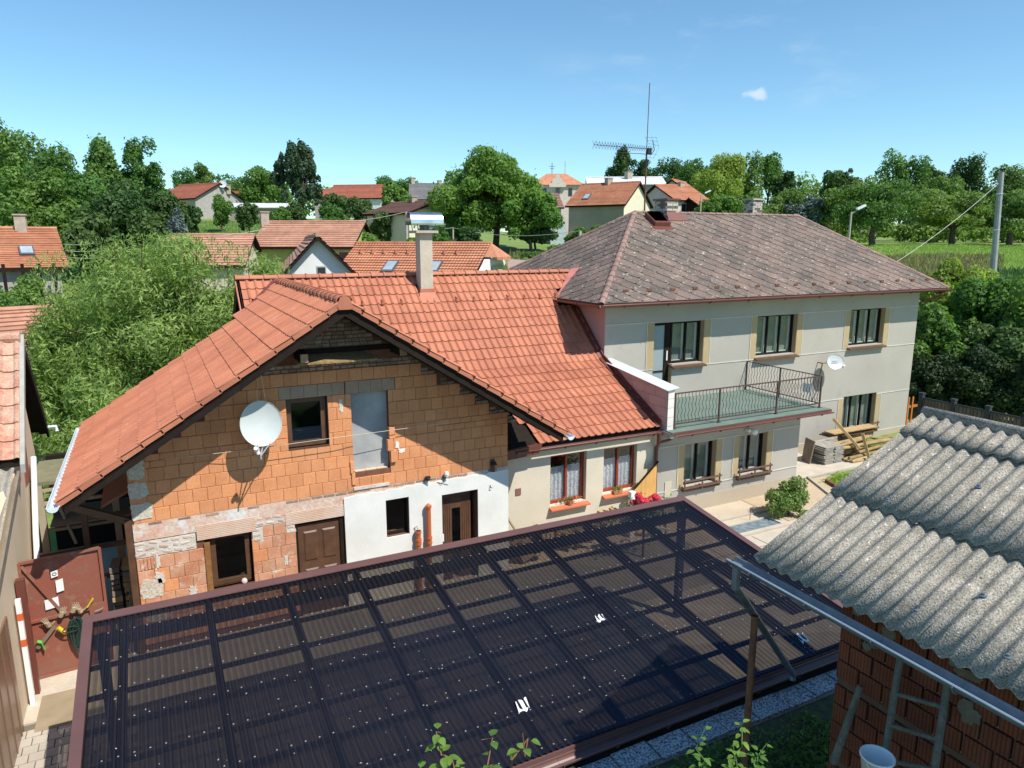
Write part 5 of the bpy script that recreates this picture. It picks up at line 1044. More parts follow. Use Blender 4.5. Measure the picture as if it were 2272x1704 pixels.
# ladder leaning on the shed wall
K3 = 400/2212
def l_(x, y, X): return onX(1872+x*K3, 1404+y*K3, X*.75)
ld = thing('ladder', 'old grey wooden ladder leaning on the shed wall', 'ladder', (4.9, 3.0, GZ)); GL = M('grey_ladder_wood', (.15, .15, .13), .9, (.10, .10, .085), scale=8, fine=.2)
ra, rb = l_(700, 270, 6.80), l_(480, 1659, 6.55); rc_, rd = l_(1275, 600, 6.80), l_(1120, 1659, 6.55)
ra2 = rb+(ra-rb)*1.0; ra0 = rb-(ra-rb)*.35; rd0 = rd-(rc_-rd)*.35
for a, b in ((ra, ra0), (rc_, rd0)): part('rail', MB().tube([a, b], .028, 8), GL, ld)
for t1, t2 in ((.34, .30), (.62, .68), (.93, 1.02), (1.2, 1.3)): part('rung', MB().tube([ra+(ra0-ra)/1.35*t1, rc_+(rd0-rc_)/1.35*t2], .018, 7), GL, ld)
pa, pb_ = l_(205, 650, 6.75), l_(20, 1180, 6.60); pb_ = pb_+(pb_-pa)*.8
tag(part('wooden_stake', MB().tube([pa, pb_], [.026, .034], 8), GL), 'thick grey stake leaning on the shed wall left of the ladder', 'stake')
bk_ = l_(400, 1640, 6.1); bt = thing('bucket', 'white plastic bucket beside the ladder foot', 'bucket', (bk_[0], bk_[1], bk_[2]-.12)); part('body', MB().lathe([(0, 0), (.09, 0), (.116, .2), (.124, .202), (.124, .215), (.113, .215), (.087, .02), (0, .02)], tuple(bt.location), 20), WHITEP, bt, sm=True); part('handle', MB().tube([(bk_[0]-.12, bk_[1], bk_[2]+.08), (bk_[0]-.135, bk_[1]-.07, bk_[2]+.01), (bk_[0], bk_[1]-.14, bk_[2]-.03), (bk_[0]+.125, bk_[1]-.04, bk_[2]+.07)], .005, 4), ZINC, bt)
# weeds in the garden shade
WEED = leafmat('weed_leaf', (.07, .15, .03), (.10, .20, .04), .4); rg = np.random.default_rng(11)
P = np.stack([rg.uniform(2, 6.9, 24000), rg.uniform(2.6, 5.4, 24000), GZ+abs(rg.normal(size=24000))*.06], 1); dens = np.sin(P[:, 0]*3.1+1)*np.cos(P[:, 1]*4)+rg.normal(size=24000)*.5; P = P[dens > -.3]
N = rg.normal(size=P.shape)*.6+[0, 0, .6]; N /= np.linalg.norm(N, axis=1)[:, None]; go = quads_obj('weeds', leaf_quads(rg, P, N, .07, .4), WEED, None, 'stuff'); tag(go, 'low weeds covering the shaded garden in front of the shed', 'weeds')
SPROUT = leafmat('young_leaf', (.10, .23, .03), (.16, .31, .05), .5, .15, 8)
def leaf3d(mb, p, d, nrm, L, W):
    d = np.array(d, float); d /= np.linalg.norm(d); s = np.cross(d, nrm); s /= np.linalg.norm(s); u = np.cross(s, d); rows = []
    for t, wv in ((0, .05), (.2, .75), (.45, 1.), (.7, .75), (.9, .3), (1, .02)):
        c = np.array(p)+d*L*t-u*L*.35*t*t; rows.append([c-s*W*wv+u*W*.28*wv, c, c+s*W*wv+u*W*.28*wv])
    mb.grid(rows)
def shoot(name, label, base, tipd, H, nl, L, seed, cat='plant', stem=None):
    rg = np.random.default_rng(seed); t = thing(name, label, cat, base); b = np.array(base, float); st = MB(); lv = MB(); pts = [b+np.array(tipd)*H*k/6+rg.normal(size=3)*.008*k+np.array((0, 0, 0)) for k in range(7)]; st.tube(pts, [.008-.0009*k for k in range(7)], 6); part('stem', st, stem or M('shoot_bark', (.22, .10, .05), .7), t)
    for k in range(nl):
        f = .15+.85*k/nl; i = min(int(f*6), 5); p = pts[i]+(pts[i+1]-pts[i])*(f*6-i); a = k*2.4+rg.uniform(-.4, .4); d = np.array((math.cos(a), math.sin(a), .35+rg.uniform(-.5, .3))); q = p+d*.02
        leaf3d(lv, q, d, (0, 0, 1) if abs(d[2]) < .9 else (1, 0, 0), L*rg.uniform(.7, 1.15)*(1.1-.35*f), L*.27)
    part('leaves', lv, SPROUT, t, sm=True); return t
def shp(px, py, D): return atD(px, py, D)
for i, (px, pyb, pyt, D, nl, lab) in enumerate(((984, 1760, 1598, 4.2, 13, 'tallest leafy pear shoot at the bottom edge, in front of the carport'), (1095, 1765, 1660, 4.2, 9, 'short leafy shoot between the two taller ones at the bottom edge'), (1120, 1770, 1620, 4.2, 8, 'bent leafy shoot with drooping tip at the bottom edge'), (1010, 1775, 1680, 4.1, 9, 'bushy low shoot at the foot of the tallest one'), (925, 1770, 1702, 4.2, 5, 'lowest leafy shoot at the bottom edge, leftmost'))):
    b = shp(px-8, pyb, D); t0 = shp(px if i != 2 else px+55, pyt, D); v = t0-b; H = np.linalg.norm(v); shoot('fruit_shoot', lab, b, v/H, H, nl, .090, 20+i, 'shoot')
for i, (px, pyt, D, H) in enumerate(((1561, 1632, 5.0, .5), (1640, 1600, 5.4, .6), (1692, 1650, 5.1, .45), (1625, 1665, 4.9, .4))):
    b = shp(px, pyt, D)-[0, 0, H]; shoot('nettle', ('tall weed standing left of the rusty pole', 'thin weed close to the foot of the rusty pole', 'weed with toothed tip right of the rusty pole', 'low spreading weed left behind the rusty pole')[i], b, (0, 0, 1), H, 22, .07, 40+i, 'weed', M('weed_stem', (.12, .2, .05), .8))
# ================================================================== LEFT BARN
BX = -2.38; BRY, BRZ, BEY, BEZ = 15.9, 5.68, 14.30, 3.80
barn = thing('barn', 'old beige barn with steep weathered tile roof at the left edge', 'barn', (-5, 15, 0)); BT = M('weathered_tile', (.42, .19, .13), .85, (.52, .36, .27), scale=5, rand=.12, fine=.2, bscale=30, bump=.4, dirt=((.30, .22, .17), 12, .6, .7))
q = MB(); q.prism([(BX, 11.2, 0), (BX, 16.7, 0), (BX, 16.7, 3.3), (BX, BRY, BRZ-.25), (BX, BEY+.1, BEZ-.3), (BX, 11.2, 3.1)], (-.3, 0, 0)); part('wall', q, M('beige_barn_wall', (.62, .50, .36), .9, (.56, .45, .33), scale=1.2, bump=.2), barn)
part('wall_stripe', MB().prism([(BX+.003, 15.2, 3.0), (BX+.003, 15.65, 3.0), (BX+.003, 15.9, 4.9), (BX+.003, 15.5, 4.6)], (.01, 0, 0)), M('dull_red_paint', (.28, .09, .07), .8), barn)
bs = math.hypot(BRY-BEY, BRZ-BEZ); Vb = np.array((0, (BRY-BEY)/bs, (BRZ-BEZ)/bs)); br_ = part('roof', MB().prism([(BX+.12, BEY, BEZ-.06), (BX+.12, BRY, BRZ-.06), (BX+.12, 17.5, BRZ-2.05), (BX+.12, 17.5, BRZ-2.2), (BX+.12, BRY, BRZ-.2), (BX+.12, BEY, BEZ-.16)], (-7, 0, 0)), DARKW, barn)
lay_tiles(br_, (BX+.12-.25*26, BEY, BEZ), (1, 0, 0), Vb, 26, 7, .25, bs/7, lambda p: True, BT, BT, 120)
part('verge_trim', MB().prism([(BX+.12, BEY-.1, BEZ-.10), (BX+.12, BRY+.02, BRZ+.06), (BX+.12, BRY+.02, BRZ-.14), (BX+.12, BEY-.1, BEZ-.25)], (.07, 0, 0)), M('verge_zinc', (.36, .36, .33), .6, (.28, .28, .25), scale=5), barn)
for k in range(16): part('ridge_tile', MB().tube([(BX+.14-k*.38, BRY, BRZ+.0), (BX-.26-k*.38, BRY, BRZ+.0)], [.12, .10], 10), BT, br_)
part('soffit', MB().prism([(BX+.13, BRY+.04, BRZ-.12), (BX+.13, 17.55, BRZ-2.1), (BX-.0, 17.55, BRZ-2.1), (BX-.0, BRY+.04, BRZ-.12)], (0, 0, -.16)), DARKW, barn)
part('back_verge', MB().prism([(BX+.13, BRY, BRZ+.0), (BX+.13, 17.6, BRZ-2.12), (BX+.13, 17.6, BRZ-2.35), (BX+.13, BRY, BRZ-.3)], (.04, 0, 0)), DARKW, barn)
q = MB(); q.tube([(BX-.1, 17.6, 3.55), (BX+.32, 17.55, 3.56), (BX+.33, 17.5, 3.46)], .035, 8); part('gutter_pipe', q, PALEMET, barn)
part('downpipe', MB().tube([onX(*(545*300/2212, 960+400*300/2212), BX+.1), onX(*(585*300/2212, 960+1659*300/2212), BX+.1), (BX+.1, 13.9, .3)], .05, 10), WHITEP, barn)
# lean-to roof in front of it
lr = MB(); X_ = [BX+.03-.0148*k for k in range(220)]
la, lb_ = onX(41, 1008, BX+.1), onX(20, 1194, BX+.1)
ly0, lz0, ly1, lz1 = 14.25, 3.62, 9.2, 3.62-(5.05)*.33
lr.grid([[(x, y, z+.0275*math.cos(2*math.pi*(x-BX)/.177)) for x in X_] for y, z in ((ly0, lz0), ((ly0+ly1)/2, (lz0+lz1)/2), (ly1, lz1))]); lr.grid([[(x, ly1, lz1-.012+.0275*math.cos(2*math.pi*(x-BX)/.177)) for x in X_], [(x, ly1, lz1+.0275*math.cos(2*math.pi*(x-BX)/.177)) for x in X_]]); part('lean_to_roof', lr, ASB, barn, sm=True)
q = MB(); q.prism([(BX+.10, ly0, lz0-.04), (BX+.10, ly1, lz1-.04), (BX+.10, ly1, lz1-.20), (BX+.10, ly0, lz0-.2)], (-.04, 0, 0)); part('lean_to_board', q, GREYW, barn)
# brown sheet gate leaf folded against the barn, white marker post
part('sheet_door', MB().box(BX-.02, 8.0, 0, BX+.03, 12.1, 1.95).box(BX-.3, 5, 0, BX-.05, 12.1, 2.6), M('brown_sheet_door', (.17, .10, .065), .3, (.20, .12, .075), scale=1.2, spec=.6), barn)
for y in np.arange(8.1, 12, .42): part('door_rib', MB().box(BX+.03, y, 0.03, BX+.042, y+.03, 1.93), M('brown_sheet_door', (.1, .1, .1)), barn)
mp = thing('gate_post', 'white and orange banded post at the gate', 'post', (-2.30, 12.75, 0)); part('post', MB().box(-2.34, 12.70, 0, -2.27, 12.78, 1.9), WHITEP, mp)
for z in (1.1, 1.55): part('band', MB().box(-2.343, 12.697, z, -2.267, 12.783, z+.12), M('signal_orange', (.65, .13, .04), .5), mp)
part('door_post', MB().box(-2.36, 13.0, 0, -2.24, 13.12, 2.1), COPPER, barn)
# red gate leaf
gt = thing('metal_gate', 'dull red sheet-metal gate leaf standing open with tools hung on it', 'gate', (-2.36, 13.55, 0)); GRED = M('gate_red', (.26, .075, .05), .5, (.22, .10, .07), scale=2.5, bump=.15, dirt=((.30, .17, .12), 3, .56, .7)); g0, g1 = np.array((-2.36, 13.50, 0.)), np.array((-1.20, 13.62, 0.)); gd = (g1-g0)/np.linalg.norm(g1-g0); gn = np.array((gd[1], -gd[0], 0)); GH = 2.2; GW_ = np.linalg.norm(g1-g0)
def gp(u, z, o=0.): p = g0+gd*u+gn*o; return (p[0], p[1], z)
part('sheet', MB().prism([gp(0, .06), gp(GW_, .06), gp(GW_, GH), gp(0, GH)], gn*-.01), GRED, gt); q = MB()
for a, b in ((gp(0, .06, .02), gp(0, GH, .02)), (gp(GW_, .06, .02), gp(GW_, GH, .02)), (gp(0, GH, .02), gp(GW_, GH, .02)), (gp(0, .06, .02), gp(GW_, .06, .02)), (gp(0, 1.12, .02), gp(GW_, 1.12, .02)), (gp(.03, GH-.05, .02), gp(GW_*.45, 1.14, .02))): q.bar(a, b, .045, .045)
part('frame', q, GRED, gt); part('lock_box', MB().prism([gp(GW_-.26, 1.0, .03), gp(GW_, 1.0, .03), gp(GW_, 1.2, .03), gp(GW_-.26, 1.2, .03)], gn*.02), GRED, gt); part('handle', MB().tube([gp(GW_-.06, 1.1, .05), gp(GW_-.06, 1.1, .1), gp(GW_-.18, 1.08, .1)], .01, 5), ZINC, gt)
for i, (u, z, a, b, lab) in enumerate(((.42, 1.83, .10, .13, 'small square paper with a dark ring taped high on the red gate'), (.47, 1.55, .11, .24, 'narrow white note below the ring paper on the red gate'), (.28, 1.28, .20, .20, 'wide pale board fixed left of the tools on the red gate'))):
    tag(part('paper_note', MB().prism([gp(u, z, .03), gp(u+a, z+.02, .03), gp(u+a, z+b, .03), gp(u, z+b-.02, .03)], gn*.004), WHITEP), lab, 'note')
ring = MB(); ring.tube([gp(.47+.03*math.cos(t), 1.90+.025*math.sin(t), .04) for t in np.linspace(0, 6.28, 13)], .004, 4, False); tag(part('ring_mark', ring, BLACK), 'dark ring mark on the small paper on the red gate', 'mark')
hoses = MB(); 
for k in range(9):
    r = .10+.008*k; hoses.tube([gp(.62+.012*k+r*.55*math.cos(t), .80+r*2.1*math.sin(t)-.012*k, .07+.012*(k % 4)) for t in np.linspace(0, 6.28, 17)], .011, 5, False)
hoses.tube([gp(.60+.12*math.cos(t), .85+.05*math.sin(t)+.02, .13) for t in np.linspace(0, 6.28, 13)], .01, 5, False)
tag(part('hose_coil', hoses, M('dark_green_hose', (.02, .05, .04), .4)), 'coiled dark green hose hanging on the red gate', 'hose')
GLV = M('glove_leather', (.42, .34, .22), .9, (.30, .24, .16), scale=12, bump=.6); 
def glove(u, z, s, m, lab, cat='glove'):
    q = MB(); q.tube([gp(u, z, .07), gp(u+.03*s, z+.09, .09)], [.045, .038], 8)
    for k in range(4): q.tube([gp(u+.03*s+(k-1.5)*.018, z+.08, .09), gp(u+.06*s+(k-1.5)*.03, z+.15+.02*math.sin(k), .10)], [.012, .008], 6)
    q.tube([gp(u+.04, z+.03, .09), gp(u+.09, z+.08, .1)], [.013, .009], 6); tag(part('work_glove', q, m), lab, cat, 'work gloves hung on the red gate')
for u, z, s, lab in ((.30, 1.00, -1, 'pale work glove on the red gate, farthest left'), (.48, 1.13, 1, 'pale work glove in the middle of the row on the red gate'), (.66, 1.16, 1, 'pale work glove left of the yellow tool handle on the red gate'), (.78, 1.12, -1, 'pale work glove nearest the gate lock')): glove(u, z, s, GLV, lab)
tag(part('tool_handle', MB().tube([gp(.88, 1.18, .08), gp(.98, 1.32, .08)], .016, 7), M('yellow_plastic', (.62, .50, .03), .4)), 'yellow tool handle sticking up near the gate lock', 'tool')
tag(part('spray_can', MB().tube([gp(.42, .95, .10), gp(.50, .84, .10)], .034, 9), M('yellow_plastic', (.6, .5, .1))), 'yellow bottle hung in the middle of the red gate', 'bottle')
tag(part('green_trowel', MB().tube([gp(.10, .78, .08), gp(.16, .74, .08)], .028, 7).bar(gp(.16, .74, .08), gp(.2, .6, .08), .05, .012), M('green_plastic', (.12, .5, .08), .5)), 'small trowel with bright green grip low on the red gate', 'trowel')
tag(part('hand_saw', MB().prism([gp(.06, .66, .06), gp(.12, .62, .06), gp(.40, .95, .06), gp(.36, 1.0, .06)], gn*.006), M('tool_wood', (.2, .15, .1), .8)), 'hand saw hung slanting on the left side of the red gate', 'saw')
# dark passage: green slab canopy, timber frames, wood stacks
cn = thing('porch', 'mossy slab canopy on pale posts between barn and brick house', 'canopy', (-1.9, 16.6, 0)); part('slab', MB().box(-2.4, 15.6, 2.86, -.9, 17.2, 2.93), M('mossy_board', (.20, .19, .12), .9, (.15, .15, .09), scale=6, dirt=((.45, .42, .34), 12, .62, .7)), cn)
PP = M('pale_post', (.40, .34, .24), .85)
for x, y in ((-2.25, 15.65), (-1.0, 15.65)): part('post', MB().box(x-.06, y-.06, 0, x+.06, y+.06, 2.86), PP, cn)
for z in (2.72, 2.45, 1.9): part('rail', MB().box(-2.2, 15.62, z, -1.0, 15.68, z+.06), PP, cn)
part('brace', MB().bar((-2.0, 15.6, 2.6), (-1.75, 15.6, 1.6), .06, .05), PP, cn)
fr2 = thing('pergola', 'dark red-brown timber frame under the left eave of the brick house', 'frame', (-1.3, 14, 0))
part('beam', MB().bar((-1.62, 13.9, 2.95), (-.62, 13.7, 2.52), .10, .12), BROWNW, fr2); part('post', MB().box(-.78, 13.62, 0, -.67, 13.74, 2.6), BROWNW, fr2); part('post', MB().box(-1.5, 14.4, 0, -1.4, 14.5, 3.0), BROWNW, fr2); part('beam', MB().bar((-2.2, 14.45, 1.9), (-.7, 14.45, 1.9), .06, .08), BROWNW, fr2); part('beam', MB().bar((-2.2, 14.45, 1.3), (-.7, 14.45, 1.3), .06, .08), BROWNW, fr2)
part('awning_sheet', MB().box(-2.1, 15.3, 2.1, -.75, 16.4, 2.14), GREYW, fr2)
bk2 = thing('passage_backdrop', 'dark backdrop walls behind the passage, with a lean-to tile roof', 'outbuilding', (-1.5, 20, 0)); part('wall', MB().box(-2.6, 19.6, 0, -.7, 19.8, 2.4).box(-.70, 15.5, 0, -.68, 19.6, 2.8), DARKW, bk2); part('roof', MB().prism([(-.66, 14.2, 3.0), (-.66, 18.2, 3.25), (-1.15, 18.2, 2.85), (-1.15, 14.2, 2.75)], (0, 0, -.05)), TILE_FAR, bk2)  # dark walls added to give the passage its gloom; the tiled roof is real
wd = thing('firewood_stack', 'stack of split firewood beside the corner of the brick house', 'firewood', (-.9, 13.6, 0)); 
for j in range(13):
    for i in range(2): z = .08+j*.115; y = 14.25+rnd.uniform(-.06, .06); w_ = rnd.uniform(.05, .065); part('log', MB().bar((-1.06+i*.2, y, z), (-1.04+i*.2+rnd.uniform(-.02, .02), y+.5, z), w_*2.6, w_*1.6), PLANK if rnd.random() < .35 else GREYW, wd)
pl_ = thing('leaning_poles', 'thin grey poles leaning at the left corner of the brick house', 'poles', (-.75, 13.4, 0))
for k in range(4): part('pole', MB().tube([(-.93+.05*k, 13.75, 0), (-.80+.03*k, 13.95, 1.5)], .014, 6), GREYW, pl_)
# ================================================================== YARD THINGS
# slatted wooden wing fence, white post, red hydrangea
wf = thing('wooden_screen', 'honey-coloured board screen with slanting top between the two houses', 'fence', (11.6, 13.6, 0))
for k in range(11):
    x = 11.6-k*.08; y = 14.45-k*.02; part('board', MB().box(x-.033, y-.012, .08, x+.033, y+.012, 1.66-k*.052), FENCEW, wf)
part('rail', MB().bar((11.64, 14.49, .6), (10.78, 14.28, .6), .03, .06).bar((11.64, 14.49, 1.02), (10.78, 14.28, 1.02), .03, .05), FENCEW, wf); part('top_rail', MB().bar((11.66, 14.43, 1.70), (10.76, 14.22, 1.15), .05, .03), DARKW, wf)
wp = thing('garden_gate', 'white painted post with rails beside the wooden screen', 'post', (10.45, 13.9, 0)); part('post', MB().box(10.38, 13.84, 0, 10.52, 13.98, 1.22), WHITEP, wp); part('rail', MB().bar((10.52, 13.9, .72), (11.25, 13.3, .62), .04, .07).bar((10.52, 13.9, .35), (11.25, 13.3, .25), .04, .06), WHITEP, wp)
for k in range(6): part('picket', MB().box(10.60+k*.11, 13.83-k*.09, .1, 10.63+k*.11, 13.87-k*.09, .72), FENCEW, wp)
hp = onY(1431, 1110, 12.75); hb = (hp[0], 12.75, 0); hyd = thing('hydrangea', 'bush of red hydrangea heads just above the carport edge', 'flowering bush', hb); rg = np.random.default_rng(8)
for k in range(14):
    c = np.array(hb)+[rg.uniform(-.30, .34), rg.uniform(-.2, .2), hp[2]-.02+rg.uniform(-.2, .12)]; u = rg.normal(size=(160, 3)); u /= np.linalg.norm(u, axis=1)[:, None]; quads_obj('flower_head', leaf_quads(rg, c+u*.09, u, .045, .9), leafmat('crimson_petal', (.55, .02, .05), (.75, .06, .12), .2, .35), hyd)
P = np.array(hb)+rg.normal(size=(700, 3))*[.28, .18, .16]+[0, 0, hp[2]-.30]; N = rg.normal(size=P.shape); N /= np.linalg.norm(N, axis=1)[:, None]; quads_obj('leaves', leaf_quads(rg, P, N, .10, .6), LEAFM, hyd); part('stem', MB().tube([hb, (hb[0], hb[1], hp[2]-.2)], .03, 6), M('bark', ()) if False else BROWNW, hyd)
# firewood and timber along the cream wall
fw_ = thing('timber_stack', 'low stack of pale cut timber along the cream wall', 'timber', (8.6, 14.1, 0))
for k in range(26):
    x = 8.35+.075*k+rnd.uniform(-.02, .02); lv = .30+.36*(k/26) if k > 9 else .46; part('piece', MB().bar((x, 13.95+rnd.uniform(-.1, .05), lv+rnd.uniform(-.04, .04)), (x+rnd.uniform(-.2, .1), 14.45, lv+rnd.uniform(-.03, .05)), .06, .07), PLANK, fw_)
for k in range(4): part('crate', MB().box(7.75+k*.12, 13.95, .30+.05*(k % 2), 7.84+k*.12, 14.3, .52+.05*(k % 3)), M('cut_ends', (.5, .36, .2), .8, (.62, .5, .33), scale=16), fw_)
for k in range(9): part('log', MB().tube([(8.15+rnd.uniform(0, 1.1), 13.75, .22+.12*(k % 3)), (8.25+rnd.uniform(0, 1.), 14.1, .24+.12*(k % 3))], .065, 9), PLANK, fw_)
jk = thing('junk_pile', 'heap of boxes, roots and rags in the corner beside the white plaster', 'junk', (7.3, 13.9, 0)); part('box', MB().bar((7.15, 13.9, .25), (7.5, 13.9, .42), .4, .45), M('cardboard', (.42, .32, .2), .9), jk); part('box', MB().bar((7.5, 14.1, .5), (7.85, 14.0, .6), .3, .3), BROWNW, jk)
q = MB()
for k in range(12): a = np.array((7.2+rnd.uniform(-.1, .5), 13.8, .75-rnd.uniform(0, .25))); q.tube([a, a+[rnd.uniform(-.2, .2), rnd.uniform(-.1, .1), rnd.uniform(-.25, .1)], a+[rnd.uniform(-.1, .4), 0, -.35]], .018, 5)
q.tube([(6.9, 14.1, 1.25), (7.2, 13.9, .7)], .03, 6); part('root', q, M('dry_root', (.35, .27, .18), .9), jk); part('rag', MB().lathe([(0, .1), (.14, .05), (.18, -.04), (0, -.1)], (7.7, 13.7, .42), 9), M('red_rag', (.42, .06, .07), .9, (.6, .35, .3), scale=25), jk)
# pile of roof slates and wooden poles by the grey house
sx, sy_ = onZ(1825, 1027, 0)[:2]; sx, sy_ = 20.15, 16.1
st_ = thing('slate_stack', 'neat stack of old grey slates standing by the grey wall', 'slates', (sx, sy_, 0))
for j in range(13):
    for i in range(2):
        a = rnd.uniform(-.05, .05); part('slate', MB().box(sx-.45+i*.46+a, sy_-.42, .04+j*.048, sx-.02+i*.46+a, sy_+.30, .075+j*.048), M('stacked_slate', (.36, .34, .30), .9, (.26, .24, .21), scale=6, rand=.25), st_)
tag(part('leaning_board', MB().prism([(sx-.80, sy_-.10, 0), (sx-.66, sy_+.35, .0), (sx-.54, sy_+.35, .85), (sx-.62, sy_-.10, .82)], (.05, 0, 0)), GREYW), 'dark board leaning on the left side of the slate stack', 'board')
pp_ = thing('timber_heap', 'heap of yellowish round poles and boards by the grey wall', 'timber', (21.9, 16.0, 0)); rr = random.Random(4)
for k in range(15):
    z = .10+.10*(k//3); y = 15.45+.25*(k % 3)+.08*(k//3); x0 = 20.95+rr.uniform(-.35, .3); part('pole', MB().tube([(x0, y, z), (x0+rr.uniform(1.7, 2.6), y+rr.uniform(-.35, .35), z+rr.uniform(-.04, .15))], .06, 8), M('yellow_pole', (.40, .28, .12), .75, (.26, .18, .09), scale=4, rand=.25), pp_)
for a, b in (((20.6, 16.2, 1.45), (21.15, 15.5, .5)), ((21.25, 15.5, 1.0), (21.4, 15.25, .1))): part('pole', MB().bar(a, b, .09, .09), PLANK, pp_)
for k in range(3): part('board', MB().box(20.7, 16.4-.1*k, .72+.07*k, 23.0, 16.8-.1*k, .76+.07*k), BROWNW if k < 2 else PLANK, pp_)
tag(part('metal_offcut', MB().bar((18.45, 14.57, .07), (18.26, 14.06, .07), .09, .08), RUST), 'rusty metal offcut lying by the green tuft', 'scrap')
def bush(name, label, c, R, n, size, lm, seed, lumps=16, lr=.42, aspect=.65, cat='bush', group=None):
    rg = np.random.default_rng(seed); t = thing(name, label, cat, (c[0], c[1], max(0, c[2]-R[2])), group); part('stem', MB().tube([(c[0], c[1], c[2]-R[2]-.1), (c[0], c[1], c[2])], .03, 6), BROWNW, t)
    quads_obj('foliage', crown_quads(rg, c, np.array(R)*.9, n, size, lumps, aspect, lr), lm, t); return t
YARDL = leafmat('yard_bush_leaf', (.10, .20, .04), (.16, .27, .07), .35)
bush('shrub', 'leafy green shrub in the yard at the edge of the corrugated roof', (15.2, 13.1, .50), (.72, .62, .56), 8000, .07, YARDL, 3)
P = np.stack([rg.normal(19.1, .3, 1500), rg.normal(14.4, .16, 1500), abs(rg.normal(0, .06, 1500))+.02], 1); N = rg.normal(size=P.shape)*[1, 1, .3]; N /= np.linalg.norm(N, axis=1)[:, None]; tag(quads_obj('grass_tuft', leaf_quads(rg, P, N, .13, .2), leafmat('grass_blade', (.14, .28, .04), (.2, .34, .06)), None, 'stuff'), 'bright grass patch beside the rusty offcut in the yard', 'grass')
tag(part('iron_rod', MB().tube([(13.98, 13.32, 0), (13.98, 13.32, .38)], .008, 5), RUST), 'thin iron rod standing in the soil by the tray', 'rod')
# plank-and-mesh fence behind the grey house
ff = thing('timber_fence', 'dark framed vertical-board fence beyond the corrugated roof', 'fence', (28, 16, 0)); FB = M('fence_board_grey', (.15, .13, .11), .85, (.12, .10, .085), scale=4, rand=.2)
fa, fb = onZ(2046, 874, 2.0), onZ(2117, 888, 2.0)
f0, f1 = np.array((fa[0], fa[1], 0)), np.array((fb[0], fb[1], 0)); dv = (f1-f0)/np.linalg.norm(f1-f0); Lfull = 14.; zt0 = 2.0
for k in range(7): p = f0+dv*k*np.linalg.norm(f1-f0); part('post', MB().box(p[0]-.07, p[1]-.07, 0, p[0]+.07, p[1]+.07, zt0).box(p[0]-.09, p[1]-.09, zt0, p[0]+.09, p[1]+.09, zt0+.05), M('anthracite_post', (.035, .045, .055), .5), ff)
part('rail', MB().bar(f0+[0, 0, zt0-.14], f0+dv*Lfull+[0, 0, zt0-.14], .05, .05), M('anthracite_post', (.03, .03, .03)), ff)
for k in range(int(Lfull/.125)): p = f0+dv*(k*.125+.06); part('board', MB().bar(p+[0, 0, .1], p+[0, 0, zt0-.17], .105, .02, (dv[1], -dv[0], 0)) if False else MB().prism([(*(p+dv*-.052)[:2], .1), (*(p+dv*.052)[:2], .1), (*(p+dv*.052)[:2], zt0-.17), (*(p+dv*-.052)[:2], zt0-.17)], (.02, .01, 0)), FB, ff)
og = thing('orange_fence', 'short orange picket fence at the right corner of the grey house', 'fence', (26.6, 17.3, 0))
for k in range(3): part('picket', MB().box(26.3+k*.25, 17.5, 0, 26.38+k*.25, 17.53, 1.35), M('orange_stain', (.50, .17, .04), .6), og)
part('rail', MB().box(26.2, 17.53, .9, 27.2, 17.56, 1.0).box(26.2, 17.53, .3, 27.2, 17.56, .4), M('orange_stain', (.5, .2, .1)), og)
# ================================================================== VILLAGE
ROOFS = {}
def roofm(nm, a, b, **k): ROOFS[nm] = M('far_roof_'+nm, a, .75, b, scale=k.get('scale', .9), rand=.14, isl=True, fine=.12, bscale=4); return ROOFS[nm]
RO = roofm('orange', (.47, .215, .125), (.38, .16, .09)); RS = roofm('salmon', (.48, .26, .18), (.37, .19, .13)); RR = roofm('red', (.38, .13, .08), (.31, .105, .065)); RBr = roofm('brown', (.26, .14, .11), (.20, .11, .09)); RGy = roofm('grey', (.20, .19, .19), (.15, .145, .15)); RW = roofm('white', (.62, .65, .68), (.52, .55, .58))
def course_roof(mb, A_, B_, E1, E2, nc, waves=0, th=.05, amp=.03):
    """roof slope as overlapping courses; A_,B_ ridge ends, E1,E2 eave ends"""
    A_, B_, E1, E2 = [np.array(p, float) for p in (A_, B_, E1, E2)]; N = np.cross(E2-E1, A_-E1); N /= np.linalg.norm(N)
    if N[2] < 0: N = -N
    for k in range(nc):
        a, b = k/nc, (k+1.0)/nc; nn = max(2, waves*4) if waves else 2; q0, q1 = [], []
        for t in np.linspace(0, 1, nn):
            h = amp*(.5+.5*math.sin(2*math.pi*t*waves)) if waves else 0
            q0.append(E1+(E2-E1)*t+(A_+(B_-A_)*t-E1-(E2-E1)*t)*a+N*(th+h)); q1.append(E1+(E2-E1)*t+(A_+(B_-A_)*t-E1-(E2-E1)*t)*b+N*h*.9)
        mb.grid([[p-N*th*.9 for p in q0], q0, q1])
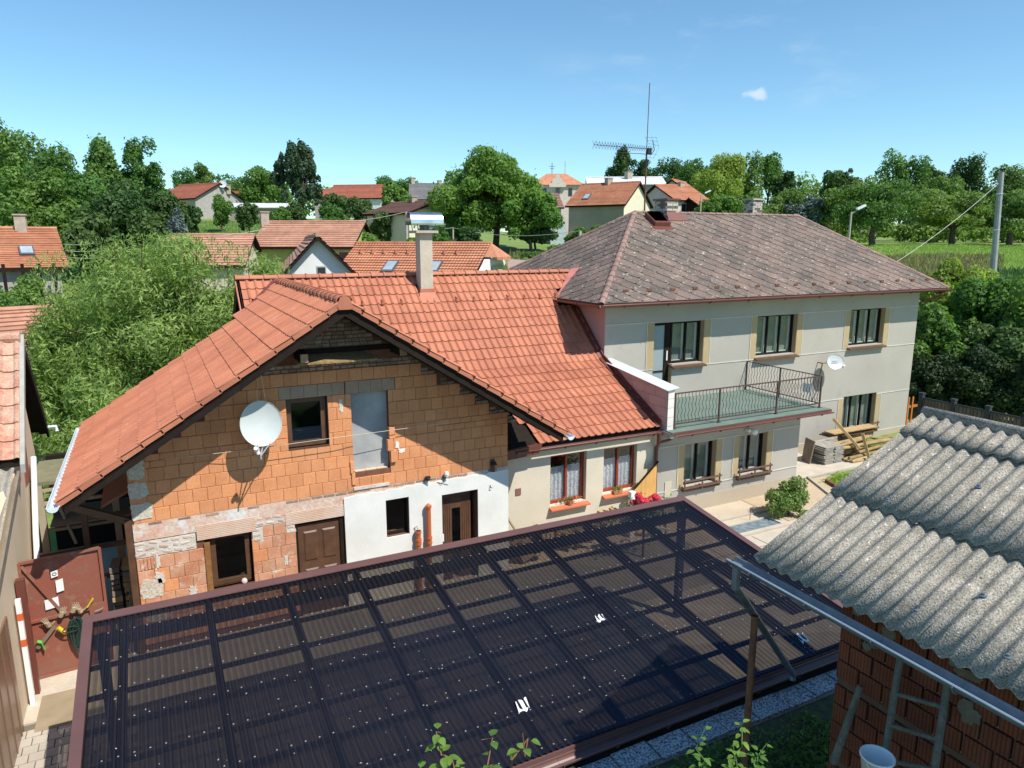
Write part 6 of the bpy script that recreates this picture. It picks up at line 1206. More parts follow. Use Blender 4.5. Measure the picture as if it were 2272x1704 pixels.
def house_px(label, x1, x2, py, D, yaw, h, ye, wallm, roofm_, name='village_house', zg=None, nc=14, waves=0, oh=.35, wins=(), gwins=(), chims=(), group=None, ridge_over=.25, h2=None, kind='house', frontwins=()):
    """gabled house: ridge seen between picture columns x1..x2 at row py (centre depth D), yaw of the ridge from the picture plane, h half width, ye picture row of the front eave"""
    xc = (x1+x2)/2; C = atD(xc, py, D); ya = math.radians(yaw); r = np.array((*(hr*math.cos(ya)+hf*math.sin(ya)), 0.)); f = np.array((*(hr*math.sin(ya)-hf*math.cos(ya)), 0.))
    def hitx(px):
        d = ray(px, py); # solve C + r*t along the vertical plane through d
        M_ = np.array([[r[0], -d[0]], [r[1], -d[1]]]); t, s = np.linalg.solve(M_, [-C[0], -C[1]]); return t
    ta, tb = hitx(x1), hitx(x2); A_, B_ = C+r*ta, C+r*tb; zr_ = C[2]; h2 = h2 or h
    Ec = C+f*h; ze = z_at(0, ye, Ec[0], Ec[1]); t = thing(name, label, kind, (C[0], C[1], terr(C[0], C[1]) if zg is None else zg), group)
    zg0 = (min(terr(*(A_+f*h)[:2]), terr(*(B_+f*h)[:2]), terr(*C[:2]))-.4) if zg is None else zg
    a_, b_ = A_+r*oh, B_-r*oh; sl = (zr_-ze)/h; ih = h-oh; zi = zr_-sl*ih-.08
    P = lambda base, o, z: (base[0]+f[0]*o, base[1]+f[1]*o, z)
    w_ = MB(); w_.prism([P(a_, ih, zg0), P(a_, -ih, zg0), P(a_, -ih, zi), P(a_, 0, zr_-.1), P(a_, ih, zi)], (b_-a_)); part('wall', w_, wallm, t)
    rm = MB(); E1, E2 = np.array(P(A_, h, ze)), np.array(P(B_, h, ze)); G1, G2 = np.array(P(A_, -h2, ze)), np.array(P(B_, -h2, ze)); A3, B3 = np.array([*A_[:2], zr_]), np.array([*B_[:2], zr_])
    rm.add([A3, B3, E2, E1, G1, G2], [(0, 1, 2, 3), (1, 0, 4, 5)]); dn = np.array((0, 0, -.14)); rm.add([A3+dn, B3+dn, E2+dn, E1+dn, G1+dn, G2+dn], [(0, 3, 2, 1), (1, 5, 4, 0)])
    for q1, q2 in ((A3, E1), (A3, G1), (B3, E2), (B3, G2), (E1, E2)): rm.add([q1, q2, q2+dn, q1+dn], [(0, 1, 2, 3)])
    rf = part('roof', rm, DARKW if nc else roofm_, t)
    if nc:
        q = MB(); course_roof(q, A3+(0, 0, .03), B3+(0, 0, .03), E1+(0, 0, .03), E2+(0, 0, .03), nc, waves); course_roof(q, B3+(0, 0, .03), A3+(0, 0, .03), G2+(0, 0, .03), G1+(0, 0, .03), nc); part('tile', q, roofm_, rf, 'stuff')
    part('ridge', MB().tube([A3+(0, 0, .05), B3+(0, 0, .05)], .11, 6), roofm_, rf)
    def onwall(u, o, z, w2, hh2, axis, m=BLACK, lb=None):
        q = MB(); dr_ = r if axis == 'f' else f; nn = f if axis == 'f' else (r if u > 0 else -r)
        c = np.array(o); q.prism([c-dr_*w2/2+(0, 0, z), c+dr_*w2/2+(0, 0, z), c+dr_*w2/2+(0, 0, z+hh2), c-dr_*w2/2+(0, 0, z+hh2)], nn*.03); wo_ = part('window', q, M('far_window_frame', (.5, .5, .48), .6), t)
        s_ = .82; z0 = z+hh2*.09; part('pane', MB().prism([c-dr_*w2*s_/2+(0, 0, z0), c+dr_*w2*s_/2+(0, 0, z0), c+dr_*w2*s_/2+(0, 0, z0+hh2*.82), c-dr_*w2*s_/2+(0, 0, z0+hh2*.82)], nn*.045), m, wo_)
    DK = M('far_pane', (.03, .035, .04), .2, spec=.6)
    for (uu, zz, w2, h3) in frontwins: onwall(0, a_*(1-uu)+b_*uu*1.0+f*(ih+.0)-np.array((0, 0, (a_*(1-uu)+b_*uu)[2])), zi-zz, w2, h3, 'f', DK)
    for (side, oo, zz, w2, h3) in gwins:
        base = b_ if side > 0 else a_; base = base-(r*oh*0); onwall(side, np.array((base[0]+f[0]*oo, base[1]+f[1]*oo, 0)), zr_-zz, w2, h3, 'g', DK)
    for (uu, oo, w2, top) in chims:
        c = A3*(1-uu)+B3*uu+f*oo; q = MB().box(c[0]-w2/2, c[1]-w2/2, zr_-1.5, c[0]+w2/2, c[1]+w2/2, zr_+top); q.box(c[0]-w2/2-.06, c[1]-w2/2-.06, zr_+top, c[0]+w2/2+.06, c[1]+w2/2+.06, zr_+top+.08); part('chimney', q, M('far_chimney', (.42, .36, .30), .9, (.32, .26, .21), scale=3), t)
    def sky_(uu, v, w2, h3):      # roof window at fraction uu along, v down the slope
        n_ = np.cross(E2-E1, A3-E1); n_ /= np.linalg.norm(n_); n_ = n_ if n_[2] > 0 else -n_
        dsl = (E1-A3)/np.linalg.norm(E1-A3); c = A3*(1-uu)+B3*uu+(E1-A3)*v; q = MB().prism([c-r*w2/2+n_*.05, c+r*w2/2+n_*.05, c+r*w2/2+dsl*h3+n_*.05, c-r*w2/2+dsl*h3+n_*.05], n_*.12); wo_ = part('roof_window', q, M('far_roof_window_frame', (.10, .10, .11), .5), rf)
        w2 *= .8; part('pane', MB().prism([c-r*w2/2+dsl*h3*.08+n_*.05, c+r*w2/2+dsl*h3*.08+n_*.05, c+r*w2/2+dsl*h3*.85+n_*.05, c-r*w2/2+dsl*h3*.85+n_*.05], n_*.13), M('far_skylight', (.35, .42, .48), .1, spec=.8), wo_)
    for s_ in wins: sky_(*s_)
    t['_x'] = 1; del t['_x']
    return dict(t=t, A=A3, B=B3, E1=E1, E2=E2, r=r, f=f, ze=ze, zg=zg0, zi=zi, a=a_, b=b_, rf=rf, ih=ih, P=P)
FW = M('far_white_wall', (.72, .72, .70), .9, (.66, .66, .64), scale=1.5); FY = M('far_yellow_wall', (.66, .62, .46), .9, (.60, .56, .42), scale=1.5); FG = M('far_grey_wall', (.38, .36, .34), .9, (.30, .28, .26), scale=3); FB_ = M('far_brown_wall', (.30, .27, .20), .9, (.26, .23, .18), scale=.8); FGr = M('far_green_wall', (.38, .46, .14), .9); FBL = M('far_blue_wall', (.50, .56, .58), .9); FP = M('far_pink_wall', (.70, .60, .54), .9)
# neighbours, nearest first
hA = house_px('orange-roofed house with dark wooden porch at the left edge', -90, 126, 508, 40, 38, 3.6, 596, FG, RO, nc=22, chims=((.62, .1, .55, .75),), wins=((.61, .50, .7, .9),), oh=.4)
q = MB(); P_ = hA['P']; 
for uu in (.05, .3, .52, .72, .9): b = hA['a']*(1-uu)+hA['b']*uu; pt = P_(b, hA['ih']+.9, 0); q.box(pt[0]-.07, pt[1]-.07, hA['zi']-3.2, pt[0]+.07, pt[1]+.07, hA['zi']+.1)
part('porch_post', q, DARKW, hA['t'])
for z in (-1.55, -1.8, -2.05, -2.3): a1, b1 = P_(hA['a'], hA['ih']+.9, hA['zi']+z), P_(hA['b'], hA['ih']+.9, hA['zi']+z); part('porch_rail', MB().bar(a1, b1, .05, .14), BROWNW, hA['t'])
part('porch_floor', MB().prism([P_(hA['a'], hA['ih']+1, hA['zi']-2.5), P_(hA['b'], hA['ih']+1, hA['zi']-2.5), P_(hA['b'], hA['ih']-.1, hA['zi']-2.5), P_(hA['a'], hA['ih']-.1, hA['zi']-2.5)], (0, 0, -.15)), CONC_L, hA['t'])
house_px('low barn roof of salmon tiles at the left behind the barn', -90, 138, 690, 24, 48, 2.6, 800, CREAM, RS, nc=12, kind='barn', name='tiled_barn', zg=0)
hW = house_px('house with long salmon roof and pale green wall, chimney at its left end', 590, 812, 493, 56, -6, 3.3, 549, FGr, RS, nc=13, waves=0, chims=((.0, .2, .6, .75),), frontwins=((.93, 1.2, .9, .8), (.80, 2.8, .9, 1.3)))
hG = house_px('small white gable house with a dark bargeboard and one window', 705, 668, 527, 45, 107, 1.75, 592, FW, RS, nc=10, gwins=((-1, .1, 2.15, .42, .85),), h2=1.75)
house_px('long low roof of salmon tiles behind the willow', 372, 566, 522, 52, 4, 2.9, 590, CREAM, RS, nc=12, kind='barn', name='tiled_barn')
hO = house_px('orange-tiled house with two roof windows and half-hipped white gable', 792, 1090, 541, 43, -18, 3.7, 634, FW, RO, nc=16, waves=46, wins=((.385, .47, .75, 1.15), (.70, .47, .75, 1.15)), oh=.2)
# half hip on its right gable
B3 = hO['B']; E2 = hO['E2']; hip = MB(); zh = B3[2]-(B3[2]-hO['ze'])*.34; oo = 3.7*.34; tip = B3+hO['r']*.80; a_ = np.array((*(tip+hO['f']*oo)[:2], zh)); b2 = np.array((*(tip-hO['f']*oo)[:2], zh)); hip.add([B3+(0, 0, .06), a_+(0, 0, .04), b2+(0, 0, .04), a_-(0, 0, .12), b2-(0, 0, .12)], [(0, 1, 2), (1, 3, 4, 2)]); hip.add([B3+(0, 0, .06), a_+(0, 0, .04), (E2+(B3-E2)*.66)+(0, 0, .05)], [(0, 1, 2)]); part('hip', hip, RO, hO['rf'])
gbl = MB(); gb = hO['b']+hO['r']*.55; gbl.prism([hO['P'](gb, 3.1, hO['zg']), hO['P'](gb, -3.1, hO['zg']), hO['P'](gb, -3.1, hO['ze']), hO['P'](gb, -1.2, zh-.05), hO['P'](gb, 1.2, zh-.05), hO['P'](gb, 3.1, hO['ze'])], hO['r']*-.5); part('gable_wall', gbl, FW, hO['t'])
gi = gb+hO['r']*.02; part('gable_niche', MB().prism([hO['P'](gi, 1.75, hO['ze']-.3), hO['P'](gi, -1.75, hO['ze']-.3), hO['P'](gi, -.9, zh-.45), hO['P'](gi, .9, zh-.45)], hO['r']*.03), M('niche_pale', (.52, .54, .38), .9), hO['t'])
for k in range(9):
    u = .10+.088*k; c = hO['A']*(1-u)+B3*u+(hO['E1']-hO['A'])*.27; part('snow_guard', MB().box(c[0]-.12, c[1]-.1, c[2]+.05, c[0]+.12, c[1]+.1, c[2]+.24), RO, hO['rf'])
tag(part('corrugated_canopy', MB().prism([atD(1128, 600, 36), atD(1200, 606, 37), atD(1180, 578, 44), atD(1126, 574, 44)], (0, 0, -.1)), M('faded_red_sheet', (.35, .20, .17), .8, (.30, .25, .22), scale=.8)), 'faded reddish sheet canopy between the orange roof and the slate roof', 'canopy')
house_px('brown-roofed house with plain yellow gable behind the chimney', 868, 972, 449, 68, -42, 3.6, 474, FY, RBr, nc=12, chims=((.5, 0, .5, .5),), gwins=((1, -1.0, 4.6, .5, .9),))
house_px('red-roofed white house with dish on the hill among trees', 398, 489, 409, 108, -30, 4.6, 442, FG, RR, nc=14, gwins=((1, 0, 3.9, 1.9, 1.5),), chims=((.97, -1.6, .6, -.2),))
q_ = atD(494, 408, 106); dd, _ = dish('satellite_dish', 'tiny white dish on the ridge of the red-roofed hill house', tuple(q_), .55, 1, (-.2, -1, .3), DISHW, 0, 0); part('dish_mast', MB().tube([tuple(q_-[0, 0, 1.]), tuple(q_+[0, .12, 0])], .06, 5), ZINC, dd)
house_px('fragment of a low red roof right of the hill house', 505, 545, 426, 116, 5, 3, 452, FW, RR, nc=8, name='outbuilding', kind='outbuilding')
house_px('long low shed with pale flat roof below the hill trees', 512, 640, 453, 100, 4, 2.2, 459, FB_, RW, nc=0, name='outbuilding', kind='outbuilding')
house_px('long red-roofed hill barn with white wall', 740, 866, 411, 125, -8, 4.5, 440, FW, RR, nc=16, kind='barn', name='hill_barn', gwins=())
house_px('small red roof left of the long hill barn', 700, 742, 421, 130, 5, 4, 437, FG, RR, nc=8, name='outbuilding', kind='outbuilding')
house_px('grey slate-roofed hill house beside the big walnut tree', 908, 1004, 408, 118, 6, 6.5, 443, FG, RGy, nc=16, chims=((.7, 0, .6, .5), (.08, 0, .6, .9)))
hY = house_px('yellow-gabled house with orange roof and long blind grey-brown wall', 1290, 1422, 407, 84, -33, 4.1, 456, FB_, RO, nc=22, waves=40, chims=((.47, .0, .7, .55),), wins=((.27, .50, .8, 1.2),), gwins=((1, 1.25, 4.6, .8, 1.1), (1, -.7, 4.6, .8, 1.1)))
yw = MB(); b = hY['b']; P_ = hY['P']; ih = hY['ih']; yw.prism([P_(b, ih+.01, hY['zg']), P_(b, -ih-.01, hY['zg']), P_(b, -ih-.01, hY['zi']), P_(b, 0, hY['A'][2]-.12), P_(b, ih+.01, hY['zi'])], hY['r']*.02); part('gable_wall', yw, FY, hY['t'])
house_px('long pale roof behind the yellow-gabled house', 1300, 1470, 394, 112, -4, 5, 408, FG, RW, nc=0, name='outbuilding', kind='outbuilding', chims=((.55, 1, .9, .7),))
house_px('cream house with orange roof left of the distant lamp', 1452, 1530, 412, 92, 24, 4.5, 445, FP, RO, nc=14, frontwins=((.25, 1.6, .8, 1.2), (.5, 1.6, .8, 1.2), (.72, 1.6, .8, 1.2)), chims=((.75, 0, .7, .4),))
house_px('small steep orange roof at the end of the cream house', 1490, 1522, 402, 100, 60, 3.5, 440, FP, RO, nc=10, name='outbuilding', kind='outbuilding')
house_px('low lean-to roof beside the distant lamp', 1528, 1552, 440, 88, 30, 2, 458, DARKW, RO, nc=6, name='outbuilding', kind='outbuilding')
hB = house_px('small brown-roofed house with bluish wall beside the walnut tree', 1207, 1240, 431, 96, 8, 3.6, 461, FBL, RBr, nc=8)
tag(part('blue_garage', MB().prism([(*atD(1222, 470, 80)[:2], 5.5), (*atD(1256, 470, 80)[:2], 5.5), (*atD(1256, 470, 92)[:2], 5.5), (*atD(1222, 470, 92)[:2], 5.5)], (0, 0, 4.2)), FBL), 'plain bluish wall left of the yellow-gabled house', 'garage')
# school with hip roof and curved gable
C = atD(1234, 415, 165); sc2 = thing('school', 'pale two-storey building with orange hip roof and curved gable', 'building', (C[0], C[1], 8)); r3 = np.array((*hr, 0.)); f3 = -np.array((*hf, 0.))
ew_ = 5.8; z1 = C[2]+.1
def sp(u, o, z): return C[0]+r3[0]*u+f3[0]*o, C[1]+r3[1]*u+f3[1]*o, z
part('wall', MB().prism([sp(-5.8, 5, 6), sp(5.8, 5, 6), sp(5.8, -5, 6), sp(-5.8, -5, 6)], (0, 0, z1-6)), FP, sc2); zt = atD(1234, 381, 160)[2]
q = MB(); q.add([sp(-6.2, 5.5, z1), sp(6.2, 5.5, z1), sp(6.2, -5.5, z1), sp(-6.2, -5.5, z1), sp(-2.2, 0, zt), sp(2.2, 0, zt)], [(0, 1, 5, 4), (1, 2, 5), (2, 3, 4, 5), (3, 0, 4), (3, 2, 1, 0)]); part('roof', q, RO, sc2)
prof = [(-1.9, z1-.5), (-1.9, z1+.2), (-1.3, z1+.5), (-1.1, z1+1.2), (-.6, z1+1.5), (-.4, z1+2.1), (0, z1+2.35), (.4, z1+2.1), (.6, z1+1.5), (1.1, z1+1.2), (1.3, z1+.5), (1.9, z1+.2), (1.9, z1-.5)]
part('curved_gable', MB().prism([sp(u, 5.6, z) for u, z in prof], -np.array(f3)*1.6), FP, sc2)
for u in (-4.7, -2.9, 0, 2.9, 4.9):
    for zz in (z1-2.4,): part('window', MB().prism([sp(u-.42, 5.62 if u == 0 else 5.03, zz), sp(u+.42, 5.62 if u == 0 else 5.03, zz), sp(u+.42, 5.62 if u == 0 else 5.03, zz+1.7), sp(u-.42, 5.62 if u == 0 else 5.03, zz+1.7)], np.array(f3)*.04), M('far_pane', (.03, .035, .04)), sc2)
part('mast', MB().tube([sp(-1, 0, zt-.1), sp(-1, 0, zt+2.4)], .09, 5).tube([sp(-1.7, 0, zt+1.6), sp(-.3, 0, zt+1.6)], .06, 4).tube([sp(-1.5, 0, zt+1.1), sp(-.5, 0, zt+1.1)], .06, 4), ZINC_OLD, sc2); part('mast', MB().tube([sp(2, 0, zt-.1), sp(2, 0, zt+2.8)], .05, 5), ZINC_OLD, sc2)
# poles, lamps and wires
def pole(label, px, pyt, D, r, m=CONC, name='utility_pole', zb=None, arm=None, lean=0.):
    p = atD(px, pyt, D); z0 = terr(p[0], p[1]) if zb is None else zb; t = thing(name, label, 'pole' if arm is None else 'street lamp', (p[0], p[1], z0)); part('pole', MB().tube([(p[0]-hr[0]*lean, p[1]-hr[1]*lean, z0-.2), p], [r*1.25, r*.85], 10), m, t)
    if arm:
        e = p+np.array((*hr, 0))*arm+(0, 0, .35); part('arm', MB().tube([p-(0, 0, .15), e], .03, 5), ZINC, t); part('lamp_head', MB().bar(p+np.array((*hr, 0))*arm*.5+(0, 0, .18), e+np.array((*hr, 0))*arm*.25+(0, 0, .1), .28, .14), WHITEP, t)
    return p, t
pc, tc = pole('tall grey concrete pole at the right edge carrying cables', 2222, 382, 42, .17, M('grey_pole', (.30, .32, .33), .7), lean=-.45)
for z in (1.2, 3.3): part('collar', MB().tube([(pc[0]+hr[0]*.05*z, pc[1]+hr[1]*.05*z, pc[2]-z), (pc[0]+hr[0]*.05*z, pc[1]+hr[1]*.05*z, pc[2]-z-.07)], .18, 10), ZINC, tc)
pole('street lamp with white head at the meadow edge', 1889, 470, 50, .075, CONC, 'street_lamp', arm=.75); pole('distant street lamp at the end of the village houses', 1556, 432, 78, .08, CONC, 'street_lamp', arm=.8)
p1_, _ = pole('concrete pole with insulators right of the orange-tiled house', 1287, 512, 48, .11); p2_, _ = pole('concrete pole in front of the yellow gable house', 901, 470, 58, .11); p3_, _ = pole('thin lamp pole against the school roof', 1236, 428, 100, .09); p4_, _ = pole('short pole in the hedge by the yellow gable', 1005, 505, 62, .08)
WIRE = M('cable_grey', (.12, .12, .12), .6); WIREL = M('cable_pale', (.45, .45, .43), .6)
def wire(label, a, b, sag, r, m=WIRE, n=12):
    a = np.array(a, float); b = np.array(b, float); tag(part('cable', MB().tube([a+(b-a)*t-(0, 0, 4*sag*t*(1-t)) for t in np.linspace(0, 1, n)], r, 4), m), label, 'cable')
top = pc-np.array((0, 0, .45))
wire('black twisted cable from the tall pole towards the trees', top, atD(1905, 508, 62), .9, .022, BLACK); wire('pale thick cable sloping down from the tall pole behind the slate roof', top-(0, 0, .1), atD(1975, 590, 40), .25, .017, WIREL)
wire('service wire from the concrete pole to the left across the walnut tree', p1_, p4_, .5, .016, WIREL); wire('overhead wire crossing left of the rendered chimney', p2_, atD(690, 492, 58), .3, .022, WIREL)
for k in range(4): wire(('uppermost', 'second', 'third', 'lowest')[k]+' of four thin wires running right from the insulator pole', p1_+(0, 0, -.05*k), atD(1420+8*k, 590-6*k, 62), .6+.1*k, .014, WIREL)
wire('wire passing behind the chimney above the hedge', p2_-(0, 0, .8), p4_, .3, .018, WIREL); wire('thin wire over the long low roof behind the willow', atD(468, 524, 47), atD(600, 505, 50), .1, .018, WIREL)
for k in range(3): wire(('upper', 'middle', 'lower')[k]+' white wire ending at the orange-roofed house on the left', atD(146, 542+k*14, 37), atD(205+k*10, 540+k*16, 36), .05, .016, WIREL)
# ================================================================== VEGETATION
LW = leafmat('willow_leaf', (.20, .30, .065), (.30, .40, .12), .45, .5, .7); LA = leafmat('acacia_leaf', (.055, .15, .024), (.095, .215, .036), .35, .35, .4); LD = leafmat('dark_leaf', (.036, .092, .020), (.06, .13, .028), .28, .35, .4); LG = leafmat('garden_leaf', (.075, .175, .026), (.115, .24, .04), .38, .3, .4)
LPi = leafmat('pine_needle', (.022, .055, .028), (.035, .075, .035), .12, .35, .5); LB = leafmat('spruce_blue', (.09, .14, .13), (.13, .18, .17), .15, .3, .6); LY = leafmat('light_leaf', (.15, .24, .035), (.22, .32, .05), .45, .3, .5); LO = leafmat('orchard_leaf', (.085, .175, .032), (.125, .225, .048), .38, .3, .35); LM_ = leafmat('walnut_leaf', (.06, .165, .02), (.10, .24, .03), .4, .28, .5)
# big willow shrub behind the gable house
rg = np.random.default_rng(2); wl = thing('willow', 'big bushy willow with narrow silvery leaves behind the gable roof', 'tree', (.2, 26.7, 0)); trunk(wl, (.2, 26.7, 0), (.2, 26.7, 4), .25, 8, (.2, 26.7, 4.5), (4, 4, 3), rg)
Q = []
for c, R, n in (((.1, 26.7, 3.5), (3.9, 3.4, 3.6), 60000), ((3.5, 25.8, 4.9), (1.9, 1.8, 1.8), 15000), ((-2.3, 26.3, 2.4), (2.3, 2.3, 3.4), 24000), ((-1.6, 22.4, 1.4), (1.6, 1.8, 2.4), 14000)): Q.append(crown_quads(rg, c, R, n, .21, 70, .24, .25))
n = 3200; P = np.stack([rg.uniform(-3.2, 4.3, n), rg.uniform(25, 28, n), np.zeros(n)], 1); P[:, 2] = 7.15-.10*(P[:, 0]-.4)**2*.6+rg.uniform(-.9, .55, n); N = rg.normal(size=P.shape); N /= np.linalg.norm(N, axis=1)[:, None]; Q.append(leaf_quads(rg, P, N, .17, .22, updir=np.array((0, 0, .8))))
quads_obj('crown', np.concatenate(Q), LW, wl)
shoots = MB()
for k in range(12): x, y = rnd.uniform(-1.5, 3.2), rnd.uniform(25, 28); z0 = 6.4-.06*(x-.4)**2; shoots.tube([(x, y, z0-.8), (x+rnd.uniform(-.15, .15), y, z0+rnd.uniform(.5, 1.3))], .012, 4)
part('twig', shoots, BROWNW, wl, 'stuff')
T = tree
i = 0
# left mass of acacias
for (px, py, hw, D, hf_, lm, n, lb) in ((15, 300, 105, 62, 1.3, LA, 12000, 'tall spreading acacia at the left edge of the skyline'), (120, 335, 70, 60, 1.3, LA, 8000, 'acacia crown just right of the skyline tree at the left edge'), (212, 312, 62, 64, 1.4, LA, 8000, 'slender acacia in the middle of the left grove'), (300, 318, 68, 66, 1.5, LA, 9000, 'acacia with rounded open crown at the right of the left grove'),
    (60, 395, 90, 52, .9, LG, 9000, 'lower bright acacia in front of the left grove'), (170, 405, 85, 54, .9, LG, 9000, 'dense tree in the middle of the left grove front'), (265, 420, 85, 52, .95, LD, 9000, 'darker tree below the rounded acacia'), (350, 425, 68, 58, 1., LD, 7000, 'dark tree at the right edge of the left grove'), (335, 480, 62, 46, .9, LD, 7000, 'dark bushy tree above the willow'), (190, 480, 62, 46, .8, LD, 7000, 'shaded tree right of the orange-roofed house')):
    T('acacia' if lm is LA else 'leafy_tree', lb, 'tree', px, py, hw, D, hf_, lm, n, .30, 30+i, lumps=26, lr=.33); i += 1
for (px, py, hw, D, hf_, lm, n, lb, nm) in ((408, 445, 36, 60, 1.1, LD, 3500, 'round tree standing left of the hill lawn', 'leafy_tree'), (392, 470, 22, 52, 1.8, LB, 3500, 'small blue spruce left of the hill lawn', 'blue_spruce'),
    (400, 380, 40, 125, .7, LG, 2500, 'low light-green tree on the skyline above the hill house', 'leafy_tree'), (448, 368, 32, 130, .8, LO, 2500, 'grey-green domed tree on the skyline above the hill house', 'leafy_tree'), (505, 384, 40, 130, .7, LO, 2500, 'grey-green tree right of the domed skyline tree', 'leafy_tree'), (575, 377, 62, 112, .9, LG, 6000, 'broad fresh-green tree left of the black pine', 'leafy_tree'),
    (487, 438, 27, 84, 1.1, LG, 2500, 'small round fruit tree on the hill lawn', 'fruit_tree'), (548, 452, 22, 80, .9, LD, 1800, 'dark shrub on the hill lawn below the pale shed', 'shrub'), (618, 462, 24, 82, .9, LG, 1800, 'fruit tree right of the hill lawn', 'fruit_tree'), (655, 455, 26, 84, .9, LD, 2000, 'dark fruit tree under the black pine', 'fruit_tree'), (735, 455, 30, 86, .7, LG, 2000, 'bush in front of the small red roof', 'shrub'), (745, 430, 36, 100, .7, LD, 2200, 'dark tree in front of the hill barn', 'leafy_tree'), (800, 440, 40, 78, .9, LD, 4000, 'dark bushy tree left of the brown-roofed house', 'leafy_tree'), (842, 470, 36, 66, 1., LD, 4000, 'ivy-dark tree left of the pole by the chimney', 'leafy_tree'), (880, 412, 42, 92, .8, LG, 3500, 'fresh-green tree between hill barn and grey roof', 'leafy_tree'), (845, 392, 30, 150, .7, LG, 1500, 'skyline tree above the hill barn', 'leafy_tree'), (905, 396, 34, 150, .6, LG, 1500, 'skyline tree left of the grey slate roof', 'leafy_tree'),
    (820, 520, 35, 56, .8, LG, 3500, 'bright ivy-covered bush left of the rendered chimney', 'shrub'), (930, 518, 34, 55, .7, LG, 3000, 'bush right of the pole behind the chimney', 'shrub'), (985, 505, 36, 58, .6, LG, 3000, 'bush below the yellow gable', 'shrub'), (1040, 508, 40, 60, .6, LD, 3500, 'dark hedge bush below the walnut tree', 'shrub'), (735, 480, 40, 70, .5, LD, 2500, 'hedge above the salmon roof', 'shrub'),
    (1190, 492, 46, 66, .8, LD, 4500, 'dark shadowed tree right below the walnut tree', 'leafy_tree'), (1245, 545, 28, 52, .7, LO, 2200, 'weedy bush by the garden fence', 'shrub'), (1185, 560, 30, 50, .5, LO, 2200, 'scrub right of the insulator pole', 'shrub'), (1290, 505, 30, 68, .7, LG, 2600, 'bush at the foot of the long blind wall', 'shrub'), (1335, 500, 30, 66, .7, LG, 2600, 'bush right of the blind wall middle', 'shrub')):
    T(nm, lb, 'tree' if nm not in ('shrub',) else 'shrub', px, py, hw, D, hf_, lm, n, .30 if D < 90 else .42, 60+i, lumps=18, lr=.38); i += 1
T('black_pine', 'dark tall pine with ragged top on the hill', 'pine', 668, 330, 42, 100, 1.75, LPi, 9000, .40, 90, lumps=34, lr=.26); T('black_pine', 'dark side crown left of the tall pine top', 'pine', 622, 345, 20, 101, 1.5, LPi, 2200, .38, 91, lumps=14, lr=.3)
T('walnut_tree', 'large round walnut tree rising behind the tiled roofs', 'tree', 1098, 340, 118, 66, 1.0, LM_, 30000, .30, 92, lumps=46, lr=.30)
T('leafy_tree', 'right shoulder of the walnut, lower tree beside the blue wall', 'tree', 1180, 425, 62, 64, .95, LM_, 8000, .30, 93, lumps=22, lr=.36); T('leafy_tree', 'left shoulder of foliage below the walnut crown', 'tree', 1030, 420, 60, 67, 1., LM_, 8000, .30, 94, lumps=22, lr=.36)
T('lime_tree', 'dark lime tree behind the antenna', 'tree', 1384, 325, 33, 150, 1.3, LD, 5000, .5, 95, lumps=18)
for (px, py, hw, D, hf_, lm, n, lb) in ((1430, 358, 30, 155, .9, LD, 2500, 'dark skyline tree right of the antenna mast'), (1490, 352, 48, 140, .8, LD, 3500, 'dark domed tree behind the cream house'), (1545, 350, 45, 130, .9, LO, 3500, 'grey-green tree left of the tallest bright tree'), (1605, 330, 72, 118, .95, LY, 9000, 'tall domed light-green tree on the right skyline'), (1668, 352, 42, 120, 1.1, LO, 4000, 'tree just right of the light-green dome'), (1712, 348, 40, 122, 1., LA, 3500, 'tree with pointed crown before the gap in the skyline'), (1752, 380, 34, 118, .9, LD, 3000, 'dark low tree at the gap in the skyline'),
    (1870, 368, 44, 125, .8, LD, 4000, 'dark feathery tree right of the gap in the skyline'), (1930, 395, 55, 110, .7, LO, 4500, 'broad tree below the feathery one'), (2010, 345, 55, 118, 1.05, LA, 6000, 'tallest tree at the right part of the skyline'), (2075, 372, 34, 122, .9, LD, 3000, 'dark tree between the two tall right skyline trees'), (2145, 358, 52, 116, .9, LD, 5000, 'domed tree left of the tall grey pole'), (2245, 375, 60, 112, .9, LO, 5500, 'broad tree at the right edge of the skyline'), (2090, 400, 60, 98, .7, LO, 5000, 'rounded orchard tree left of the tall grey pole'),
    (1600, 418, 58, 82, .75, LG, 6000, 'bushy tree left of the sooty chimney'), (1668, 428, 45, 84, .7, LO, 4500, 'bush behind the sooty chimney'), (1735, 425, 48, 88, .7, LO, 4500, 'orchard tree right of the sooty chimney'), (1790, 440, 40, 86, .65, LB, 4000, 'grey-green shrub above the right hip of the slate roof'), (1850, 420, 55, 84, .8, LO, 5500, 'orchard tree behind the meadow street lamp')):
    T('leafy_tree', lb, 'tree', px, py, hw, D, hf_, lm, n, .42 if D > 95 else .33, 100+i, lumps=24, lr=.34); i += 1
for (px, py, hw, D, n, lb) in ((1950, 405, 92, 71, 12000, 'orchard tree with visible trunk right of the meadow lamp'), (2125, 428, 100, 74, 12000, 'spreading orchard tree in the meadow left of the tall pole'), (2255, 430, 75, 72, 9000, 'orchard tree behind the tall grey pole')):
    rgx = np.random.default_rng(i); p = atD(px, py, D); zg = float(terr(p[0], p[1])); R = hw/F*D; t = thing('orchard_tree', lb, 'tree', (p[0], p[1], zg)); zt = p[2]; cb = zg+1.3; c = (p[0], p[1], (zt+cb)/2); trunk(t, (p[0], p[1], zg), (p[0], p[1], cb+1.0), .28, 7, c, (R, R, (zt-cb)/2), rgx); quads_obj('crown', crown_quads(rgx, c, (R, R, (zt-cb)/2), n, .30, 34, .65, .33), LO, t); i += 1
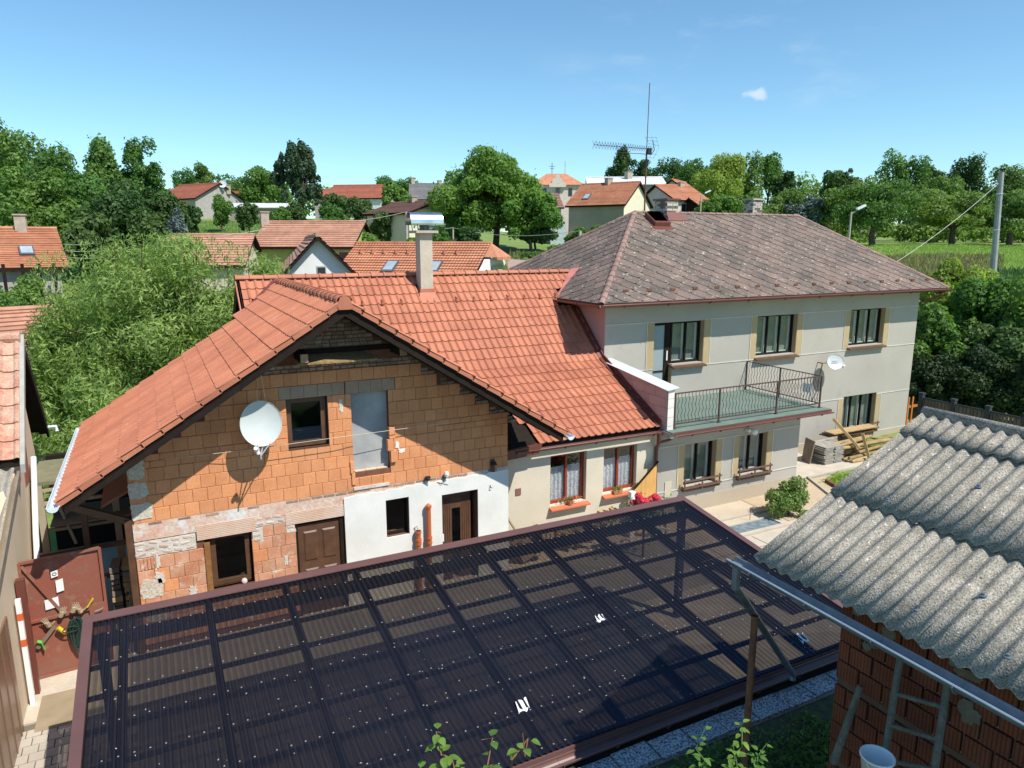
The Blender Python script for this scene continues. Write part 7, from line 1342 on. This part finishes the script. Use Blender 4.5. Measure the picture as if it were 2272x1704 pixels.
# trees beside and behind the grey house at the right
for (px, py, hw, D, hf_, lm, n, lb, sz) in ((2120, 590, 95, 37, .75, LY, 24000, 'light yellow-green maple at the right corner of the grey house', .20), (2230, 610, 110, 34, .9, LG, 22000, 'dense green tree at the right edge below the tall pole', .20), (2095, 700, 85, 31.5, 1., LG, 20000, 'shaded tree against the right wall of the grey house', .19), (2215, 740, 120, 30, 1., LD, 22000, 'dark ivy-covered tree behind the board fence', .20), (2290, 640, 100, 32, 1., LG, 12000, 'tree cut by the right edge of the picture', .2)):
    T('maple' if lm is LY else 'leafy_tree', lb, 'tree', px, py, hw, D, hf_, lm, n, sz, 150+i, base_z=0, lumps=44, lr=.27); i += 1
IVY = leafmat('ivy_leaf', (.018, .045, .012), (.03, .065, .016), .15, .4, .6)
for (px, py, hw, D, lm, n, lb) in ((2090, 800, 70, 29.5, IVY, 14000, 'dark ivy thicket behind the first posts of the board fence'), (2190, 790, 80, 28.5, IVY, 14000, 'dark ivy thicket in the middle behind the board fence'), (2290, 800, 80, 27.5, IVY, 12000, 'dark ivy thicket at the right end of the board fence'), (30, 630, 75, 31, LG, 12000, 'bright green bush below the porch at the left edge'), (-20, 665, 70, 28, LG, 9000, 'dense bush at the far left below the porch'), (130, 655, 40, 30, LD, 6000, 'dark green bush between porch and willow')):
    T('shrub', lb, 'shrub', px, py, hw, D, .9, lm, n, .16, 170+i, base_z=0, lumps=24); i += 1
# maize and tall grass in the field
rg = np.random.default_rng(9)
def fieldgrass(name, label, pxs, Ds, n, h_, lm, cat):
    px = rg.uniform(*pxs, n); D = rg.uniform(*Ds, n); X = hf[0]*D+hr[0]*(px-1136)/F*D; Y = hf[1]*D+hr[1]*(px-1136)/F*D; P = np.stack([X, Y, terr(X, Y)+h_*.3*rg.uniform(.5, 1.4, n)], 1); N = rg.normal(size=P.shape)*[1, 1, .15]; N /= np.linalg.norm(N, axis=1)[:, None]
    tag(quads_obj(name, leaf_quads(rg, P, N, h_, .16, updir=np.array((0, 0, 1.6))), lm, None, 'stuff'), label, cat)
fieldgrass('tall_grass', 'pale unmown grass strip in the right meadow', (1900, 2210), (55, 62), 9000, .8, leafmat('straw_grass', (.24, .25, .10), (.30, .29, .13), .3), 'grass')
fieldgrass('maize', 'maize rows at the right edge of the meadow', (2205, 2330), (40, 54), 7000, 1.6, leafmat('maize_leaf', (.07, .15, .05), (.10, .2, .06), .3), 'maize')
fieldgrass('meadow_grass', 'mown grass covering the right meadow', (1750, 2330), (58, 76), 30000, .25, leafmat('meadow_blade', (.20, .34, .05), (.26, .40, .08), .3), 'grass')
fieldgrass('lawn_grass', 'grass of the hill lawn at the left', (380, 760), (70, 100), 18000, .3, leafmat('lawn_blade', (.10, .21, .04), (.14, .26, .05), .3), 'grass')
fieldgrass('scrub_grass', 'rough grass around the insulator pole', (1130, 1420), (46, 66), 9000, .55, leafmat('scrub_blade', (.12, .17, .05), (.18, .21, .08), .3), 'grass')
st2 = thing('far_wood', 'unbroken belt of distant trees closing the horizon', 'wood', (60, 150, 8)); Q = []
for k in range(46):
    px = 1480+22*k; D = 96+6*math.sin(k*1.9); p = atD(px, 500, D); zg = float(terr(p[0], p[1])); Q.append(crown_quads(rg, (p[0], p[1], zg+1.2), (2.2, 2, 1.5+.6*math.sin(k*2.7)), 420, .5, 8, .7, .5))
for k in range(34):
    px = -150+78*k; D = 175+10*math.sin(k*2.3); p = atD(px, 455, D); zg = float(terr(p[0], p[1])); zt = atD(px, (430 if px < 1450 else 402)+8*math.sin(k*1.7), D)[2]; zt = max(zt, zg+4); Q.append(crown_quads(rg, (p[0], p[1], (zg+zt)/2), (6.5, 5, (zt-zg)/2), 1500, .8, 12, .7, .42))
bpy.data.objects.remove(st2); tag(quads_obj('far_wood', np.concatenate(Q), LO, None, 'stuff'), 'unbroken belt of distant trees closing the horizon', 'wood')
